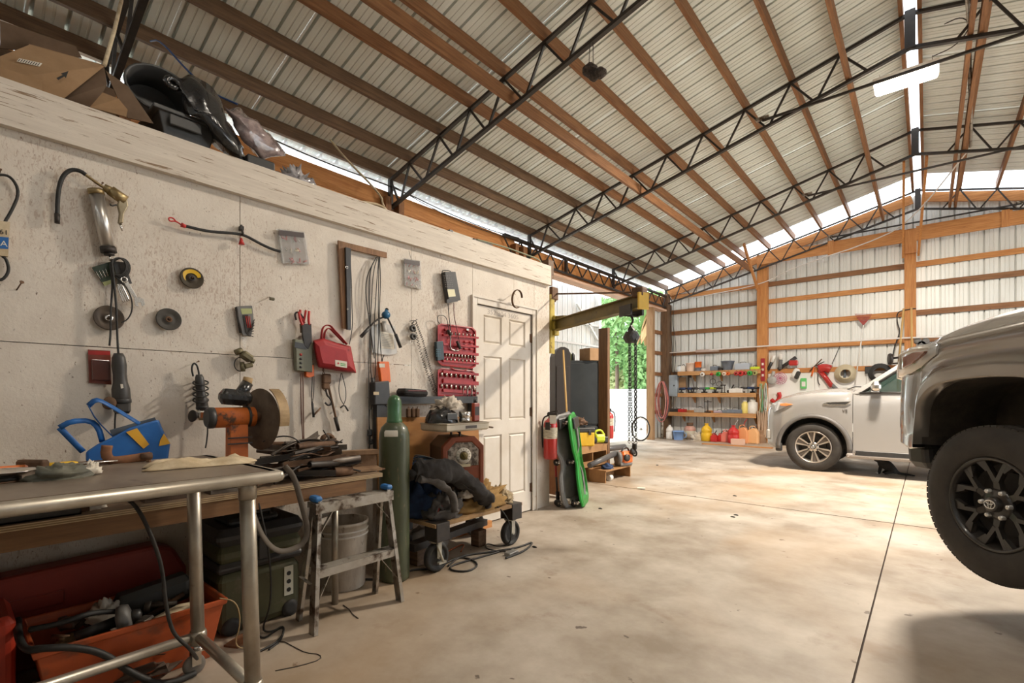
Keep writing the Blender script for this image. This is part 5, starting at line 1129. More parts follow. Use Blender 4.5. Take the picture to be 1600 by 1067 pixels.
# carburettor and ring
t = wt('carburettor', 'small olive-brown carburettor body hanging below the hex keys', 'machine part', 382, 545)
m = MB(t); m.cyl(wp(368, 551, .04), wp(378, 547, .04), .018, n=14); m.rbox(wp(385, 557, .045), (.05, .07, .045), .012, rx=-.6); m.cyl(wp(385, 560, .03), wp(398, 565, .05), .013); m.cyl(wp(378, 566, .03), wp(380, 580, .04), .013); m.rbox(wp(388, 571, .04), (.03, .05, .03), .008, rx=.3); obj('casting', m, mat('olive_casting', (.2, .17, .09), (.12, .1, .06), scale=12, rough=.5, metal=.5), t)
m = MB(t); m.tube([wp(376+10*math.cos(a), 569+11*math.sin(a), .03) for a in [.4+5*i/14 for i in range(15)]], .003, n=5, smooth=1); obj('wire_ring', m, steel_black, t)
# angle grinder hanging low, with cord
def grinder(t, body, head, mt):
    (u0, v0), (u1, v1) = body; a, b = wp(u0, v0, .055), wp(u1, v1, .055); d = b-a; L_ = d.length; s_ = L_/.27
    m = MB(t); m.lathe([(.018*s_, 0), (.026*s_, .02*s_), (.030*s_, .06*s_), (.027*s_, .10*s_), (.029*s_, .14*s_), (.036*s_, .17*s_), (.037*s_, .22*s_), (.034*s_, .235*s_)], a, d, 16); obj('body', m, mt, t)
    m = MB(t); m.lathe([(.037*s_, .218*s_), (.039*s_, .222*s_), (.039*s_, .235*s_), (.037*s_, .24*s_)], a, d, 16); obj('clamp_ring', m, blackp, t)
    m = MB(t); c_ = wp(head[0], head[1], .06); m.rbox((a+d*.94), (.06*s_, .06*s_, .07*s_), .012); m.cyl(a+d*.94, c_, .024*s_, n=12); obj('gear_head', m, mat('dark_cast', (.10, .09, .08), rough=.4, metal=.6), t)
grd = mat('charcoal_housing', (.06, .055, .05), (.04, .036, .033), scale=8, rough=.45)
t = wt('angle_grinder', 'charcoal angle grinder with a small brown disc hanging head down over the blue bag', 'grinder', 185, 538)
grinder(t, ((185, 552), (191, 640)), (176, 628), grd); m = MB(t); m.lathe([(.001, -.008), (.028, -.008), (.032, 0), (.032, .004), (.001, .006)], wp(171, 630, .075), (.75, -.65, .1), 24); obj('flap_disc', m, mat('brown_flap', (.20, .11, .06), (.12, .07, .04), scale=20, rough=.8), t)
tub(t, [(185, 552), (184, 540), (183, 515), (182, 480), (178, 440), (175, 412)], .005, black, 'power_lead', o=.055)
flatp(t, [(188, 600), (192, 600), (193, 606), (189, 607)], .092, .001, paper, 'rating_label'); tub(t, [(181, 640), (179, 665), (181, 690), (178, 712)], .004, black, 'power_lead', o=.06)
t = wt('blister_pack', 'red and black blister pack behind the hanging angle grinder', 'pack', 156, 546)
flatp(t, [(137, 546), (172, 548), (174, 601), (139, 598)], .008, .004, mat('red_card', (.22, .05, .03), rough=.35), 'card'); flatp(t, [(142, 561), (171, 563), (172, 595), (143, 594)], .0125, .016, mat('dark_red_film', (.11, .03, .022), rough=.15, coat=1), 'blister', bev=.004); flatp(t, [(138, 548), (172, 549), (172, 555), (138, 554)], .0125, .001, redm, 'red_header')
t = wt('corded_tool', 'black power tool wrapped in its cord on a nail left of the orange grinder', 'power tool', 307, 565)
grinder(t, ((311, 585), (317, 646)), (317, 650), grd); nail(t, 307, 566)
tub(t, [(312, 592), (309, 572), (303, 566), (299, 575), (302, 588)], .005, black, 'lead', o=.05)
for k in range(4):
    m = MB(t); m.tube([wp(313.5+12*math.cos(a), 598+k*9+4*math.sin(a), .055+.045*math.sin(a)) for a in [2*PI*i/14 for i in range(14)]], .0045, n=5, closed=True); obj('cord_turn', m, black, t)
m = MB(t); m.rbox(wp(317, 648, .055), (.06, .07, .06), .015); obj('motor_base', m, chrome, t); m = MB(t); m.lathe([(.001, 0), (.03, 0), (.034, .010), (.03, .012), (.001, .012)], wp(303, 650, .06), (.35, -.9, .1), 20); obj('disc', m, steel_black, t)
tub(t, [(322, 655), (325, 670), (323, 690), (321, 700)], .004, black, 'lead', o=.05)
# framing square, level
t = wt('wooden_square', 'large weathered wooden L-shaped square hanging by its corner', 'square', 530, 378)
sqm = wood('weathered_square', (.30, .15, .065), (.18, .085, .035), 2); flatp(t, [(527, 376), (538, 379), (545, 515), (534, 513)], .02, .014, sqm, 'long_arm'); flatp(t, [(538, 379), (603, 395), (603, 403.5), (538, 388)], .02, .014, sqm, 'short_arm'); nail(t, 536, 392)
t = wt('spirit_level', 'narrow black spirit level hanging inside the wooden square', 'level', 541, 388)
flatp(t, [(538, 387), (546, 389), (546, 516), (541, 515)], .036, .02, blackp, 'beam'); m = MB(t); m.lathe([(.007, 0), (.011, 0), (.011, .004), (.007, .004), (.007, 0)], wp(541.5, 418, .056), (1, 0, 0), 14, False); obj('vial_ring', m, chrome, t); m = MB(t); m.lathe([(.004, 0), (.007, 0), (.007, .003), (.004, .003), (.004, 0)], wp(543, 483, .056), (1, 0, 0), 12, False); obj('hole_ring', m, chrome, t)
cord('loose_lead', [wp(546, 392, .04), wp(549, 430, .03), wp(550, 480, .03), wp(551, 512, .03), wp(546, 538, .03)], .003, black, 'thin black cord hanging beside the spirit level')
# cord bundle
t = wt('lead_bundle', 'bundle of long black leads hanging from the short arm of the wooden square', 'cords', 590, 400)
for q in ([(588, 402), (578, 420), (576, 470), (580, 520), (578, 570), (582, 600)], [(590, 401), (583, 425), (580, 480), (577, 540), (576, 600), (577, 690)], [(592, 401), (592, 430), (591, 470), (592, 520), (590, 560), (592, 590)], [(593, 401), (595, 440), (592, 500), (595, 550), (597, 568)], [(588, 402), (573, 430), (571, 460), (577, 500), (585, 560)], [(592, 402), (588, 450), (584, 520), (588, 575), (580, 640)]): tub(t, q, .0035, black, 'lead', o=.035)
m = MB(t); m.cyl(wp(582, 590, .035), wp(583, 605, .035), .014, .010); obj('plug', m, blackp, t)
# pliers, meter, red bag
t = wt('pliers', 'red-handled pliers hanging over the grey-green meter', 'pliers', 476, 488)
tub(t, [(467, 487), (469, 500), (473, 508)], .009, red, 'red_grip', o=.05, sm=1); tub(t, [(483, 486), (482, 498), (483, 508)], .009, red, 'red_grip', o=.05, sm=1); flatp(t, [(470, 506), (485, 506), (486, 534), (480, 546), (474, 540), (471, 524)], .04, .016, steel_black, 'jaws', bev=.003)
tub(t, [(463, 500), (460, 489), (468, 487), (474, 497)], .006, steel_black, 'lever', o=.035)
t = wt('pliers', 'second red-handled pair of pliers behind the first, grips showing above', 'pliers', 472, 486)
tub(t, [(469, 484), (470, 496), (476, 505)], .008, red, 'red_grip', o=.03, sm=1); tub(t, [(478, 485), (476, 496), (473, 506)], .008, red, 'red_grip', o=.03, sm=1); flatp(t, [(468, 506), (476, 506), (475, 520), (469, 520)], .022, .014, rust, 'jaws')
t = wt('battery_tester', 'grey-green handheld meter with four buttons under the red-handled pliers', 'meter', 468, 532)
mg = mat('grey_green_case', (.20, .20, .14), (.15, .15, .1), scale=8, rough=.5); flatp(t, [(456, 530), (486, 536), (484, 548), (484, 582), (459, 579), (458, 549)], .012, .04, mg, 'case', bev=.005); flatp(t, [(461, 534), (480, 538), (479, 546), (460, 543)], .0525, .002, blackp, 'screen', 'dark display')
for k in range(4): m = MB(t); m.lathe([(.009, 0), (.008, .004), (.001, .005)], wp(470, 554+k*6.5, .052), (1, 0, 0), 12); obj('button', m, redm if k == 0 else blackp, t)
t = wt('orange_tool', 'small orange plastic tool behind the grey-green meter', 'tool', 481, 571); flatp(t, [(475, 572), (487, 570), (488, 588), (480, 590), (475, 588)], .012, .03, orange, 'shell', bev=.004)
t = wt('test_leads', 'pair of brown test leads hanging below the meter', 'cords', 471, 583)
for q in ([(470, 583), (470, 620), (471.5, 660), (475, 720)], [(473, 583), (474, 620), (474, 660), (476, 720)]): tub(t, q, .004, mat('brown_lead', (.16, .07, .045), rough=.5), 'lead')
t = wt('clamp_cord', 'black cord with a clamp at its end hanging beside the brown leads', 'cord', 488, 568)
tub(t, [(488, 568), (488, 600), (486, 625), (489, 640), (491, 645)], .0035, black, 'cord'); tub(t, [(490, 568), (491, 605), (488, 632), (489, 645)], .003, black, 'cord'); m = MB(t); m.cyl(wp(488, 630, .03), wp(490, 652, .03), .008); obj('handle', m, blackp, t); tub(t, [(489, 650), (501, 637)], .006, rust, 'jaw', sm=0)
t = wt('red_bag', 'red zip first-aid style bag with a white label and looped handles', 'bag', 512, 508)
m = MB(t)
for_ = [(489, 532), (503, 528), (525, 535), (548, 541), (552, 562), (557, 583), (530, 580), (497, 574), (492, 552)]
cen = Vector((523, 556))
m.loft([[wp(u, v, .012) for u, v in for_], [wp(u, v, .05) for u, v in for_], [wp(cen.x+(u-cen.x)*.93, cen.y+(v-cen.y)*.9, .085) for u, v in for_], [wp(cen.x+(u-cen.x)*.7, cen.y+(v-cen.y)*.6, .10) for u, v in for_]], True, True, False)
rb_ = mat('red_nylon', (.40, .016, .02), (.31, .012, .015), scale=9, rough=.55, bump=.3); obj('bag_body', m, rb_, t, bev=.006)
tub(t, [(502, 529), (503, 514), (508, 508), (516, 508), (522, 516), (532, 526), (542, 538)], .01, rb_, 'handle', o=.07, flat=(.004, .014)); tub(t, [(506, 530), (507, 518), (514, 511), (524, 522), (538, 536)], .01, rb_, 'handle', o=.03, flat=(.004, .014))
flatp(t, [(510, 536), (545, 546), (545.5, 548.5), (510, 539)], .092, .002, mat('zip_dark_red', (.25, .015, .02), rough=.5), 'zip'); flatp(t, [(523.5, 562), (542, 565), (542, 575), (524, 572)], .100, .002, paper, 'white_label', 'white label with a red cross'); 
m = MB(t); c_ = wp(528.5, 567.5, .1035); m.box(c_, (.001, .016, .005)); m.box(c_, (.0012, .005, .016)); obj('red_cross', m, red, t)
for k in range(2): flatp(t, [(532, 567+2.5*k), (540, 568.5+2.5*k), (540, 569.8+2.5*k), (532, 568.3+2.5*k)], .1021, .0006, green, 'label_line')
t = wt('come_along', 'rusty ratchet puller with a hook and long lever hanging under the red bag', 'ratchet puller', 510, 578)
m = MB(t); m.rbox(wp(510, 592, .03), (.035, .06, .07), .01); m.rbox(wp(509, 603, .03), (.03, .05, .05), .01); obj('ratchet', m, rust, t); tub(t, [(509, 608), (511, 618), (516, 622), (519, 630), (513, 634), (508, 629)], .007, steel_black, 'hook'); tub(t, [(511, 592), (517, 620), (524, 650), (529, 672)], .009, rust, 'lever', sm=1); 
m = MB(t); m.cyl(wp(524, 652, .03), wp(529, 673, .03), .014, .012); obj('lever_grip', m, steel_black, t)
for k in range(6): m = MB(t); a = wp(505+k*.5, 578+6*k, .03); m.tube([a+Vector((0 if k % 2 else .008*math.cos(q), .008*math.cos(q) if k % 2 else 0, .012*math.sin(q))) for q in [2*PI*i/8 for i in range(8)]], .0028, n=4, closed=True); obj('chain_link', m, rust, t)
t = wt('wire_loop', 'thin black cord loop with a toggle hanging right of the ratchet puller', 'cord', 533, 583)
tub(t, [(533, 583), (529, 605), (531, 622), (537, 632)], .003, black, 'cord'); tub(t, [(534, 583), (540, 605), (541, 622), (537, 632)], .003, black, 'cord'); tub(t, [(532, 637), (538, 632), (544, 642)], .006, steel_black, 'toggle', sm=1)
# blue-hubbed two-arm tool over a paper bag
t = wt('riveter', 'lever tool with a blue hub and two splayed black arms above the plastic sleeve', 'lever tool', 604, 484)
m = MB(t); m.lathe([(.026, -.02), (.03, 0), (.026, .02), (.001, .025)], wp(603, 492, .06), (1, 0, 0), 20); m.cyl(wp(603, 492, .05), wp(604, 483, .05), .022, .010); obj('hub', m, mat('blue_hub', (.02, .13, .26), rough=.4), t, 'blue hub'); m = MB(t); m.lathe([(.012, 0), (.014, .01), (.008, .018)], wp(604.5, 485, .05), (0, 0, 1), 12); obj('cap', m, steel_black, t)
tub(t, [(600, 495), (588, 500), (578, 510)], .007, steel_black, 'arm', o=.055, sm=1); tub(t, [(606, 497), (613, 512), (619, 525)], .007, steel_black, 'arm', o=.055, sm=1); m = MB(t); m.cyl(wp(578, 511, .055), wp(564, 526, .055), .013); obj('grip', m, blackp, t); m = MB(t); m.cyl(wp(618, 522, .055), wp(626, 543, .055), .013); obj('grip', m, blackp, t)
t = wt('instruction_bag', 'clear plastic sleeve holding a printed sheet under the blue-hubbed tool', 'sleeve', 602, 500)
flatp(t, [(580, 510), (596, 504), (617, 510), (620, 552), (606, 555), (581, 551)], .008, .004, mat('cloudy_sleeve', (.60, .57, .50), (.5, .46, .4), scale=8, rough=.25), 'sleeve'); flatp(t, [(595, 518), (615, 521), (616, 546), (596, 544)], .0125, .001, paper, 'sheet')
for k in range(8): flatp(t, [(597, 521+2.6*k), (614, 524+2.5*k), (614, 524.9+2.5*k), (597, 521.9+2.6*k)], .0136, .0004, mat('grey_print', (.35, .33, .3), rough=.7), 'text_line')
m = MB(t); m.cyl(wp(600, 502, .03), wp(601, 518, .03), .016, .014, n=14); obj('white_cap', m, white, t)
t = wt('pendant_remote', 'orange pendant control with a white label hanging above the black box', 'remote', 597, 562)
flatp(t, [(588, 565), (604, 565), (607, 597), (592, 599)], .03, .035, orange, 'shell', bev=.006); flatp(t, [(592, 568), (601, 568), (601.5, 574), (593, 574)], .0655, .001, paper, 'label'); tub(t, [(597, 566), (598, 559), (600, 555)], .004, steel_black, 'hanger')
t = wt('charger_box', 'black boxy charger with a small cream label hanging above the green cylinder', 'charger', 588, 595)
flatp(t, [(577, 597), (600, 595), (602, 632), (577, 633)], .012, .07, blackp, 'case', bev=.008); flatp(t, [(583.5, 612), (592, 612), (592, 617), (583.5, 617)], .0825, .001, cream, 'label'); tub(t, [(601, 600), (603.5, 620), (601, 640)], .006, black, 'coiled_lead', o=.05)
t = wt('power_adapter', 'small black adapter block below the charger box', 'adapter', 595, 634); flatp(t, [(588, 634), (601, 634), (601, 652), (588, 652)], .012, .05, blackp, 'block', bev=.004)
t = wt('hanging_plug', 'black cord ending in a plug hanging down left of the green cylinder', 'cord', 577, 640)
tub(t, [(577, 640), (576.5, 660), (578, 672)], .004, black, 'cord'); m = MB(t); m.rbox(wp(578, 676, .03), (.03, .035, .05), .008); m.rbox(wp(579.5, 690, .03), (.03, .03, .04), .008); obj('plug', m, blackp, t); tub(t, [(579, 680), (578, 694), (576, 705)], .004, black, 'cord')
# spiral lead with round receivers
t = wt('spiral_lead', 'coiled telephone-style black lead with round ends hanging in a long loop', 'cord', 648, 503)
def spiral(pts, turns, r, o=.03):
    P = [wp(u, v, o) for u, v in pts]; n = turns*7; out = []
    for i in range(n+1):
        f = i/n*(len(P)-1); k = min(int(f), len(P)-2); p = P[k].lerp(P[k+1], f-k); a = 2*PI*i/7; out.append(p+Vector((math.cos(a)*r, math.sin(a)*r*.6, 0)))
    m = MB(t); m.tube(out, .0024, n=4); obj('coil', m, black, t)
spiral([(650, 504), (660, 530), (668, 560), (676, 590), (683, 612)], 34, .010); spiral([(645, 503), (652, 530), (660, 560), (668, 585), (680, 614)], 26, .012)
for (u, v) in ((644.5, 513), (645.5, 526)):
    m = MB(t); m.lathe([(.010, -.01), (.026, -.01), (.028, 0), (.026, .012), (.012, .014), (.010, .006)], wp(u, v, .03), (1, 0, 0), 20, False); obj('round_end', m, grd, t)
tub(t, [(640, 502), (646, 500), (652, 503), (648, 508), (642, 505), (652, 499)], .003, steel_black, 'tangle')
# battery load tester
t = wt('load_tester', 'black perforated battery load tester with two leads beside the red socket case', 'battery tester', 700, 425)
flatp(t, [(689, 426), (706, 426), (714, 470), (696, 474)], .012, .05, mat('pitted_black', (.06, .057, .055), (.03, .03, .03), scale=8, rough=.5), 'case', bev=.004)
for i in range(5):
    for j in range(6):
        m = MB(t); u = 694+2.6*i+j*.55; v = 431+3.4*j; m.box(wp(u, v, .0625), (.001, .006, .006)); obj('vent_hole', m, mat('vent_grey', (.22, .2, .18), rough=.6), t)
flatp(t, [(699, 452), (710, 452), (712, 463), (701, 464)], .0625, .001, mat('gauge_face', (.75, .70, .45), rough=.4), 'gauge', 'pale yellow gauge'); flatp(t, [(697, 468), (713, 465), (714, 471), (697, 474)], .055, .012, blackp, 'switch_bar'); tub(t, [(691, 427), (691, 422), (704, 423), (705, 427)], .004, steel_black, 'handle', o=.04, sm=1)
tub(t, [(700, 474), (701, 490), (703, 505), (704, 520)], .0035, black, 'lead', o=.05); tub(t, [(709, 473), (709, 492), (714, 515), (719, 540), (721, 545)], .0035, mat('dark_red_lead', (.12, .02, .02), rough=.5), 'lead', o=.06)
for q in ([(700, 515), (704, 524)], [(714, 533), (719, 545)]): tub(t, q, .012, steel_black, 'clamp', o=.075, sm=0); 
tub(t, [(687, 506), (683, 500), (684, 493), (693, 492), (699, 499), (701, 515)], .003, black, 'lead', o=.05)
t = wt('stud_finder', 'teal-faced black handheld gadget hanging left of the red socket case', 'gadget', 684, 533)
flatp(t, [(678, 534), (689, 533), (691, 562), (680, 564)], .03, .03, mat('dark_teal', (.02, .04, .05), rough=.4), 'shell', bev=.005)
for k in range(4):
    for j in range(3): m = MB(t); m.box(wp(682.5+2.4*j, 546+3.4*k, .061), (.002, .009, .009)); obj('key', m, mat('teal_key', (.05, .13, .16), rough=.4), t)
# open red socket case
t = wt('socket_case', 'open red moulded socket-set case hung flat beside the door', 'tool case', 700, 508)
up = [(684, 508), (690, 505), (738, 511), (744, 517), (744, 572), (737, 576), (690, 571), (684, 565)]; lo = [(684, 578), (690, 575), (738, 579), (744, 584), (744, 619), (684, 619)]
redc = mat('red_case_moulding', (.42, .016, .02), (.33, .012, .015), scale=9, rough=.42)
def ysz(u, v, o): return wp(u, v, o)
for pts, nm in ((up, 'upper_tray'), (lo, 'lower_tray')):
    m = MB(t); cc = Vector((sum(p[0] for p in pts)/len(pts), sum(p[1] for p in pts)/len(pts))); sh = [(cc.x+(u-cc.x)*.94, cc.y+(v-cc.y)*.95) for u, v in pts]
    m.loft([[wp(u, v, .012) for u, v in pts], [wp(u, v, .045) for u, v in pts], [wp(u, v, .047) for u, v in sh], [wp(u, v, .034) for u, v in sh]], True, True, False); tr = obj(nm, m, redc, t)
def bar_(u0, u1, v, dv, o0, o1, nm='rib_bar'):
    a = wp(u0, v, 0); b = wp(u1, v+(u1-u0)*.08, 0); m = MB(t); hh = dv*wpx(715); m.loft([[Vector((XW+o, p.y, p.z+s_*hh/2)) for o, s_ in ((o0, -1), (o1, -1), (o1, 1), (o0, 1))] for p in (a, b)], True, True, False); obj(nm, m, redc, t)
for v, dv in ((526, 3), (540, 3), (552, 4), (566, 3), (583, 4), (597, 6), (612, 4)): bar_(687, 742, v-2, dv, .033, .050)
def socks(u0, u1, v, n_, r, h, mt, o=.046):
    for k in range(n_):
        u = u0+(u1-u0)*k/(n_-1); p = wp(u, v+(u-u0)*.08, o); m = MB(t); m.lathe([(r*.6, h), (r, h), (r, 0), (r*.9, -.0), (r*.6, -.001)], p-Vector((0, 0, h/2)), (0, 0, 1), 10, True); obj('socket', m, mt, t)
sk_ = mat('socket_chrome', (.62, .56, .5), (.2, .17, .15), scale=30, rough=.25, metal=1)
socks(692, 741, 554, 11, .009, .028, sk_); socks(692, 741, 561, 9, .008, .022, sk_); socks(690, 741, 585, 8, .011, .034, sk_); socks(690, 741, 603, 8, .011, .034, sk_); socks(700, 741, 521, 8, .006, .03, sk_)
tub(t, [(703, 516), (704, 530), (703, 545), (712, 548), (718, 547)], .007, sk_, 'ratchet', o=.055, sm=1); m = MB(t); m.lathe([(.02, 0), (.018, .012), (.001, .013)], wp(716, 540, .045), (1, 0, 0), 16); obj('ratchet_head', m, sk_, t)
for k in range(3):
    for j in range(2): m = MB(t); m.rbox(wp(728+9*j, 534+5.5*k+.8*j, .045), (.012, .045, .018), .004); obj('bit_block', m, redc, t)
for uu in (696, 731): m = MB(t); m.rbox(wp(uu+2, 515+(uu-690)*.06, .045), (.02, .05, .02), .005); obj('handle_pocket', m, mat('dark_red_pocket', (.28, .015, .02), rough=.5), t)
m = MB(t); m.rbox(wp(730, 515, .05), (.02, .03, .02), .004); obj('chrome_adapter', m, chrome, t); tub(t, [(704, 574), (710, 578), (725, 579), (730, 577)], .005, redc, 'handle', o=.05)
for k in range(3): tub(t, [(724+7*k, 619), (724+7*k, 606), (728+7*k, 602), (730+7*k, 608), (730+7*k, 619)], .003, sk_, 'spanner', o=.055, sm=1)
# horseshoe
t = wt('horseshoe', 'dark iron horseshoe hung on the wall above the white door', 'horseshoe', 806, 458)
c_ = wp(808, 467, .10); sc_ = wpx(808); m = MB(t); m.tube([c_+Vector((.012*math.sin(a), math.cos(a)*.075, math.sin(a)*.088)) for a in [.25+5.0*i/20 for i in range(21)]], .01, n=6, flat=(.005, .013)); obj('shoe', m, rust, t); m = MB(t); m.cyl(wp(803, 458, 0), wp(805, 460, .1), .003, n=6); obj('nail', m, rust, t)
# organiser strings
cord('hang_string', [wp(639, 392, .03), wp(641, 400, .02), wp(643, 406, .03)], .0015, steel_black, 'short string holding the smaller parts organiser', 'string')
# ================================================================ CART, WELDER AND HEAP OF COATS
CX0, CX1, CY0, CY1, CZ = -3.10, -2.53, 2.17, 3.10, .345
t = thing('platform_cart', 'low wooden platform cart on large black casters beside the white door', 'cart', ((CX0+CX1)/2, (CY0+CY1)/2, 0))
cp = mat('dirty_ply_deck', (.42, .26, .12), (.20, .12, .06), scale=4, rough=.75, c3=(.06, .045, .03), t3=(.6, .7), s3=5)
m = MB(t); m.bb((CX0, CY0, CZ-.024), (CX1, CY1, CZ)); obj('deck', m, cp, t)
m = MB(t); m.bb((CX0+.08, CY0+.2, CZ-.075), (CX0+.12, CY1-.1, CZ-.024)); obj('under_rail', m, W['y'], t)
for x, y, f in ((CX1-.07, CY0+.07, 1), (CX1-.07, CY1-.07, 1), (CX0+.09, CY0+.07, 0), (CX0+.09, CY1-.07, 0)):
    m = MB(t); m.bb((x-.055, y-.06, .22), (x+.075, y+.06, CZ+.003 if f else .33)); obj('corner_block', m, steel_black, t, bev=.004)
    m = MB(t); m.cyl((x, y, .205), (x, y, .222), .05, n=16); m.bb((x-.035, y-.02, .10), (x-.030, y+.02, .21)); m.bb((x+.030, y-.02, .10), (x+.035, y+.02, .21)); m.cyl((x-.04, y, .10), (x+.04, y, .10), .010, n=10); fk = obj('caster_fork', m, mat('pale_zinc', (.55, .53, .46), (.4, .37, .3), scale=9, rough=.45, metal=.5), t)
    m = MB(t); m.lathe([(.02, -.022), (.055, -.018), (.07, -.012), (.075, -.024), (.094, -.024), (.101, -.014), (.101, .014), (.094, .024), (.075, .024), (.07, .012), (.055, .018), (.02, .022)], (x, y, .101), (1, 0, 0), 32); obj('caster_wheel', m, black, fk)
    if f and y < 2.5:
        m = MB(t); m.bb((x+.03, y-.02, .06), (x+.055, y+.045, .075)); m.tube([(x+.045, y-.03, .20), (x+.05, y, .12), (x+.05, y+.02, .07)], .009, n=6, smooth=1); obj('brake_lever', m, mat('pale_zinc', (.55, .53, .46)), fk)
# welder
WX, WY = -2.80, 2.63
t = thing('stick_welder', 'brown-red upright welding machine with a round dial face standing on the cart', 'welder', (WX, WY, CZ))
wr_ = mat('dull_red_enamel', (.28, .075, .035), (.20, .055, .028), scale=6, rough=.45)
def oct_(k, z0, z1, c=.07): return [(-k, z0), (k, z0), (k, z1-c), (k-c, z1), (-k+c, z1), (-k, z1-c)]
rz_ = -.40; RM = Matrix.Rotation(rz_, 4, 'Z')
m = MB(); m.M = RM; m.loft([[Vector((x, y, z)) for y, z in oct_(.165, .02, .56)] for x in (-.20, .10)], True, True, False); obj('case', m, mat('dark_case', (.11, .07, .045), (.07, .05, .035), scale=6, rough=.5), t, bev=.008)
m = MB(); m.M = RM; m.loft([[Vector((.10, y, z)) for y, z in oct_(.168, .015, .565)], [Vector((.135, y, z)) for y, z in oct_(.165, .02, .56)], [Vector((.135, y, z)) for y, z in oct_(.135, .05, .53)], [Vector((.125, y, z)) for y, z in oct_(.13, .055, .525)]], True, True, False); obj('front_bezel', m, wr_, t, bev=.004)
m = MB(); m.M = RM; m.loft([[Vector((.126, y, z)) for y, z in oct_(.125, .34, .52, .05)], [Vector((.130, y, z)) for y, z in oct_(.12, .345, .515, .05)]], True, True, False); fp = obj('dial_plate', m, mat('speckled_plate', (.42, .36, .30), (.10, .08, .065), scale=26, rough=.4, metal=.4, t=(.42, .55)), t, 'worn silver and black dial plate')
m = MB(); m.M = RM; m.lathe([(.035, 0), (.06, .001), (.062, .003), (.035, .003)], (.129, 0, .42), (1, 0, 0), 28, False); obj('dial_ring', m, paper, fp)
m = MB(); m.M = RM; m.lathe([(.03, 0), (.027, .02), (.001, .022)], (.130, 0, .42), (1, 0, 0), 20); m.box((.158, 0, .42), (.014, .012, .06), rx=.6); obj('dial_knob', m, mat('dark_yellow_knob', (.16, .12, .03), rough=.5), fp)
for k in range(11):
    a = PI*(-.2+1.4*k/10); m = MB(); m.M = RM; m.box((.1335, .048*math.cos(a), .42+.048*math.sin(a)), (.001, .003, .010), rx=a-PI/2); obj('dial_mark', m, ink, fp)
for y in (-.07, 0, .07): m = MB(); m.M = RM; m.cyl((.12, y, .15), (.15, y, .15), .016); obj('outlet', m, blackp, t)
m = MB(); m.M = RM; m.box((.131, 0, .235), (.004, .25, .012)); m.box((.131, -.01, .16), (.004, .004, .16)); obj('panel_crease', m, wr_, t)
m = MB(); m.M = RM; m.tube([(-.15, 0, .55), (-.15, 0, .60), (.05, 0, .60), (.05, 0, .55)], .01, n=6, smooth=1); obj('lift_handle', m, steel_black, t)
m = MB(); m.M = RM; m.box((.133, -.03, .345), (.003, .17, .02)); obj('amp_strip', m, mat('cream_strip', (.6, .5, .33), rough=.5), fp)
# clear lid tray on the welder with its load
t = thing('organiser_lid', 'milky plastic tray laid across the top of the welder', 'tray', (-2.83, 2.63, CZ+.605))
m = MB(); m.loft([[Vector((x*k, y*k2, z)) for x, y in ((-.15, -.22), (.15, -.22), (.15, .23), (-.15, .23))] for k, k2, z in ((.93, .95, 0), (1, 1, .012), (1, 1, .05), (1.03, 1.02, .055), (1.03, 1.02, .062), (.96, .97, .062), (.93, .95, .01))], True, True, False); obj('tray', m, mat('milky_plastic', (.62, .55, .42), (.5, .43, .32), scale=9, rough=.3), t, bev=.002)
m = MB(); m.box((.152, .03, .03), (.002, .12, .022)); obj('print', m, mat('dark_print', (.1, .08, .07), rough=.6), t)
TZ2 = CZ+.605+.062
t = thing('welding_helmet', 'black welding helmet lying on the milky tray under a white rag', 'helmet', (-2.86, 2.52, TZ2)); obj('shell', lump((0, 0, 0), (.12, .13, .13), 2, amp=.08, fr=2, n=(28, 12)), bagp, t); m = MB(); m.rbox((.115, 0, .05), (.01, .1, .05), .003); obj('lens_frame', m, blackp, t)
t = thing('white_rag', 'dirty white rag draped over the welding helmet', 'rag', (-2.87, 2.58, TZ2+.10)); obj('rag', lump((0, 0, 0), (.10, .12, .08), 7, amp=.45, fr=3.5, n=(30, 14)), mat('dirty_white_cloth', (.62, .55, .46), (.4, .34, .27), scale=9, rough=.9, bump=.5), t)
t = thing('steel_cup', 'stainless cup standing on the milky tray', 'cup', (-2.75, 2.66, TZ2)); m = MB(); m.lathe([(.04, 0), (.045, .004), (.045, .03), (.042, .034), (.042, .04), (.046, .044), (.046, .085), (.043, .085), (.04, .01), (.001, .008)], (0, 0, 0), n=28, cap=False); obj('cup', m, chrome, t)
t = thing('red_can', 'small red rectangular can with a black spout cap on the milky tray', 'can', (-2.80, 2.83, TZ2)); m = MB(); m.rbox((0, 0, .075), (.035, .065, .15), .008); obj('can', m, mat('red_can_paint', (.42, .07, .035), rough=.35), t); m = MB(); m.cyl((0, 0, .15), (0, 0, .175), .014); m.tube([(0, -.02, .155), (0, -.02, .185), (0, .02, .185)], .004, n=5, smooth=1); obj('spout', m, blackp, t); m = MB(); m.box((.0182, 0, .085), (.001, .05, .07)); obj('can_label', m, mat('dark_label', (.08, .06, .055)), t)
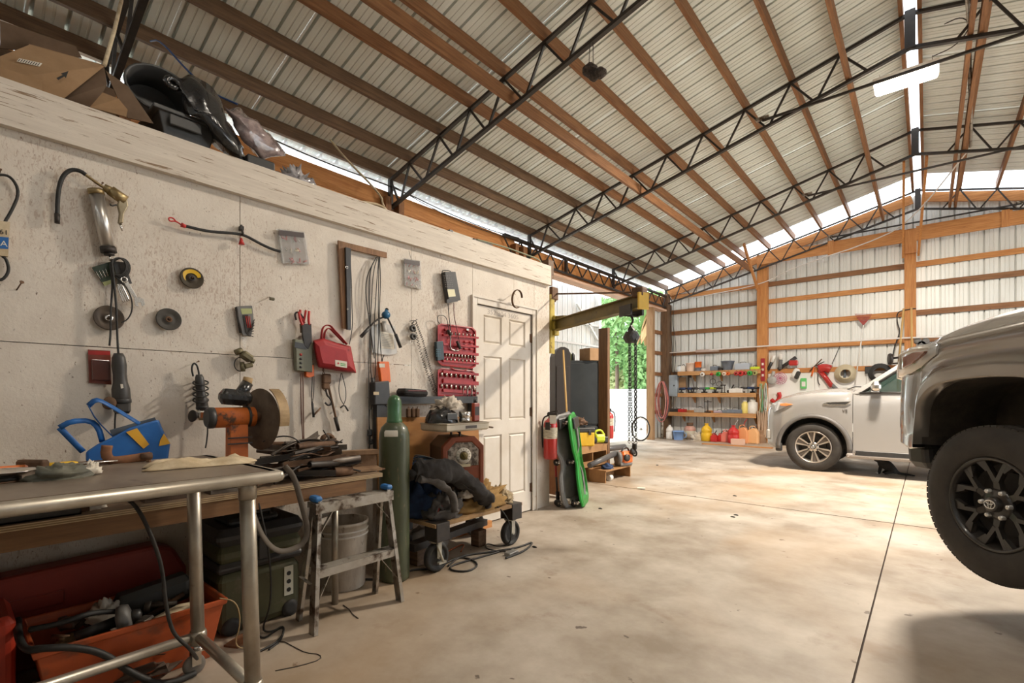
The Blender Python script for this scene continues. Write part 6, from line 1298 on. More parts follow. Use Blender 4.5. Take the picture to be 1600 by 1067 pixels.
# orange plywood sheet and black wall rack behind the welder
t = thing('plywood_sheet', 'orange-brown plywood sheet standing on edge behind the welder', 'plywood', (-3.13, 2.6, .3))
a0, a1 = onX(-3.12, 589, 652), onX(-3.12, 746, 651); m = MB(t); m.add([(-3.13, a0.y, a0.z), (-3.13, a1.y, a1.z+.0), (-3.10, a1.y+.03, .3), (-3.10, a0.y, .3), (-3.115, a0.y, a0.z), (-3.115, a1.y, a1.z), (-3.085, a1.y+.03, .3), (-3.085, a0.y, .3)], [(0, 1, 2, 3), (4, 7, 6, 5), (0, 4, 5, 1), (1, 5, 6, 2), (2, 6, 7, 3), (3, 7, 4, 0)]); obj('sheet', m, mat('orange_ply', (.42, .19, .05), (.33, .14, .035), scale=3, rough=.6, stretch=(1, 1, 5)), t)
t = thing('steel_rack', 'black steel angle rack against the wall behind the welding helmet', 'rack', (-3.14, 2.6, .97))
a0, a1 = onX(-3.13, 590, 620), onX(-3.13, 745, 620); zt_, zb_ = a1.z+.005, a1.z-.075
m = MB(t); m.bb((-3.19, a0.y, zb_+.02), (-3.12, a1.y, zt_)); obj('top_bar', m, blackp, t)
for y in (a0.y+.03, a1.y-.03): m = MB(t); m.bb((-3.18, y-.035, .78), (-3.13, y+.035, zb_+.02)); obj('post', m, blackp, t)
t = thing('leather_gloves', 'dark rolled leather tool pouch lying on the black rack', 'pouch', (-3.13, onX(-3.1, 648, 620).y, 1.22-.02)); t.location.z = zt_
m = MB(); m.rbox((.0, 0, .03), (.12, .24, .055), .02, rx=-.05); obj('pouch', m, cloth_d, t); m = MB(); m.rbox((.061, 0, .045), (.003, .18, .01), .001); obj('flap_line', m, mat('dark_red_lead', (.12, .02, .02)), t)
for k, y in enumerate((.0, .055, .11)):
    p = onX(-3.10, 638+7*k, 645); m = MB(); m.rbox((p.x, p.y, p.z), (.03, .03, .07), .006); m.cyl((p.x, p.y, p.z+.03), (p.x, p.y, p.z+.05), .004); single('padlock', m, rust, 'rusty clamp hanging under the black rack, ' + ('leftmost', 'middle', 'rightmost')[k], 'clamp', 'clamps under the rack')
# heap of coats and leathers, one object per garment
def garment(name, c, r, seed, mt, label, amp=.32, fr=3.2, cat='garment', n=(34, 18)):
    t = thing(name, label, cat, c); obj('fabric', lump((0, 0, 0), r, seed, n=n, amp=amp, fr=fr), mt, t); return t
garment('leather_apron', (-2.70, 2.72, CZ), (.15, .26, .17), 21, leather, 'tan leather welding apron heaped in the middle of the cart', amp=.4, fr=4)
garment('grey_jacket', (-2.68, 2.38, CZ), (.12, .15, .17), 22, cloth_g, 'dark grey jacket bundled at the left front of the cart')
garment('blue_overalls', (-2.86, 2.32, CZ), (.17, .16, .30), 24, cloth_b, 'dark blue cloth heaped behind the grey jacket', fr=4)
garment('canvas_glove', (-2.67, 2.98, CZ), (.09, .10, .10), 25, mat('cream_canvas', (.46, .36, .22), (.22, .16, .09), scale=16, rough=.9, bump=.5), 'cream and tan canvas glove bundle at the right end of the heap', amp=.5, fr=5)
garment('brown_leather', (-2.76, 2.56, CZ+.14), (.13, .16, .12), 27, mat('dark_brown_leather', (.16, .09, .04), (.08, .05, .03), scale=9, rough=.7, bump=.4), 'dark brown leather folded on top of the heap', amp=.45, fr=4)
garment('baseball_cap', (-2.62, 2.55, CZ+.12), (.05, .07, .06), 28, mat('pale_cap', (.55, .48, .40), rough=.7), 'pale cap poking from the heap of coats')
t = thing('black_coat', 'long black coat draped in a thick roll over the top of the heap', 'coat', (-2.66, 2.6, CZ+.25))
def cz_(u, v, X): return onX(X, u, v)
m = MB(t); P = [cz_(648, 738, -2.62), cz_(668, 733, -2.60), cz_(692, 733, -2.6), cz_(715, 742, -2.6), cz_(738, 757, -2.58), cz_(755, 775, -2.57), cz_(763, 793, -2.57)]
Q = []
for i, p in enumerate(P): Q.append(p)
from mathutils import noise as _nz
def crumple(mb, amp, fr, sq=(1, 1, 1)):
    for v in mb.v:
        n_ = _nz.noise_vector(v*fr)+.5*_nz.noise_vector(v*fr*2.7); v += Vector((n_.x*sq[0], n_.y*sq[1], n_.z*sq[2]))*amp
    return mb
m.tube(Q, [.06, .075, .08, .075, .07, .065, .05, .03], n=22, smooth=3); crumple(m, .035, 9); ot = obj('coat_roll', m, cloth_d, t); 
m = MB(t); 
def fn_(a, b):
    i = a*(len(Q)-1); k = min(int(i), len(Q)-2); p = Q[k].lerp(Q[k+1], i-k); return p+Vector((.03-.30*b, -.03-.02*b, -.02-.10*b*b+.02*math.sin(9*a+4*b)))
m.grid(fn_, 24, 12); crumple(m, .03, 7); obj('coat_body', m, cloth_d, t, solid=.006)
m = MB(t); m.tube([cz_(655, 748, -2.58), cz_(685, 752, -2.54), cz_(705, 770, -2.535), cz_(712, 800, -2.53)], .026, n=12, smooth=3); crumple(m, .02, 11); obj('sleeve', m, cloth_g, t)
t = thing('red_strap_tangle', 'red and black webbing tangled at the left end of the cart', 'straps', (-2.60, 2.25, CZ))
for k in range(7):
    m = MB(t); p = Vector((-2.60-.015*k, 2.22+.02*k, CZ+.015)); m.tube([p, p+Vector((.01, .03, .10-.01*k)), p+Vector((0, .08, .06)), p+Vector((0, .13, .012))], .009, n=6, smooth=2, flat=(.012, .004)); obj('strap', m, redm if k % 2 else cloth_d, t)
t = thing('blue_cable_coil', 'tangle of blue and grey cable on the heap beside the green cylinder', 'cable', (-2.75, 2.28, CZ+.34))
for k in range(5):
    m = MB(); m.tube([(.05*math.cos(a), .09*math.cos(a+.3*k), .012*k+.035*math.sin(a)+.03) for a in [2*PI*i/14 for i in range(14)]], .005, n=5, closed=True); obj('loop', m, mat('blue_cable', (.05, .13, .28), rough=.5) if k % 2 else cloth_g, t)
# things under the cart and cables on the floor
single('timber_bar', MB().box((-2.80, 2.55, .16), (.09, .85, .05), rz=.12), steel_black, 'long dark bar lying on blocks under the platform cart', 'bar')
for y in (2.25, 2.85): single('wood_block', MB().rbox((-2.80+.04*(y-2.5), y, .066), (.09, .09, .13), .004), W['dx'], 'dark timber block under the ' + ('left' if y < 2.5 else 'right') + ' end of the bar beneath the cart', 'block')
t = thing('white_sack', 'crumpled grey-white sack under the back of the platform cart', 'sack', (-3.02, 2.50, 0)); obj('sack', lump((0, 0, 0), (.10, .20, .17), 31, amp=.25), mat('grey_white_sack', (.5, .48, .44), (.35, .33, .3), scale=8, rough=.8), t)
t = thing('long_wood_strip', 'yellow-brown timber strip on the floor behind the cart', 'timber', (-3.1, 3.1, 0)); m = MB(); m.box((-.0, -.02, .03), (.04, .5, .06)); obj('strip', m, W['oy'], t)
def fc(name, uv, r, mt, label, z=None, sm=2, cat='cord'): return cord(name, [fl(u, v, r if z is None else z) for u, v in uv], r, mt, label, cat, sm)
fc('floor_cable', [(560, 905), (600, 905), (640, 890), (680, 888), (720, 868), (770, 862), (812, 855), (835, 845), (822, 860), (790, 872)], .008, black, 'thick black cable running over the floor in front of the cart')
fc('floor_cable', [(700, 884), (720, 868), (750, 880), (735, 893), (705, 892), (702, 884), (745, 872), (780, 862)], .007, black, 'black cable looped on the floor below the front of the cart')
cord('cart_lead', [onX(-2.56, 775, 790), onX(-2.5, 790, 803), onX(-2.49, 798, 825), onX(-2.49, 799, 848), fl(780, 855, .01), fl(760, 848, .01), fl(758, 858, .01), fl(790, 862, .01)], .006, black, 'black lead dropping from the cart deck beside the right caster')
fc('extension_lead', [(690, 868), (705, 858), (727, 848), (720, 862)], .005, mat('orange_cord', (.5, .12, .03), rough=.5), 'orange cord on the floor under the cart')
t = thing('grey_junction', 'small grey metal box on the floor in front of the right caster', 'box', fl(799, 866)); m = MB(); m.rbox((0, 0, .012), (.055, .12, .024), .005, rz=.1); obj('box', m, mat('grey_box', (.36, .35, .33), rough=.45, metal=.5), t)
fc('floor_wire', [(425, 1010), (440, 1000), (462, 1012), (478, 1020), (500, 1022), (502, 1030), (470, 1040), (430, 1048)], .002, steel_black, 'thin black wire lying on the floor right of the steel table', sm=1, cat='wire')
fc('wire_offcut', [(536, 945), (546, 952), (551, 960), (560, 966)], .0025, steel_black, 'short bent wire offcut on the floor in front of the ladder', cat='wire')
fc('floor_wire', [(398, 985), (410, 1000), (430, 985), (445, 978), (440, 1000), (420, 1015)], .005, black, 'black cord curled on the floor behind the front table leg')
t = thing('floor_scraps', 'rusty scrap plate on the floor under the bench beside the trough', 'scrap metal', fl(375, 1003)); m = MB(); m.box((0, 0, .006), (.08, .12, .01), rz=.5); obj('plate', m, mat('orange_rust', (.30, .13, .055)), t)
# ================================================================ AT THE END OF THE SHOP ROOM
def extinguisher(t, h=.46, r=.075, tagm=None):
    m = MB(); m.lathe([(r*.9, 0), (r, .02), (r, h*.80), (r*.85, h*.88), (r*.4, h*.94), (r*.3, h*.96)], (0, 0, 0), n=28); obj('tank', m, redm, t)
    m = MB(); m.lathe([(r*1.01, h*.48), (r*1.01, h*.74)], (0, 0, 0), n=28, cap=False); obj('label_band', m, mat('cream_label', (.66, .60, .45), (.35, .3, .22), scale=18, rough=.5, stretch=(1, 1, 3)), t, 'cream printed label')
    m = MB(); m.cyl((0, 0, h*.95), (0, 0, h*1.04), r*.3); m.box((.02, 0, h*1.05), (.11, .02, .02)); m.box((.03, 0, h*1.10), (.12, .02, .012), ry=-.15); obj('valve', m, steel_black, t)
    m = MB(); m.tube([(-.02, 0, h*1.02), (-r-.02, .02, h*.95), (-r-.02, .02, h*.5), (-r-.01, .02, h*.25)], .009, n=8, smooth=2); obj('hose', m, black, t)
    if tagm: m = MB(); m.box((.04, -.06, h*.93), (.07, .002, .09), rz=.3); obj('tag', m, paper, t, 'white inspection tag')
pe = Vector((-3.18, 4.52, 0)); zE = onX(-3.18, 860, 714).z
t = thing('fire_extinguisher', 'red fire extinguisher with a white tag hung on the end of the shop wall', 'fire extinguisher', (-3.09, onX(-3.09, 860, 700).y, zE), .4); extinguisher(t, tagm=1)
m = MB(); m.box((0, -.03, .36), (.05, .2, .02)); m.box((0, -.13, .36), (.05, .01, .08)); obj('wall_bracket', m, steel_black, t)
t = thing('jack_handle', 'floor jack with its red handle standing up below the fire extinguisher', 'floor jack', (-3.22, 4.70, 0))
q = lambda u, v: onD(5.42, u, v)
m = MB(t); m.cyl(q(867, 690), q(869, 745), .018, .014); obj('handle', m, redm, t); m = MB(t); m.cyl(q(869, 742), q(871, 772), .012); m.cyl(q(871, 768), q(872, 786), .022); obj('pivot', m, steel_black, t)
m = MB(t); b_ = q(884, 776); m.rbox((b_.x, b_.y, .07), (.12, .30, .07), .02, rz=.6); m.rbox((b_.x+.02, b_.y+.03, .11), (.05, .2, .03), .01, rz=.6, rx=.3); obj('frame', m, alu, t)
for dx, dy in ((-.06, -.08), (.08, .02), (-.02, .14)):
    m = MB(t); m.lathe([(.012, -.015), (.035, -.012), (.035, .012), (.012, .015)], (b_.x+dx, b_.y+dy, .037), (1, -.6, 0), 18); obj('wheel', m, steel_black, t)
t = thing('brown_board', 'brown hardboard offcut leaning behind the floor jack', 'board', (-3.42, 4.85, 0)); m = MB(); m.box((0, 0, .34), (.28, .02, .64), rx=-.05); m.location = 0; obj('board', m, mat('hardboard', (.30, .13, .05), (.22, .09, .035), scale=5, rough=.7), t)
def creeper(name, label, base, yaw, mt, mt2, H=1.02, tilt=.0):
    t = thing(name, label, 'creeper', base, yaw)
    def half(z):   # half width along the outline with arm cut-outs
        return lerp_tab([(0, .12), (.03, .19), (.14, .22), (.30, .215), (.36, .20), (.42, .155), (.5, .145), (.56, .17), (.62, .215), (.78, .225), (.90, .215), (.97, .17), (1.0, .10)], z/H)*1.02
    zs_ = [H*i/40 for i in range(41)]
    out = [(half(z), z) for z in zs_]+[(-half(z), z) for z in zs_[::-1]]
    lx = lambda z: -.10*(z/H)*0
    m = MB(); m.loft([[Vector((x*k, y+lx(z), H/2+(z-H/2)*k)) for x, z in out] for k, y in ((.97, .02), (1, .012), (1, -.012), (.97, -.02), (.86, -.02), (.82, .006))], True, True, False); obj('bed', m, mt, t)
    m = MB(); m.tube([Vector((x*1.0, -.0, z)) for x, z in out[::2]], .016, n=6, closed=True); obj('edge_lip', m, mt2, t)
    m = MB(); m.rbox((0, -.03, H*.90), (.30, .03, .12), .012); obj('head_pad', m, blackp, t)
    for z in (.07, .50, .93):
        for sx in (-1, 1):
            x = sx*(half(z*H)-.02); m = MB(); m.cyl((x, .01, z*H), (x, .055, z*H), .012); m.box((x, .06, z*H-.01), (.012, .05, .03)); cf = obj('caster_fork', m, chrome, t)
            m = MB(); m.lathe([(.012, -.010), (.036, -.009), (.038, 0), (.036, .009), (.012, .010), (.012, -.010)], (x, .082, z*H-.01), (1, .15, 0), 20, False); obj('caster_wheel', m, black, cf)
    t.rotation_euler = (tilt, 0, yaw); return t
b1 = fl(897, 792); b2 = fl(913, 789)
c1_ = creeper('mechanic_creeper', 'grey plastic mechanic creeper standing on end left of the green one', (b1.x-.02, b1.y+.05, .01), 0, grey, grey)
c2_ = creeper('mechanic_creeper', 'bright green mechanic creeper standing on end near the wall corner', (b2.x+.0, b2.y+.02, .01), 0, mat('dark_green', (.02, .22, .03), rough=.4), green)
VA = Vector((-sY, cY, 0))
for c__, yw_, ln in ((c1_, YAW+.85, -.13), (c2_, YAW+1.27, -.15)): c__.rotation_euler = (Matrix.Rotation(ln, 3, VA) @ Matrix.Rotation(yw_, 3, 'Z')).to_euler()
# jib crane
t = thing('jib_crane', 'yellow-olive wall jib crane with an I-beam arm swung out from the shop wall end', 'crane', (-3.3, 4.47, 1.6))
yl = mat('worn_yellow_paint', (.55, .42, .07), (.36, .26, .04), scale=8, rough=.5, c3=(.1, .05, .02), t3=(.6, .68), s3=10)
z0_, z1_ = onX(-3.22, 866, 553).z, onX(-3.22, 866, 462).z
m = MB(t); m.bb((-3.30, 4.42, z0_), (-3.20, 4.445, z1_)); m.bb((-3.30, 4.44, z0_), (-3.285, 4.50, z1_)); m.bb((-3.215, 4.44, z0_), (-3.20, 4.50, z1_)); obj('column_channel', m, yl, t)
m = MB(t); m.rbox((-3.25, 4.50, z1_+.02), (.12, .12, .14), .01); m.cyl((-3.25, 4.56, z1_-.06), (-3.25, 4.56, z1_+.1), .02); obj('top_bracket', m, rust, t)
A = Vector((-3.2, 4.50, 2.0)); Bv = Vector((-1.80, 3.80, 2.0)); D = (Bv-A).normalized(); N = Vector((-D.y, D.x, 0))
a_px = onX(-3.2, 868, 505); A.z = a_px.z-.03; dB = -Bv.x*sY+Bv.y*cY; Bv.z = A.z
hh = .058
pf = [(-.045, -hh), (.045, -hh), (.045, -hh+.008), (.005, -hh+.008), (.005, hh-.008), (.045, hh-.008), (.045, hh), (-.045, hh), (-.045, hh-.008), (-.005, hh-.008), (-.005, -hh+.008), (-.045, -hh+.008)]
m = MB(t); m.loft([[p+N*x+Vector((0, 0, z)) for x, z in pf] for p in (A, Bv)], True, True, False); obj('arm_beam', m, mat('olive_beam', (.20, .14, .03), (.11, .08, .02), scale=6, rough=.5, c3=(.07, .04, .02), t3=(.6, .7), s3=9), t)
m = MB(t); m.rbox(A-D*.02+Vector((0, 0, .0)), (.09, .09, .22), .01); obj('hinge_block', m, yl, t)
m = MB(t); m.prism([A+Vector((0, 0, hh)), A+D*.22+Vector((0, 0, hh)), A+D*.20+Vector((0, 0, hh+.03)), A+Vector((0, 0, hh+.05))], N*.05); obj('gusset', m, mat('olive_beam', (.24, .17, .035)), t)
m = MB(t); m.cyl((-3.25, 4.56, z1_+.03), Bv-D*.08+Vector((0, 0, hh+.03)), .008, n=8); obj('tie_rod', m, rust, t); m = MB(t); m.rbox(Bv-D*.05+Vector((0, 0, hh+.02)), (.10, .10, .08), .01); obj('tie_bracket', m, rust, t)
m = MB(t); m.box(Bv, (.02, .10, .14), rz=math.atan2(D.y, D.x)); obj('end_stop', m, yellow, t, 'brighter yellow end stop')
# chain hoist
tp_ = Bv-D*.16
t = thing('chain_hoist', 'black chain hoist with long hanging chains below the tip of the yellow crane arm', 'chain hoist', (tp_.x, tp_.y, tp_.z-hh))
m = MB(); 
for s_ in (-1, 1): m.box((N.x*.06*s_, N.y*.06*s_, .0), (.16, .02, .09), rz=math.atan2(D.y, D.x))
m.cyl(-N*.07+Vector((0, 0, -.04)), N*.07+Vector((0, 0, -.04)), .012); obj('trolley', m, steel_black, t)
m = MB(); m.tube([(0, 0, -.05), (.02, .0, -.09), (-.01, .0, -.12), (.015, 0, -.15), (0, 0, -.17)], .009, n=6, smooth=1); obj('top_hook', m, steel_black, t)
m = MB(); m.lathe([(.03, -.05), (.055, -.045), (.06, 0), (.055, .045), (.03, .05)], (0, 0, -.225), D, 6, True, False); m.prism([(-.03, -.02, -.17), (.03, -.02, -.17), (.0, -.02, -.12)], (0, .04, 0)); obj('gear_housing', m, steel_black, t)
def chain(dx, z0, z1, nm='chain', lk=.028, sway=0):
    # separate links joined as one run
    m = MB(); n_ = int((z0-z1)/(lk*.78)); 
    for i in range(n_):
        z = z0-i*lk*.78; c_ = Vector((dx[0]+sway*(i/n_)**2, dx[1], z)); rt = i % 2
        m.tube([c_+Vector(((.010*math.cos(a) if not rt else 0), (.010*math.cos(a) if rt else 0), lk*.5*math.sin(a))) for a in [2*PI*j/8 for j in range(8)]], .0034, n=4, closed=True)
    return obj(nm, m, steel_black, t, kind='stuff')
zb1 = onD(dB, 985, 700).z-t.location.z
e = D
for k, (o_, zz) in enumerate(((-.045, zb1), (-.03, zb1-.04), (.04, zb1+.12), (.05, zb1-.0))): chain((e.x*o_+N.x*.01, e.y*o_+N.y*.01), -.26, zz, sway=.03 if k == 1 else 0)
m = MB(); c_ = Vector((e.x*.045, e.y*.045, zb1)); m.rbox(c_, (.035, .03, .05), .008); m.tube([c_+Vector((0, 0, -.02)), c_+Vector((.022, .0, -.05)), c_+Vector((.012, 0, -.08)), c_+Vector((-.014, 0, -.075)), c_+Vector((-.018, 0, -.055))], .007, n=6, smooth=2); obj('load_hook', m, steel_black, t)
# ================================================================ TALL BLACK CABINETS AND FLOOR THINGS BEYOND THE ROOM
cd_ = 7.9
def dp(d, u, v): return onD(d, u, v)
L0, L1 = dp(cd_, 884, 690), dp(cd_, 936, 690); yawc = YAW+.12
cw = (L1-L0).length; cc_ = (L0+L1)/2+Vector((-sY, cY, 0))*.32
t = thing('metal_cabinet', 'tall black cabinet with a bare steel corner post beyond the shop room', 'cabinet', (cc_.x, cc_.y, 0), yawc)
cbm = mat('charcoal_cabinet', (.035, .04, .042), (.02, .024, .026), scale=2, rough=.4, coat=.2); Hc = onD(cd_, 910, 563).z
m = MB(); m.rbox((0, 0, Hc/2), (cw, .6, Hc), .01); obj('body', m, cbm, t)
m = MB(); m.rbox((-.01, -.31, Hc*.70), (cw-.06, .02, Hc*.55), .006); m.rbox((-.01, -.31, Hc*.21), (cw-.06, .02, Hc*.38), .006); obj('door', m, cbm, t)
m = MB(); m.box((cw/2-.02, -.315, Hc/2), (.045, .035, Hc)); obj('corner_post', m, mat('bare_steel', (.36, .38, .40), rough=.35, metal=.7), t, 'bare steel corner post')
p = dp(cd_, 918, 560)
t = thing('cardboard_box', 'brown cardboard box on top of the tall black cabinet', 'box', (p.x-.02, p.y+.2, Hc), yawc+.45)
m = MB(); m.rbox((0, 0, .10), (.36, .26, .2), .004); obj('carton', m, card, t); m = MB(); m.box((0, 0, .2015), (.36, .05, .001)); obj('tape', m, mat('tan_tape', (.42, .28, .14), rough=.3), t)
for k, (u, h_, mt) in enumerate(((887, .16, blackp), (892, .14, mat('olive_bottle', (.12, .12, .03), rough=.4)), (897, .13, blackp))):
    p = dp(cd_, u, 560); t = thing('spray_can', 'dark spray can on the cabinet left of the cardboard box, ' + ('leftmost', 'middle', 'rightmost')[k], 'can', (p.x-.1, p.y+.12, Hc), 0, 'cans on the black cabinet')
    m = MB(); m.lathe([(.028, 0), (.03, .004), (.03, h_*.8), (.022, h_*.9), (.012, h_*.93)], (0, 0, 0), n=14); obj('can', m, mt, t); m = MB(); m.cyl((0, 0, h_*.92), (0, 0, h_*1.05), .013, .009); obj('cap', m, steel_black, t)
p0 = dp(7.4, 873, 690); t = thing('tall_locker', 'narrow dark locker with a rounded top left of the black cabinet', 'locker', (p0.x-.15, p0.y+.25, 0), yawc); Ht = onD(7.4, 873, 541).z
m = MB(); m.prism([(-.125, -.2, 0), (.125, -.2, 0), (.125, -.2, Ht-.12), (.09, -.2, Ht-.03), (.03, -.2, Ht), (-.03, -.2, Ht), (-.09, -.2, Ht-.05), (-.125, -.2, Ht-.14)], (0, .4, 0)); obj('body', m, mat('dark_brown_grey', (.04, .033, .03), rough=.5), t); m = MB(); m.rbox((0, -.205, Ht*.45), (.2, .012, Ht*.8), .004); obj('door', m, mat('dark_brown_grey', (.04, .033, .03)), t)
t = thing('broom', 'yellow wooden broom handle leaning against the black cabinet', 'broom', dp(7.1, 889, 690)); m = MB(t); m.cyl(dp(7.2, 880, 547), dp(7.0, 888, 690), .014); obj('handle', m, mat('varnished_stick', (.55, .34, .12), rough=.45), t); t.location.z = 0
for o in t.children:
    for v in o.data.vertices: v.co.z += dp(7.1, 889, 690).z
m = MB(); m.rbox((0, 0, .05), (.3, .06, .08), .01, rz=.8); m.cyl((0, 0, .08), (0, 0, .33), .014); obj('head', m, cloth_d, t)
p = dp(7.55, 944, 690); t = thing('timber_post', 'rough brown plank standing upright at the right side of the black cabinet', 'plank', (p.x, p.y, 0), yawc+.5)
Hp = onD(7.55, 944, 513).z; m = MB(); m.box((0, 0, Hp/2), (.05, .19, Hp)); obj('plank', m, wood('brown_plank', (.21, .11, .045), (.12, .06, .03), 2), t)
t = thing('fire_extinguisher', 'second red fire extinguisher with a black hose hung behind the brown plank', 'fire extinguisher', dp(8.2, 952, 685), .3); extinguisher(t, h=.46, r=.072)
t.rotation_euler = (0, 0, PI+.6); m = MB(); m.box((.06, .0, .3), (.14, .04, .04)); obj('wall_bracket', m, steel_black, t)
p = dp(8.3, 950, 690); t2 = thing('fence_post', 'short timber post carrying the second fire extinguisher', 'post', (p.x-.1, p.y+.12, 0)); m = MB(); m.box((0, 0, .62), (.09, .09, 1.24)); obj('post', m, W['dz'], t2)
# wooden steps / crates
wb_ = mat('mill_wood', (.40, .22, .09), (.28, .14, .055), scale=4, rough=.7, c3=(.1, .06, .03), t3=(.64, .72), s3=9)
t = thing('wooden_step', 'low wooden box step at the front of the pile beyond the creepers', 'step', (-3.50, 6.38, 0))
m = MB(); m.bb((-.19, -.37, .155), (.10, .40, .175)); obj('tread', m, wb_, t)
for y in (-.36, .38): m = MB(); m.bb((-.19, y-.01, 0), (.09, y+.01, .155)); obj('side_panel', m, wb_, t)
m = MB(); m.bb((-.2, -.37, 0), (-.18, .39, .155)); obj('back_panel', m, wb_, t)
t = thing('wooden_crate', 'taller wooden step crate behind the low wooden step', 'crate', (-3.93, 6.10, 0))
m = MB(); m.bb((-.2, -.35, .48), (.25, .45, .50)); obj('tread', m, wb_, t)
for y in (-.34, .04, .44): m = MB(); m.bb((-.2, y-.01, 0), (.24, y+.01, .48)); obj('side_panel', m, wb_, t)
m = MB(); m.bb((.23, -.33, .40), (.25, .43, .48)); m.bb((.23, -.33, .2), (.25, .43, .28)); obj('front_slat', m, wb_, t)
# toolbox
p = dp(6.6, 912, 690); t = thing('toolbox', 'yellow toolbox with a black lid on the taller wooden crate', 'toolbox', (-3.83, 6.0, .50), .9); t.scale = (1.25, 1.25, 1.25)
m = MB(); m.rbox((0, 0, .08), (.30, .2, .16), .012); obj('bin', m, yellow, t); m = MB(); m.rbox((0, 0, .185), (.31, .21, .055), .012); m.tube([(-.07, 0, .21), (-.07, 0, .235), (.07, 0, .235), (.07, 0, .21)], .011, n=6, smooth=1); obj('lid', m, blackp, t)
for x in (-.09, .09): m = MB(); m.rbox((x, -.105, .155), (.03, .012, .05), .003); obj('latch', m, blackp, t)
t = thing('router_motor', 'dark machine parts heaped on top of the yellow toolbox', 'machine part', (-3.83, 6.0, .50+.30)); obj('lump', lump((0, 0, 0), (.11, .10, .09), 41, amp=.4, fr=4), rust, t)
t = thing('leaf_blower', 'lime and black battery leaf blower lying on the taller crate', 'leaf blower', (-3.80, 6.38, .50), .9)
m = MB(); m.cyl((-.18, 0, .055), (.02, 0, .06), .055, .05, n=16); m.cyl((-.30, 0, .05), (-.18, 0, .055), .035, .05, n=16); obj('tube', m, blackp, t); m = MB(); m.rbox((.08, 0, .08), (.16, .09, .12), .03); obj('motor_body', m, lime, t); m = MB(); m.tube([(.02, 0, .12), (.0, 0, .19), (.10, 0, .21), (.15, 0, .13)], .016, n=8, smooth=2); obj('grip', m, lime, t); m = MB(); m.rbox((.17, 0, .06), (.06, .08, .09), .01); obj('battery', m, blackp, t)
t = thing('leaf_blower', 'orange and grey petrol leaf blower with a long black tube on the low step', 'leaf blower', (-3.46, 6.60, .175), -.35)
a_, b_ = Vector((-.05, -.12, .14)), None
m = MB(); m.rbox((.0, .05, .12), (.17, .2, .19), .04); obj('engine_cover', m, orange, t); m = MB(); m.lathe([(.03, -.03), (.09, -.03), (.10, 0), (.09, .03), (.03, .03)], (.02, -.10, .13), (.3, 1, 0), 24); m.rbox((0, .02, .035), (.16, .24, .06), .02); obj('fan_housing', m, grey, t)
R_ = Matrix.Rotation(.35, 3, 'Z'); q1 = R_ @ (dp(6.55, 921, 727)-t.location); q2 = Vector((.0, -.14, .19)); m = MB(); m.cyl(q2, q1, .042, .036, n=18); obj('blow_tube', m, mat('dark_grey_tube', (.08, .075, .075), rough=.4), t)
m = MB(); m.tube([(.0, -.02, .20), (.0, .02, .27), (.0, .10, .27), (.0, .14, .21)], .014, n=8, smooth=1); obj('handle', m, blackp, t)
for k in range(2): m = MB(); m.lathe([(.01, -.02), (.05, -.02), (.055, 0), (.05, .02), (.01, .02)], (.09, .13-.12*k, .22-.09*k), (1, .1, 0), 18); obj('cap_wheel', m, blackp, t)
t = thing('second_blower_tube', 'thick dark tube lying behind the orange blower', 'tube', (-3.8, 6.75, .175)); m = MB(); m.cyl((-.05, -.2, .21), (.12, .35, .23), .045, .045, n=16); m.cyl((-.04, -.19, .0), (-.04, -.19, .18), .02); obj('tube', m, mat('dark_grey_tube', (.08, .075, .075)), t)
t = thing('dark_bag', 'dark blue rag bundle under the long black blower tube', 'rag', (-3.50, 6.22, .175)); obj('rag', lump((0, 0, 0), (.07, .11, .06), 44, amp=.4), cloth_b, t)
t = thing('white_jug_small', 'small white jug lying inside the low wooden step', 'jug', (-3.47, 6.20, 0)); m = MB(); m.lathe([(.035, 0), (.045, .01), (.045, .07), (.02, .09), (.018, .11)], (0, 0, .045), (0, 1, 0), 16); obj('jug', m, white, t)
single('floor_scrap', MB().box(fl(1002, 763, .008), (.10, .07, .014), rz=.5), paper, 'small white scrap on the open floor beside the slab joint', 'scrap')
for k, (u, v) in enumerate(((1027, 727), (1148, 775), (938, 795), (1145, 808), (835, 855), (1150, 805))):
    p = fl(u, v); single('floor_speck', MB().lathe([(.018, 0), (.014, .008), (.003, .012)], p, (0, 0, 1), 7, sc=(1.4, .8)), ink, 'small black speck lying on the concrete, ' + ('by the open doorway', 'before the silver SUV wheel', 'right of the green creeper', 'out in the middle of the floor', 'right of the cart caster', 'beside the middle speck')[k], 'debris', 'specks on the floor')
# ================================================================ BACK WALL: shelves, cans, tools
YG = G+.02
def gw(u, v, o=.25): return onY(G-o, u, v)
gx0, gx1 = gw(1060, 600).x, gw(1186, 600).x
shelf_m = wood('shelf_pine', (.55, .30, .12), (.42, .2, .07), 0)
SH = []
for k, (v, lab) in enumerate(((582, 'top'), (617, 'middle'), (648, 'bottom'))):
    x0 = gw(1061 if k < 2 else 1045, v).x; x1 = gw(1190 if k == 0 else 1183, v).x; z = gw(1120, v-3).z
    t = thing('shelf', lab + ' pine shelf across the back wall left bay', 'shelf', ((x0+x1)/2, G-.2, z), 0)
    m = MB(t); m.bb((x0, G-.36, z-.022), (x1, G+.03, z)); obj('board', m, shelf_m, t); m = MB(t); m.bb((x0, G-.36, z-.11), (x1, G-.33, z-.022)); obj('front_rail', m, shelf_m, t)
    for xx in (x0+.35, (x0+x1)/2, x1-.1): m = MB(t); m.prism([(xx, G+.03, z-.03), (xx, G-.3, z-.03), (xx, G+.03, z-.28)], (.035, 0, 0)); obj('bracket', m, shelf_m, t)
    SH.append(z)
def onshelf(k, u, o=.2): p = gw(u, 600, o); return Vector((p.x, p.y, SH[k]))
def px(h, d=13.3): return h*d/F
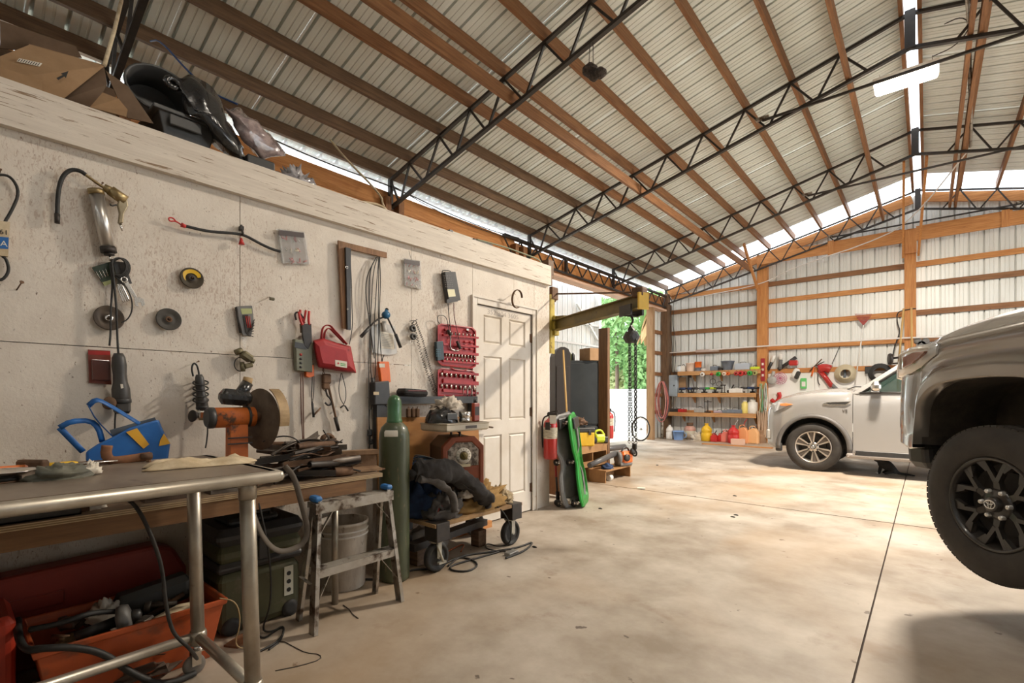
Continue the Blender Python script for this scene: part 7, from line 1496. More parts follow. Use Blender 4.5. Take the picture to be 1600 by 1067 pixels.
def simple(name, cat, label, k, u, build, group=None, base=None, o=.2):
    p = base if base is not None else onshelf(k, u, o); t = thing(name, label, cat, p, 0, group)
    for nm, m, mt in build(): obj(nm, m, mt, t)
    return t
def jar(r, h, mt, lid=None, hf=.8):
    def b():
        m = MB(); m.lathe([(r*.95, 0), (r, .01), (r, h*hf), (r*.6, h*.92), (r*.55, h)], (0, 0, 0), n=18); out = [('body', m, mt)]
        m2 = MB(); m2.cyl((0, 0, h*.98), (0, 0, h*1.08), r*.6, n=14); out.append(('cap', m2, lid or blackp)); return out
    return b
def tubo(r0, r1, h, mt, rim=True):
    def b():
        m = MB(); m.lathe([(r0, 0), (r1, h), (r1+.008, h), (r1+.008, h-.02), (r1+.002, h-.022)] if False else [(r0, 0), (r1, h*.93), (r1+.01, h*.93), (r1+.01, h), (r1-.006, h), (r0-.004, .01), (.001, .01)], (0, 0, 0), n=24, cap=False); return [('pot', m, mt)]
    return b
def bxx(w_, d_, h, mt, mt2=None):
    def b():
        m = MB(); m.rbox((0, 0, h/2), (w_, d_, h), .012); out = [('case', m, mt)]
        m = MB(); m.tube([(-w_*.2, 0, h), (-w_*.2, 0, h+.035), (w_*.2, 0, h+.035), (w_*.2, 0, h)], .008, n=6, smooth=1); out.append(('handle', m, mt2 or blackp)); return out
    return b
peach = mat('peach_plastic', (.80, .62, .50), rough=.5); gblue = mat('slate_grey', (.19, .22, .26), (.14, .16, .2), scale=8, rough=.5)
simple('clear_jar', 'jar', 'clear pale jar at the left end of the top shelf', 0, 1062, jar(.075, .17, mat('pale_glass', (.7, .75, .78), rough=.15)))
simple('white_tin', 'tin', 'white tin with a black wire handle on the top shelf', 0, 1068, bxx(.13, .12, .17, white))
simple('plant_pot', 'bucket', 'peach plastic pot on the top shelf', 0, 1079, tubo(.10, .125, .24, peach))
simple('orange_tub', 'tub', 'orange tub stacked on a dark one on the top shelf', 0, 1091, tubo(.085, .09, .16, orange), base=onshelf(0, 1091)+Vector((0, 0, .105))); simple('dark_tub', 'tub', 'low dark grey tub under the orange tub', 0, 1091, tubo(.10, .09, .10, gblue))
simple('small_tin', 'tin', 'low white tin right of the orange tub', 0, 1099, jar(.07, .08, white)); simple('small_case', 'case', 'small grey-blue case in the middle of the top shelf', 0, 1117, bxx(.2, .2, .12, gblue)); simple('wire_heap', 'part', 'small dark machine part beside the grey-blue case', 0, 1124, bxx(.16, .12, .07, steel_black))
simple('feed_pan', 'bucket', 'wide slate-grey flared pan on the top shelf', 0, 1137, tubo(.11, .165, .25, gblue)); simple('steel_toolbox', 'toolbox', 'flat grey metal toolbox near the right end of the top shelf', 0, 1161, bxx(.36, .26, .17, mat('steel_grey_blue', (.42, .46, .52), rough=.4))); simple('yellow_tool', 'tool', 'yellow-green tool at the right end of the top shelf', 0, 1180, bxx(.22, .12, .07, lime))
# items hanging under the top shelf
for k, (u, mt, lab, r_) in enumerate(((1098, white, 'white cup hanging under the top shelf', .06), (1112, red, 'small red clamp hanging under the top shelf', .035), (1123, green, 'green tape ring hanging under the top shelf', .06), (1132, peach, 'peach roll hanging under the top shelf', .05), (1138, orange, 'orange roll hanging under the top shelf', .045), (1151, redm, 'red and grey clamp hanging under the top shelf', .06), (1158, red, 'red strap reel hanging under the top shelf', .07), (1164, redm, 'second red strap reel hanging under the top shelf', .05), (1172, green, 'green cord hank hanging under the right end of the top shelf', .06), (1180, mat('olive_cord', (.35, .33, .12), rough=.7), 'olive cord hank hanging at the right end of the top shelf', .06))):
    p = gw(u, 590, .38); t = thing('hanging_reel', lab, 'reel', (p.x, G-.40, SH[0]-.10)); m = MB(); m.lathe([(r_*.45, -.025), (r_, -.025), (r_, .025), (r_*.45, .025), (r_*.45, -.025)], (0, 0, 0), (.2, 1, 0), 20, False); obj('ring', m, mt, t); m = MB(); m.tube([(0, 0, r_), (0, .03, .10)], .003, n=4); obj('hook', m, steel_black, t)
for k, (u, v) in enumerate(((1114, 596), (1124, 600))):
    p = gw(u, v, .0); t = thing('hose_clamp', ('larger', 'smaller')[k] + ' steel ring hanging on the wall between the upper shelves', 'ring', p); m = MB(); m.tube([(.075*math.cos(a), -.02, .075*math.sin(a)*(1-.1*k)) for a in [2*PI*i/20 for i in range(20)]], .008, n=5, closed=True); obj('ring', m, steel_black, t)
t = thing('pegboard_offcut', 'brown plywood square behind the tools between the shelves', 'board', gw(1066, 598, 0)); m = MB(); m.box((0, .0, 0), (.22, .012, .32)); obj('board', m, W['px'], t)
t = thing('pipe_wrench', 'dark pipe wrench hanging between the upper shelves', 'wrench', gw(1076, 598, .03)); m = MB(); m.box((0, 0, -.08), (.035, .02, .5)); m.box((.03, 0, .18), (.10, .025, .07)); obj('wrench', m, steel_black, t)
t = thing('hand_saw', 'thin curved saw hanging right of the pipe wrench', 'saw', gw(1086, 590, .03)); m = MB(); m.tube([(0, 0, .12), (-.05, 0, 0), (-.06, 0, -.18), (-.02, 0, -.3)], .009, n=5, smooth=1); obj('blade', m, rust, t)
# power tools on the middle shelf
def drill(k, u, mt, lab, sc=1.0, f=1):
    t = thing('cordless_tool', lab, 'power tool', onshelf(k, u), (0 if f > 0 else PI))
    m = MB(); m.cyl((-.11*sc, 0, .13*sc), (.06*sc, 0, .13*sc), .032*sc, n=12); obj('motor', m, mt, t); m = MB(); m.cyl((.06*sc, 0, .13*sc), (.13*sc, 0, .13*sc), .02*sc, .012*sc); obj('chuck', m, steel_black, t)
    m = MB(); rod(m, (-.05*sc, 0, .11*sc), (-.07*sc, 0, .02*sc), .03*sc, .04*sc); obj('grip', m, blackp, t); m = MB(); m.rbox((-.06*sc, 0, .022*sc), (.12*sc, .07*sc, .044*sc), .008); obj('battery', m, blackp, t)
navy = mat('navy_tool', (.03, .06, .16), rough=.45)
for k, (u, mt, lab, f) in enumerate(((1068, navy, 'navy drill at the left end of the middle shelf', 1), (1077, navy, 'second navy drill on the middle shelf', -1), (1087, blackp, 'black drill right of the navy ones on the middle shelf', 1), (1096, gblue, 'slate-grey drill on the middle shelf', -1), (1105, green, 'green-bodied drill on the middle shelf', 1), (1113, lime, 'lime green power tool on the middle shelf', -1), (1122, blackp, 'black drill left of the upright clamps', 1), (1164, blackp, 'black power tool near the right end of the middle shelf', 1), (1172, navy, 'dark navy power tool near the right end of the middle shelf', -1), (1180, blackp, 'last black power tool at the right end of the middle shelf', 1))): drill(1, u, mt, lab, 1.0, f)
for k, u in enumerate((1128, 1132)):
    t = thing('bar_clamp', ('left', 'right') + () and ('left' if k == 0 else 'right') + ' upright dark clamp on the middle shelf', 'clamp', onshelf(1, u)); m = MB(); m.cyl((0, 0, 0), (0, 0, .02), .04); m.cyl((0, 0, .02), (0, 0, .22), .012); m.box((0, 0, .21), (.07, .03, .03)); obj('clamp', m, steel_black, t)
t = thing('tilted_saw', 'dark jigsaw tilted upward on the middle shelf', 'saw', onshelf(1, 1141)); m = MB(); m.rbox((0, 0, .04), (.16, .08, .08), .02); rod(m, (0, 0, .06), (.09, 0, .22), .03, .03); obj('saw', m, steel_black, t)
simple('charger_case', 'case', 'pale case with a black lid on the middle shelf', 1, 1151, bxx(.34, .22, .12, white, blackp))
# bottom shelf
for u, w_, h, mt, lab in ((1055, .26, .10, steel_black, 'flat dark machine at the left end of the bottom shelf'), (1066, .2, .09, red, 'small red machine on the bottom shelf'), (1094, .28, .12, lgrey, 'grey bench vice body on the bottom shelf'), (1124, .26, .06, mat('mauve_box', (.42, .34, .4), rough=.5), 'low mauve box on the bottom shelf'), (1134, .16, .08, gblue, 'small slate box on the bottom shelf'), (1149, .38, .10, gblue, 'long slate-grey case on the bottom shelf')): simple('machine_case', 'machine', lab, 2, u, bxx(w_, .2, h, mt))
t = thing('post_stand', 'upright dark spindle stand on the bottom shelf', 'stand', onshelf(2, 1106)); m = MB(); m.cyl((0, 0, 0), (0, 0, .03), .08); m.cyl((0, 0, .03), (0, 0, .34), .013); m.box((0, 0, .3), (.2, .02, .02)); obj('stand', m, steel_black, t)
simple('yellow_jug', 'jug', 'yellow-labelled white jug at the right of the bottom shelf', 2, 1164, jar(.085, .32, mat('yellow_label_white', (.82, .68, .2), rough=.4), white)); simple('white_container', 'container', 'square white container at the right end of the bottom shelf', 2, 1176, jar(.12, .34, white, white, .85))
# wall-mounted panel, hose coils, conduit
p = gw(1049, 600, .05); t = thing('electrical_panel', 'grey-blue electrical panel box on the back wall beside the corner post', 'electrical panel', (p.x, G-.06, gw(1049, 619, .1).z))
wpan = gw(1059, 600, .1).x-gw(1038, 600, .1).x; hpan = gw(1049, 586, .1).z-gw(1049, 619, .1).z; bp_ = mat('panel_blue_grey', (.42, .50, .58), (.36, .43, .5), scale=5, rough=.45)
m = MB(); m.rbox((0, 0, hpan/2), (wpan, .12, hpan), .01); obj('box', m, bp_, t); m = MB(); m.rbox((0, -.064, hpan/2), (wpan-.05, .012, hpan-.06), .004); d_ = obj('door', m, bp_, t); m = MB(); m.box((wpan*.28, -.075, hpan*.5), (.03, .012, .04)); obj('latch', m, steel_black, d_)
def coil(name, c, n, rx, rz, r, mts, label, jit=.03, dy=.012, ax='y'):
    t = thing(name, label, 'hose', c); rnd = random.Random(n+len(label))
    for k in range(n):
        jx, jz = rnd.uniform(-jit, jit), rnd.uniform(-jit, jit); m = MB(); pts = []
        for i in range(22):
            a = 2*PI*i/22; pts.append(((rx+jx)*math.cos(a)*(1-.25*max(0, math.sin(a))), -dy*k+rnd.uniform(-.004, .004), (rz+jz)*math.sin(a)-rz-(jz)))
        m.tube(pts, r, n=6, closed=True); obj('loop', m, mts[k % len(mts)], t)
    return t
hred = mat('faded_red_hose', (.50, .16, .13), (.38, .11, .1), scale=9, rough=.6)
coil('air_hose', (XE+.18, 13.25, 1.62), 9, .17, .52, .013, [hred, mat('dark_hose', (.10, .08, .09), rough=.6), hred, mat('pink_hose', (.6, .3, .27), rough=.6)], 'big hank of faded red and dark hose hung on the corner post beside the doorway', jit=.05, dy=.02)
m = MB(); m.cyl((XE+.12, 13.3, 0), (XE+.12, 13.3, .55), .035, n=14); m.cyl((XE+.12, 13.3, .0), (XE+.12, 13.3, .01), .09, n=16); single('steel_pipe', m, alu, 'short steel pipe stand below the faded red hoses', 'pipe')
cond = mat('white_conduit', (.72, .68, .64), rough=.4)
m = MB(); q0 = gw(1031, 552, .06); m.tube([Vector((q0.x+.1, G-.05, .3)), Vector((q0.x+.1, G-.05, q0.z-.05)), Vector((q0.x+.15, G-.05, q0.z)), gw(1190, 541, .22), gw(1300, 534.5, .18), gw(1414, 528, .2), gw(1475, 526, .16), gw(1600, 521, .16)], .018, n=8); single('conduit', m, cond, 'white conduit running the length of the back wall', 'conduit')
t = thing('foam_strip', 'pale brown board lying along the conduit left of the post', 'board', gw(1105, 549, .12)); m = MB(); m.box((0, 0, .02), (.62, .06, .07), ry=.02); obj('strip', m, mat('mauve_board', (.45, .33, .28), rough=.7), t)
for k, us in enumerate((1046, 1049, 1053)):
    cord('wall_cable', [gw(us, 470+8*k, .04), gw(us-3, 500, .04), gw(us+k*2, 540, .05), gw(us+1, 584, .06)], .008, steel_black, 'black cable running down the corner of the back wall, ' + ('nearest the corner', 'middle one', 'farthest from the corner')[k])
# red level on the post, tools, peg wall
t = thing('red_level', 'red spirit level hanging on the back wall post', 'level', gw(1192, 600, .14)); a, b = gw(1192, 560, .14), gw(1192, 595, .14); m = MB(t); m.box(((a.x), a.y, (a.z+b.z)/2), (.09, .03, a.z-b.z)); obj('beam', m, mat('deep_red', (.35, .02, .03), rough=.4), t)
for zz in (.25, .5, .75): m = MB(t); m.box((a.x, a.y-.017, b.z+(a.z-b.z)*zz), (.05, .004, .06)); obj('vial', m, mat('pale_vial', (.75, .65, .6), rough=.3), t)
x0, x1 = gw(1200, 600, 0).x, gw(1445, 600, 0).x
t = thing('white_wallboard', 'white painted board on the lower back wall behind the silver SUV', 'board', ((x0+x1)/2, G+.03, .35))
n_ = 3
for k in range(n_):
    a = x0+(x1-x0)*k/n_; b = x0+(x1-x0)*(k+1)/n_; m = MB(t); m.bb((a+.003, G+.02, .35), (b-.003, G+.035, 1.80)); obj('panel', m, mat('peg_white', (.86, .84, .80), rough=.5), t)
m = MB(); m.bb((x0, G-.0, 1.80), (x1, G+.03, 1.90)); single('tool_rail', m, W['ox'], 'pine rail above the white board on the back wall', 'rail')
def gt(name, lab, cat, u, v, o=.04): return thing(name, lab, cat, gw(u, v, o))
def gtube(t, pts, r, mt, nm, o=.05, sm=1, **k): m = MB(t); m.tube([gw(u, v, o) for u, v in pts], r, n=6, smooth=sm, **k); return obj(nm, m, mt, t)
t = gt('hedge_trimmer', 'black and white long-handled trimmer leaning right of the post', 'trimmer', 1206, 560); gtube(t, [(1210, 555), (1206, 566)], .05, white, 'head', sm=0); gtube(t, [(1207, 563), (1200, 578)], .04, blackp, 'shaft', sm=0)
t = gt('string_trimmer', 'grey and black upright trimmer beside the long-handled one', 'trimmer', 1220, 556); gtube(t, [(1220, 553), (1220, 562)], .05, white, 'head', sm=0); gtube(t, [(1220, 562), (1219, 577)], .045, grey, 'shaft', sm=0)
t = gt('chainsaw', 'red chainsaw with a long dark bar on the tool rail', 'chainsaw', 1240, 565); gtube(t, [(1244, 558), (1230, 568), (1216, 577)], .035, steel_black, 'bar', flat=(.012, .05), sm=0); 
m = MB(t); m.rbox(gw(1240, 567, .12), (.2, .14, .13), .03); obj('body', m, redm, t)
t = gt('fan_guard', 'round magenta wire fan hanging on the white board', 'fan', 1220, 590)
for r_ in (.15, .11, .07): m = MB(t); c_ = gw(1219, 591, .12); m.tube([c_+Vector((r_*math.cos(a), 0, r_*math.sin(a))) for a in [2*PI*i/20 for i in range(20)]], .006, n=5, closed=True); obj('ring', m, mat('magenta_wire', (.55, .14, .25), rough=.5), t)
for k in range(8): a = PI*k/8; m = MB(t); m.cyl(c_-Vector((.15*math.cos(a), 0, .15*math.sin(a))), c_+Vector((.15*math.cos(a), 0, .15*math.sin(a))), .004, n=4); obj('spoke', m, mat('magenta_wire', (.55, .14, .25)), t)
t = gt('circular_saw', 'grey circular saw hanging left of the magenta fan', 'power tool', 1205, 596); m = MB(t); m.lathe([(.02, -.03), (.10, -.03), (.11, 0), (.10, .03)], gw(1206, 594, .12), (0, 1, 0), 24); m.cyl(gw(1206, 590, .1), gw(1209, 580, .1), .04); obj('saw', m, lgrey, t)
t = gt('silver_gloves', 'silver and white power tool hanging left of the green box', 'power tool', 1245, 585); m = MB(t); m.rbox(gw(1243, 583, .1), (.14, .1, .24), .04, ry=.4); obj('body', m, white, t); m = MB(t); m.rbox(gw(1246, 586, .13), (.10, .08, .2), .03, ry=.4); obj('trim', m, steel_black, t)
t = gt('green_box', 'small bright green box hanging on the white board', 'box', 1256, 598); m = MB(t); m.rbox(gw(1255.5, 599, .05), (.13, .06, .26), .012); obj('shell', m, mat('bright_green_box', (.12, .5, .14), rough=.4), t); m = MB(t); m.rbox(gw(1255.5, 600, .09), (.08, .02, .12), .004); obj('window', m, white, t)
t = gt('leaf_vacuum', 'red electric leaf vacuum hanging over the white board', 'leaf blower', 1290, 576)
gtube(t, [(1280, 577), (1288, 574), (1298, 577)], .11, redm, 'motor', sm=1); gtube(t, [(1280, 578), (1290, 590), (1300, 604)], .06, redm, 'duct', sm=0); gtube(t, [(1296, 598), (1309, 610)], .05, grey, 'nozzle', sm=0); gtube(t, [(1278, 584), (1278, 596), (1281, 602)], .01, black, 'cord')
t = gt('hedge_shears', 'red and steel hedge shears on the tool rail', 'shears', 1272, 572); gtube(t, [(1265, 580), (1284, 561)], .015, rust, 'blade', sm=0); gtube(t, [(1268, 575), (1288, 565)], .012, steel_black, 'blade', sm=0); gtube(t, [(1272, 573), (1268, 588)], .02, orange, 'grip', sm=0)
def gcoil(u, v, r_, mt, lab, k=5):
    t = gt('hose_coil', lab, 'hose', u, v-10)
    for i in range(k):
        c_ = gw(u, v, .06+.03*i); rr_ = r_*(1-.09*i); m = MB(t); m.tube([c_+Vector((rr_*math.cos(a), 0, rr_*math.sin(a))) for a in [2*PI*j/22 for j in range(22)]], .018, n=6, closed=True); obj('loop', m, mt, t)
gcoil(1321, 584, .21, mat('straw_hose', (.50, .42, .28), rough=.6), 'round coil of straw-coloured hose left of the rake', 6); gcoil(1375, 583, .21, black, 'round coil of black hose behind the windscreen of the silver SUV', 5)
t = gt('sander', 'grey tool hanging inside the straw-coloured hose coil', 'tool', 1321, 575); gtube(t, [(1318, 572), (1321, 584), (1318, 594)], .03, gblue, 'body')
t = gt('red_helmet', 'red plastic guard hanging below the magenta fan near the SUV headlight', 'guard', 1216, 620); gtube(t, [(1205, 624), (1212, 630), (1219, 620), (1217, 613)], .05, red, 'guard')
t = gt('mower_blade', 'dark curved rod leaning on the wall above the leaf vacuum', 'rod', 1304, 555); gtube(t, [(1312, 541), (1306, 555), (1300, 568)], .008, steel_black, 'rod')
t = gt('black_adapter', 'small black transformer on the rail beside the rake handle', 'adapter', 1357, 578); m = MB(t); m.rbox(gw(1357, 578, .06), (.13, .08, .16), .01); obj('box', m, blackp, t)
# rake and poles
t = gt('rake', 'red fan rake hung head up on the back wall with a white handle', 'rake', 1349, 500); gtube(t, [(1349, 508), (1344, 545), (1336, 600)], .014, white, 'handle', o=.15, sm=0); 
rk = mat('dark_red_rake', (.35, .06, .05), rough=.5)
for k in range(13): f = (k-6)/6; gtube(t, [(1349, 508), (1349+9*f, 498), (1349+13*f, 490)], .006, rk, 'tine', o=.14, sm=1)
gtube(t, [(1339, 496), (1358, 495)], .008, rk, 'cross_bar', o=.15, sm=0)
for k, (q_, lab) in enumerate((([(1412, 482), (1404, 568)], 'yellow wooden pole leaning on the left side of the centre post'), ([(1424, 480), (1425, 562)], 'second yellow wooden pole leaning on the centre post, right of the first'))):
    t = gt('wooden_pole', lab, 'pole', *q_[1], o=.2); gtube(t, q_+[], .022, mat('varnished_stick', (.55, .34, .12)), 'pole', o=.2, sm=0)
    m = MB(t); a = gw(*q_[1], .2); m.cyl(a, Vector((a.x-.05, a.y-.05, 0)), .022); obj('lower_pole', m, mat('varnished_stick', (.55, .34, .12)), t)
cord('black_cable', [gw(1431, 482, .12), gw(1415, 484, .13), gw(1401, 488, .1), gw(1402, 505, .1), gw(1407, 518, .1), gw(1398, 540, .1), gw(1395, 556, .1)], .012, black, 'black cable looped from the centre post down the back wall')
t = gt('hand_truck', 'dark wheeled frame standing on the rail left of the centre post', 'hand truck', 1400, 565); 
m = MB(t); m.lathe([(.05, -.03), (.12, -.03), (.13, 0), (.12, .03), (.05, .03)], gw(1391, 561, .3), (1, .3, 0), 20); obj('wheel', m, steel_black, t); gtube(t, [(1394, 560), (1420, 556)], .025, steel_black, 'frame', o=.3, sm=0); gtube(t, [(1394, 568), (1412, 567)], .02, steel_black, 'frame', o=.3, sm=0)
t = gt('pulley_set', 'grey pulleys and hooks on the conduit right of the centre post', 'pulley', 1440, 530)
for k in range(3): m = MB(t); m.lathe([(.03, -.02), (.07, -.02), (.07, .02), (.03, .02)], gw(1434+6*k, 533+(k % 2)*5, .12), (0, 1, 0), 16); obj('pulley', m, grey, t)
# green cords and rags hanging on the post at the shelf end
t = thing('cord_hank', 'tangled green, white and grey cords hanging from the back wall post', 'cords', gw(1192, 600, .3)); rnd = random.Random(5)
for k in range(16):
    u = 1186+rnd.random()*14; gtube(t, [(u, 598+rnd.random()*6), (u-3+rnd.random()*6, 615), (u-4+rnd.random()*8, 628+rnd.random()*8), (u-2+rnd.random()*4, 640+rnd.random()*6)], .011, [mat('green_cord', (.15, .36, .2), rough=.7), lgrey, mat('olive_cord', (.35, .33, .12)), white][k % 4], 'strand', o=.25+.02*(k % 5), sm=2)
t = thing('hanging_rags', 'pale brown rags hanging below the cords on the post', 'rags', gw(1192, 650, .3))
for k in range(6): u = 1184+3*k; gtube(t, [(u, 642), (u+1, 655), (u-1+rnd.random()*3, 672+4*(k % 2)), (u, 684)], .04, mat('tan_rag', (.55, .40, .28), rough=.9), 'rag', o=.25, sm=1, flat=(.05, .02))
# ---- floor row of cans and jugs in front of the back wall
def gf(u, v): return fl(u, v)
def jug(name, cat, lab, u, v, w_, h, mt, spout=None, rt=0, kind=0, lid=None):
    p = gf(u, v); t = thing(name, lab, cat, p, rt)
    if kind == 0:   # squarish petrol can
        m = MB(); prof = [(-w_/2, 0), (w_/2, 0), (w_/2, h*.62), (w_*.28, h*.86), (w_*.10, h*.9), (-w_*.30, h*.78), (-w_/2, h*.62)]
        m.loft([[Vector((x*k, y, z*(1 if k == 1 else .97)+(0 if k == 1 else .01))) for x, z in prof] for y, k in ((-w_*.36, .9), (-w_*.30, 1), (w_*.30, 1), (w_*.36, .9))], True, True, False); obj('body', m, mt, t, bev=.006)
        m = MB(); m.tube([(-w_*.28, 0, h*.80), (-w_*.22, 0, h*.98), (w_*.1, 0, h*1.02), (w_*.22, 0, h*.9)], .013, n=6, smooth=1); obj('handle', m, mt, t)
        m = MB(); m.cyl((w_*.12, 0, h*.86), (w_*.12, 0, h*.95), .028); obj('cap', m, blackp, t)
    elif kind == 1:  # round tall jug
        m = MB(); m.lathe([(w_*.42, 0), (w_*.5, .02), (w_*.5, h*.45), (w_*.44, h*.52), (w_*.5, h*.56), (w_*.47, h*.72), (w_*.25, h*.88), (w_*.16, h*.92), (w_*.16, h)], (0, 0, 0), n=26); obj('body', m, mt, t)
        m = MB(); m.cyl((0, 0, h), (0, 0, h*1.04), w_*.2); obj('cap', m, lid or mt, t)
    if spout: m = MB(); m.tube([(w_*.12, 0, h*.9), (w_*.15, 0, h*1.12), (w_*.40, 0, h*1.35)], .012, n=6, smooth=1); obj('spout', m, spout, t)
    return t
salm = mat('salmon_plastic', (.75, .20, .15), rough=.45); lor = mat('pale_orange_plastic', (.80, .34, .14), rough=.5); tanp = mat('apricot_plastic', (.82, .45, .2), rough=.5)
jug('white_bottle', 'jug', 'white hooded jug on the floor by the corner', 1046.5, 686, .20, .40, white, kind=1, lid=grey)
p = gf(1060, 687); t = thing('blue_bucket', 'light blue mug-shaped bucket on the floor at the back wall', 'bucket', p); m = MB(); m.lathe([(.12, 0), (.145, .22), (.155, .22), (.155, .25), (.14, .25), (.11, .01), (.001, .01)], (0, 0, 0), n=26, cap=False); obj('pail', m, mat('light_blue_pail', (.22, .36, .66), rough=.4), t); m = MB(); m.tube([(.14, 0, .2), (.22, 0, .2), (.22, 0, .08), (.13, 0, .06)], .012, n=6, smooth=1); obj('handle', m, mat('light_blue_pail', (.22, .36, .66)), t)
t = thing('gas_bottle', 'rusty white and red propane bottle with a valve collar', 'gas bottle', gf(1078, 686)); m = MB(); m.lathe([(.10, 0), (.10, .02), (.14, .05), (.16, .10), (.16, .24)], (0, 0, 0), n=26); obj('lower_shell', m, mat('pale_green_shell', (.55, .58, .45), (.6, .4, .3), scale=6, rough=.5), t); m = MB(); m.lathe([(.16, .24), (.155, .30), (.12, .36), (.06, .385), (.001, .39)], (0, 0, 0), n=26, cap=False); obj('upper_shell', m, mat('rusty_red_shell', (.55, .22, .16), (.6, .4, .33), scale=7, rough=.5), t, 'rusty red dome')
m = MB(); m.lathe([(.09, .37), (.09, .46), (.085, .46), (.085, .37)], (0, 0, 0), n=20, cap=False); m.cyl((0, 0, .38), (0, 0, .45), .02); obj('valve_collar', m, rust, t)
t = thing('pale_rags', 'pale tan rags in a heap on the floor right of the propane bottle', 'rags', gf(1090, 688)); obj('rag', lump((0, 0, 0), (.16, .12, .18), 51, amp=.6, fr=4), mat('pale_rag', (.62, .54, .44), rough=.9), t)
jug('yellow_jug', 'jug', 'large yellow round can on the floor at the back wall', 1104, 689, .28, .46, yellow, kind=1)
jug('petrol_can', 'petrol can', 'small red petrol can with a raised black spout, right of the yellow can', 1116, 690, .17, .22, red, blackp); jug('petrol_can', 'petrol can', 'second small red petrol can with a raised black spout', 1126, 690, .16, .22, red, blackp)
jug('petrol_can', 'petrol can', 'salmon petrol can with a looped handle', 1134, 690.5, .21, .32, salm); jug('petrol_can', 'petrol can', 'large crimson round petrol can with a tall spout', 1146, 692, .28, .44, red, lgrey, kind=1)
jug('petrol_can', 'petrol can', 'orange-red square petrol can with a ring handle behind a carton', 1160, 692, .28, .46, lor, redm); jug('petrol_can', 'petrol can', 'apricot square petrol can at the right end of the row', 1176, 692.5, .28, .44, tanp)
t = thing('carton', 'flat pale orange carton on the floor before the petrol cans', 'carton', gf(1153, 694.5)); m = MB(); m.rbox((0, 0, .07), (.30, .16, .14), .004); obj('carton', m, mat('pale_orange_card', (.75, .48, .36), rough=.8), t)
t = thing('brown_sack', 'brown sack slumped at the right end of the row behind the SUV bumper', 'sack', gf(1188, 692)); obj('sack', lump((0, 0, 0), (.14, .12, .36), 53, amp=.25), mat('brown_sack_m', (.34, .20, .11), (.24, .14, .08), scale=8, rough=.9), t)
t = thing('pale_plank', 'flat pale plank on the floor under the row of petrol cans', 'plank', gf(1150, 697)); m = MB(); m.box((0, 0, .01), (1.6, .12, .02)); obj('plank', m, W['ox'], t)
# ================================================================ ON TOP OF THE SHOP ROOM
ZT = 2.65
def top(u, X=-3.42): p = onX(X, u, 200); return Vector((p.x, p.y, ZT))
t = thing('moving_box', 'open brown cardboard box with flaps and a printed arrow on top of the room', 'box', (-3.5, .42, ZT))
q_ = lambda u, v, X: onX(X, u, v)
F0 = [q_(0, 88, -3.30), q_(45, 70, -3.35), q_(163, 103, -3.30), q_(95, 157, -3.24), q_(0, 123, -3.24)]
m = MB(t); m.prism(F0, (.006, 0, -.004)); ob = obj('side_panel', m, card, t)
m = MB(t); m.prism([q_(0, 105, -3.235), q_(66, 127, -3.235), q_(66, 146, -3.235), q_(0, 124, -3.235)], (.006, 0, 0)); obj('lower_flap', m, card, t)
m = MB(t); m.prism([q_(45, 70, -3.36), q_(163, 103, -3.31), q_(163, 103, -3.9), q_(45, 70, -3.9)], (0, 0, .005)); obj('top_panel', m, card, t)
m = MB(t); m.prism([q_(163, 103, -3.30), q_(167, 132, -3.28), q_(150, 168, -3.30), q_(95, 157, -3.3), q_(140, 125, -3.35)], (-.3, .0, .0)); obj('inner_panel', m, cardd, t)
m = MB(t); m.prism([q_(160, 145, -3.24), q_(185, 155, -3.22), q_(199, 172, -3.24), q_(197, 183, -3.26), q_(140, 168, -3.24)], (.006, 0, 0)); obj('end_flap', m, card, t)
m = MB(t); m.prism([q_(165, 110, -3.30), q_(200, 135, -3.30), q_(240, 193, -3.30), q_(200, 184, -3.30), q_(185, 155, -3.3)], (-.006, 0, 0)); obj('torn_flap', m, cardd, t, 'dark torn flap')
def card_txt(s_, u, v, h, rot=-.28): return text('print', s_, h, Matrix.Translation(q_(u, v, -3.23)-t.location) @ Matrix.Rotation(PI/2, 4, 'Z') @ Matrix.Rotation(PI/2-.2, 4, 'X') @ Matrix.Rotation(rot, 4, 'Z'), ink, t, .0003)
m = MB(t); m.prism([q_(30, 91, -3.275), q_(66, 99, -3.275), q_(62, 104, -3.275), q_(26, 96, -3.275)], (.001, 0, 0)); obj('barcode_label', m, paper, t, 'white barcode label')
for i in range(9):
    f = i/9; m = MB(t); u_ = 31+34*f; v_ = 91.5+7.6*f; m.prism([q_(u_, v_+.4, -3.2735), q_(u_+1.4, v_+.7, -3.2735), q_(u_-2, v_+4.4, -3.2735), q_(u_-3.4, v_+4.1, -3.2735)], (.0006, 0, 0)); obj('bar_stripe', m, ink, t)
m = MB(t); m.prism([q_(88, 122, -3.225), q_(98, 117, -3.225), q_(95, 115, -3.225), q_(107, 111, -3.225), q_(103, 122, -3.225), q_(100.5, 119.5, -3.225), q_(91, 125, -3.225)], (.001, 0, 0)); obj('arrow', m, ink, t, 'printed black arrow')
t = thing('dark_box', 'larger dark cardboard box behind the open brown one', 'box', (-3.95, .25, ZT)); m = MB(t); m.bb((-4.35, -.6, ZT), (-3.9, .72, 3.15)); obj('carton', m, cardd, t)
m = MB(t); m.prism([q_(0, 32, -3.62), q_(118, 72, -3.62), q_(128, 90, -3.62), q_(0, 75, -3.62)], (-.006, 0, 0)); obj('open_flap', m, cardd, t)
cord('white_pole', [q_(163, 102, -3.3), q_(178, 50, -3.6), q_(190, 0, -3.9)], .010, cream, 'thin pale pole rising from the cardboard box to the roof', 'pole', sm=0)
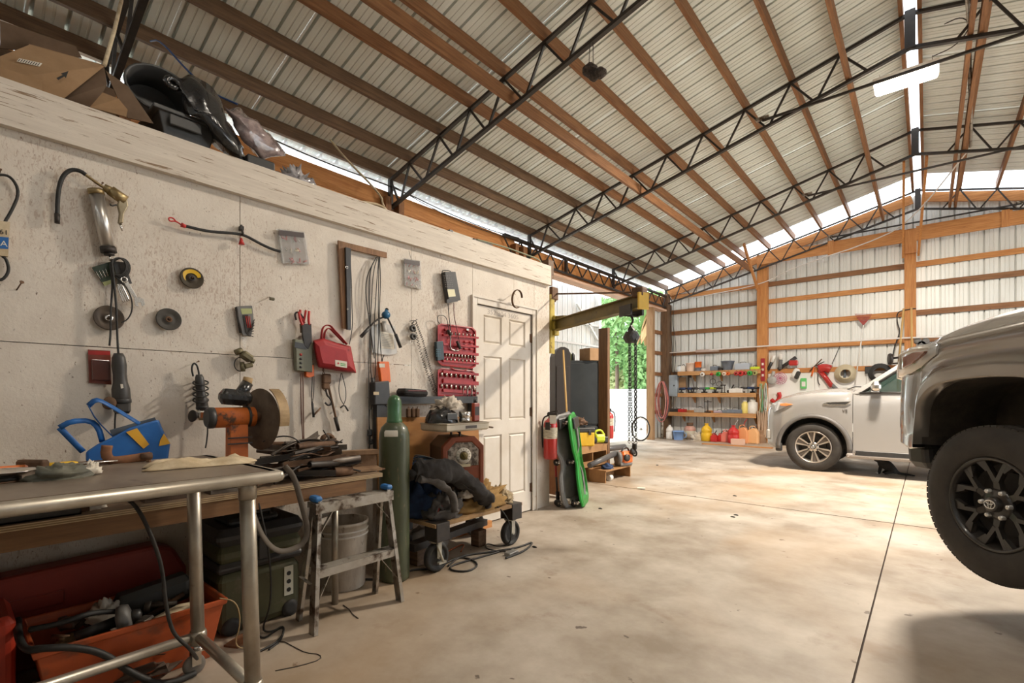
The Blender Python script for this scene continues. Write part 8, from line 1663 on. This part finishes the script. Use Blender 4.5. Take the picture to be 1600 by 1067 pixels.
# grey totes with a bin bag
gt_ = mat('dark_grey_tote', (.075, .073, .07), (.055, .053, .05), scale=6, rough=.4)
t = thing('storage_tote', 'dark grey storage tote tilted on top of the room beside the cardboard box', 'tote', (-3.52, 1.0, ZT))
c0, c1 = top(236), top(330); yl0, yl1 = c0.y, c1.y
m = MB(t); m.loft([[Vector((x, y, z)) for x, y in ((-3.75+k, yl0+k*1.6), (-3.30-k, yl0+k*1.6), (-3.30-k, yl1-k*1.6), (-3.75+k, yl1-k*1.6))] for k, z in ((.035, ZT), (.005, ZT+.19), (-.012, ZT+.19), (-.012, ZT+.215), (.004, ZT+.215), (.03, ZT+.02))], True, True, False); obj('tub', m, gt_, t, bev=.006)
m = MB(t); m.rbox((-3.285, (yl0+yl1)/2-.02, ZT+.15), (.012, .16, .06), .005); obj('handle', m, gt_, t)
t = thing('storage_tote', 'second grey tote stood on edge behind the first, its open mouth showing', 'tote', (-3.62, 1.02, ZT+.2)); c_ = q_(248, 148, -3.5)
m = MB(t); R3 = Matrix.Rotation(-.5, 4, 'X')
pts = [Vector((0, .17*math.cos(a)*(1.0), .13*math.sin(a))) for a in [2*PI*i/24 for i in range(24)]]
m.loft([[c_+Vector((x, p.y*k, p.z*k)) for p in pts] for x, k in ((-.16, .82), (.04, 1.0), (.05, 1.06), (.06, 1.06), (.06, .98), (-.14, .78))], False, True); m.add([c_+Vector((-.14, p.y*.78, p.z*.78)) for p in pts], [list(range(24))]); obj('tub', m, gt_, t)
t.location = (c_.x, c_.y, c_.z-.13)
for o in t.children: 
    for v in o.data.vertices: v.co -= Vector((c_.x-(-3.62), c_.y-1.02, c_.z-.13-(ZT+.2)))
def film(pts, X, th, seed, amp, fr):
    m = MB(); from mathutils import noise
    n = len(pts); c_ = sum((Vector((u, v, 0)) for u, v in pts), Vector())/n
    P = [Vector((u, v, 0)) for u, v in pts]; rings = []
    for o, k in ((-.10, .55), (-.06, .9), (0, 1), (.05, .93), (.085, .7), (.10, .35), (.102, .02)):
        ring = []
        for i in range(n*6):
            a = i/6; i0 = int(a); p = P[i0 % n].lerp(P[(i0+1) % n], a-i0); q = c_+(p-c_)*k; w_ = onX(X+o*th, q.x, q.y); w_ += noise.noise_vector(w_*fr+Vector((seed, 0, 0)))*amp; ring.append(w_)
        rings.append(ring)
    return m.loft(rings, True, True, True)
t = thing('bin_bag', 'shiny black bin bag spilling over the totes', 'bag', (-3.35, 1.15, ZT)); m = film([(262, 122), (285, 119), (318, 132), (345, 160), (358, 190), (378, 235), (384, 253), (352, 242), (325, 205), (296, 175), (285, 150)], -3.34, 1.2, 3, .05, 9); m.o = Vector(t.location); obj('film', m, bagp, t)
m = MB(t); c_ = q_(270, 130, -3.26); m.M = None; m.tube([c_+Vector((.0, .03*math.cos(a), .025*math.sin(a))) for a in [2*PI*i/10 for i in range(10)]], .018, n=6, closed=True); obj('knot', m, bagp, t)
t = thing('clear_bag', 'clear plastic bag of pinkish-brown stuff beyond the bin bag', 'bag', (-3.4, 1.45, ZT)); m = film([(352, 166), (372, 172), (402, 190), (425, 212), (445, 238), (440, 246), (408, 246), (385, 225), (362, 195)], -3.36, 1.0, 6, .04, 11); m.o = Vector(t.location); obj('film', m, mat('pinkish_film', (.42, .33, .31), (.10, .07, .08), scale=12, rough=.15, coat=.8, bump=.5), t)
t = thing('grey_bin', 'low grey bin under the clear plastic bag', 'bin', (-3.45, 1.5, ZT)); a, b = top(375), top(418); m = MB(t); m.rbox((-3.45, (a.y+b.y)/2, ZT+.06), (.3, b.y-a.y, .12), .01); obj('bin', m, gt_, t)
t = thing('crumpled_wrap', 'small crumpled clear wrapper on the fascia end of the bags', 'wrapper', (-3.3, top(450).y, ZT)); obj('wrap', lump((0, 0, 0), (.05, .11, .09), 61, amp=.7, fr=4, n=(30, 14)), mat('greyish_wrap', (.45, .42, .42), (.14, .13, .14), scale=14, rough=.15, coat=.8), t)
p = top(715, -3.5); t = thing('paper_carton', 'dark and white carton with red print on top of the room', 'carton', (-3.45, p.y-.05, ZT)); m = MB(); m.rbox((0, 0, .05), (.2, .30, .10), .004); obj('carton', m, paper, t); m = MB(); m.box((.101, .0, .06), (.001, .16, .03)); obj('red_print', m, redm, t); m = MB(); m.box((.0, -.17, .05), (.2, .04, .11)); obj('dark_end', m, blackp, t)
t = thing('flat_black_case', 'flat dark case lying right of the white carton on the room', 'case', (-3.40, top(740).y, ZT)); m = MB(); m.rbox((0, .03, .035), (.16, .24, .035), .006); m.rbox((.0, .03, .075), (.18, .27, .02), .006); obj('case', m, steel_black, t)
cord('curved_strip', [q_(555, 315, -3.3), q_(580, 317, -3.3), q_(597, 322, -3.3), q_(606, 331, -3.3)], .01, cream, 'pale bent strip lying on the room beside the truss foot', 'strip')
cord('white_cable', [q_(606, 331, -3.4), q_(598, 320, -3.5), q_(596, 305, -3.6), (-3.9, 2.33, 3.3), (-4.4, 2.45, 3.7)], .009, cream, 'pale cable rising from the room toward the truss', 'cable')
cord('grey_rope', [q_(745, 374, -3.19), q_(790, 386, -3.19), q_(820, 397, -3.19), q_(842, 405, -3.19), q_(846, 411, -3.2)], .007, mat('green_grey_cord', (.28, .30, .2), rough=.8), 'grey-green rope along the top edge of the white fascia', 'rope')
cord('blue_line', [(-4.55, 1.05, 3.95), q_(250, 62, -4.1), q_(290, 108, -3.8), q_(330, 145, -3.7), q_(371, 163, -3.6)], .006, mat('blue_line_m', (.02, .07, .22), rough=.5), 'dark blue line sagging over the bin bag', 'line')
cord('eave_cable', [Vector((XE+.05, y_, z_)) for y_, z_ in ((2.2, 4.22), (3.2, 4.16), (4.2, 4.2), (5.2, 4.12), (6.2, 4.1), (7.0, 4.16))], .008, black, 'black cable sagging along the eave above the orange beam', 'cable')
cord('eave_cable', [Vector((XE+.06, y_, z_)) for y_, z_ in ((4.2, 4.2), (5.0, 4.08), (6.0, 4.04), (7.0, 4.12))], .006, black, 'second thinner black cable under the first along the eave', 'cable')
cord('ridge_conduit', [(.27, 6.5, 5.5), (.36, 7.38, 5.35), (.42, 8.6, 5.28), (.50, 9.8, 5.2), (.53, 10.68, 5.2)], .018, alu, 'grey flexible conduit running along the roof right of the ridge', 'conduit')
cord('diagonal_conduit', [(.50, 10.7, 5.15), (-.05, 12.4, 4.9), (-.6, 13.6, 4.75), (-2.6, 13.75, 4.4), (-3.2, 13.8, 4.1), (-5.0, 13.85, 4.0)], .012, cond, 'thin white conduit crossing in front of the gable truss', 'conduit')
# ---- small dark cans hanging from the second truss
hp = onY(4.14, 925, 62); t = thing('hanging_cones', 'cluster of dark pine-cone-like lumps hanging from the near truss', 'hanging ornament', (hp.x, 4.14, onY(4.14, 925, 125).z))
cone_m = mat('cone_brown', (.10, .075, .06), (.03, .025, .02), scale=30, rough=.8, bump=.8)
for k, (u, v, r_) in enumerate(((922, 110, .075), (938, 114, .06), (928, 120, .05))):
    p = onY(4.14, u, v)-Vector(t.location)
    m = MB(); 
    for i in range(6):
        for j in range(9):
            ph = -1.2+2.4*i/5; a = 2*PI*j/9+.35*i; d_ = Vector((math.cos(a)*math.cos(ph), math.sin(a)*math.cos(ph), math.sin(ph)*.8)); m.rbox(p+d_*r_*.72, (r_*.6, r_*.6, r_*.35), .006, rz=a, ry=ph)
    m.lathe([(.001, -r_*.7), (r_*.75, -r_*.3), (r_*.75, r_*.3), (.001, r_*.7)], p, n=10); obj('cone', m, cone_m, t, kind='stuff')
for du in (-3, 4): m = MB(t); m.cyl(onY(4.14, 923+du, 104), onY(4.16, 924+du*.7, 66), .004, n=5); obj('wire', m, steel_black, t)
# ================================================================ OUTSIDE THE DOORWAY
t = thing('steel_fence', 'white horizontally ribbed metal fence outside the doorway', 'fence', (-12, 16, -.1))
fa, fb_ = onD(19, 925, 640), onD(19, 1100, 640); ztop = onD(19, 980, 608).z
dv = (fb_-fa).normalized()
for k in range(9):
    z0 = -.1+k*(ztop+.1)/9; z1 = z0+(ztop+.1)/9; m = MB(t); a = Vector((fa.x, fa.y, z0))-dv*3; b = Vector((fb_.x, fb_.y, z0))+dv*3; nrm = Vector((dv.y, -dv.x, 0))*.03
    m.loft([[a+nrm, a+Vector((0, 0, (z1-z0)*.8))+nrm, a+Vector((0, 0, z1-z0)), a-nrm], [b+nrm, b+Vector((0, 0, (z1-z0)*.8))+nrm, b+Vector((0, 0, z1-z0)), b-nrm]], True, True, False); obj('fence_rail', m, mat('fence_white', (.72, .72, .70), rough=.5), t)
lg = [mat('leaf_green_a', (.16, .32, .10), (.26, .42, .16), scale=3, rough=.6), mat('leaf_green_b', (.10, .24, .08), (.18, .33, .12), scale=3, rough=.6), mat('leaf_yellow_green', (.45, .50, .24), rough=.6)]
bark = mat('bark', (.16, .11, .08), rough=.9)
def foliage(c, r, n, mt, seed, sz=.14):
    rnd = random.Random(seed); m = MB(); vs = []; fs = []
    for i in range(n):
        d_ = Vector((rnd.gauss(0, 1), rnd.gauss(0, 1), rnd.gauss(0, 1))).normalized(); p = Vector((d_.x*r[0], d_.y*r[1], d_.z*r[2]))*(rnd.random()**.4)
        a = Vector((rnd.gauss(0, 1), rnd.gauss(0, 1), rnd.gauss(0, 1))).normalized(); b = a.orthogonal().normalized(); s_ = sz*rnd.uniform(.6, 1.3); k = len(vs)
        vs += [p-a*s_, p+b*s_*.45, p+a*s_, p-b*s_*.45]; fs.append((k, k+1, k+2, k+3))
    m.add([v+Vector(c) for v in vs], fs); return m
def tree(name, lab, d, u, v, r, hb_, n, mt, seed, sz=.16):
    p = onD(d, u, v); t = thing(name, lab, 'tree' if hb_ > .3 else 'shrub', (p.x, p.y, -.13)); zc = p.z+.13
    obj('foliage', foliage((0, 0, zc), r, n, mt, seed, sz), mt, t, kind='stuff', recalc=False); m = MB(); m.tube([(0, 0, 0), (.1, 0, zc*.5), (0, 0, zc)], [.12, .09, .06], n=8, smooth=1); obj('trunk', m, bark, t)
tree('leafy_tree', 'green leafy tree beyond the fence, left side of the doorway view', 23, 962, 500, (1.3, 1.3, 2.4), 1, 1500, lg[0], 1)
tree('leafy_tree', 'dark green tree low behind the fence in the doorway view', 25, 975, 572, (1.8, 1.8, 1.5), 1, 2200, lg[1], 2)
tree('leafy_tree', 'green tree at the right edge of the doorway view', 22, 1010, 575, (1.0, 1.0, 2.2), 1, 2200, lg[0], 3)
tree('leafy_tree', 'pale yellow-green bush above the fence in the doorway view', 24, 990, 598, (1.8, 1.3, .8), 1, 2200, lg[2], 4)
tree('leafy_tree', 'tall tree beyond the left part of the doorway', 27, 930, 520, (2.4, 2.4, 3.2), 1, 1300, lg[1], 5)
tree('leafy_tree', 'tree crown above the others in the doorway view', 28, 990, 480, (2.6, 2.0, 1.6), 1, 1100, lg[0], 6)
pp = onD(20, 1000, 480); t = thing('palm', 'palm with hanging brown dead fronds right of the doorway view', 'palm', (pp.x+.6, pp.y, -.13)); m = MB(); m.tube([(0, 0, 0), (.1, 0, 2.5), (0, 0, 5.2)], .16, n=10, smooth=1); obj('trunk', m, bark, t)
for k in range(22):
    a = 2*PI*k/22; dead = k % 3 == 0; el = -1.2 if dead else .4; m = MB(); pts = []; L_ = 1.9
    for i in range(7):
        f = i/6; pts.append(Vector((math.cos(a)*L_*f*(.35 if dead else 1), math.sin(a)*L_*f*(.35 if dead else 1), 5.2+(-1.7*f if dead else .7*f-1.5*f*f))))
    vs = []; fs = []
    for i, p in enumerate(pts):
        w_ = .30*math.sin(PI*min(1, i/6*.9+.1)); s_ = Vector((-math.sin(a), math.cos(a), 0)); vs += [p-s_*w_+Vector((0, 0, -.12)), p, p+s_*w_+Vector((0, 0, -.12))]
        if i: k_ = 3*i; fs += [(k_-3, k_-2, k_+1, k_), (k_-2, k_-1, k_+2, k_+1)]
    m.add(vs, fs); obj('frond', m, mat('dead_frond', (.42, .26, .12), rough=.8) if dead else lg[0], t, recalc=False)
t = thing('bicycle_wheel', 'spoked bicycle wheel standing outside the doorway at the right jamb', 'wheel', fl(1001, 689, 0)); wy = t.location; dW = -wy.x*sY+wy.y*cY; rW = 19*dW/F
yawd = YAW
def wpnt(r_, a, o=0): return Vector((math.cos(a)*r_*cY*.75, math.cos(a)*r_*sY*.75, rW+math.sin(a)*r_))
m = MB(); m.tube([wpnt(rW*.97, 2*PI*i/32) for i in range(32)], .02, n=6, closed=True); obj('tyre', m, black, t); m = MB(); m.tube([wpnt(rW*.90, 2*PI*i/32) for i in range(32)], .012, n=6, closed=True); obj('rim', m, chrome, t)
m = MB(); m.cyl(wpnt(0, 0)-Vector((.04, -.04, 0)), wpnt(0, 0)+Vector((.04, -.04, 0)), .03); obj('hub', m, chrome, t)
for k in range(18): m = MB(); m.cyl(wpnt(.03, 2*PI*k/18), wpnt(rW*.9, 2*PI*k/18+.1), .003, n=4); obj('spoke', m, chrome, t)
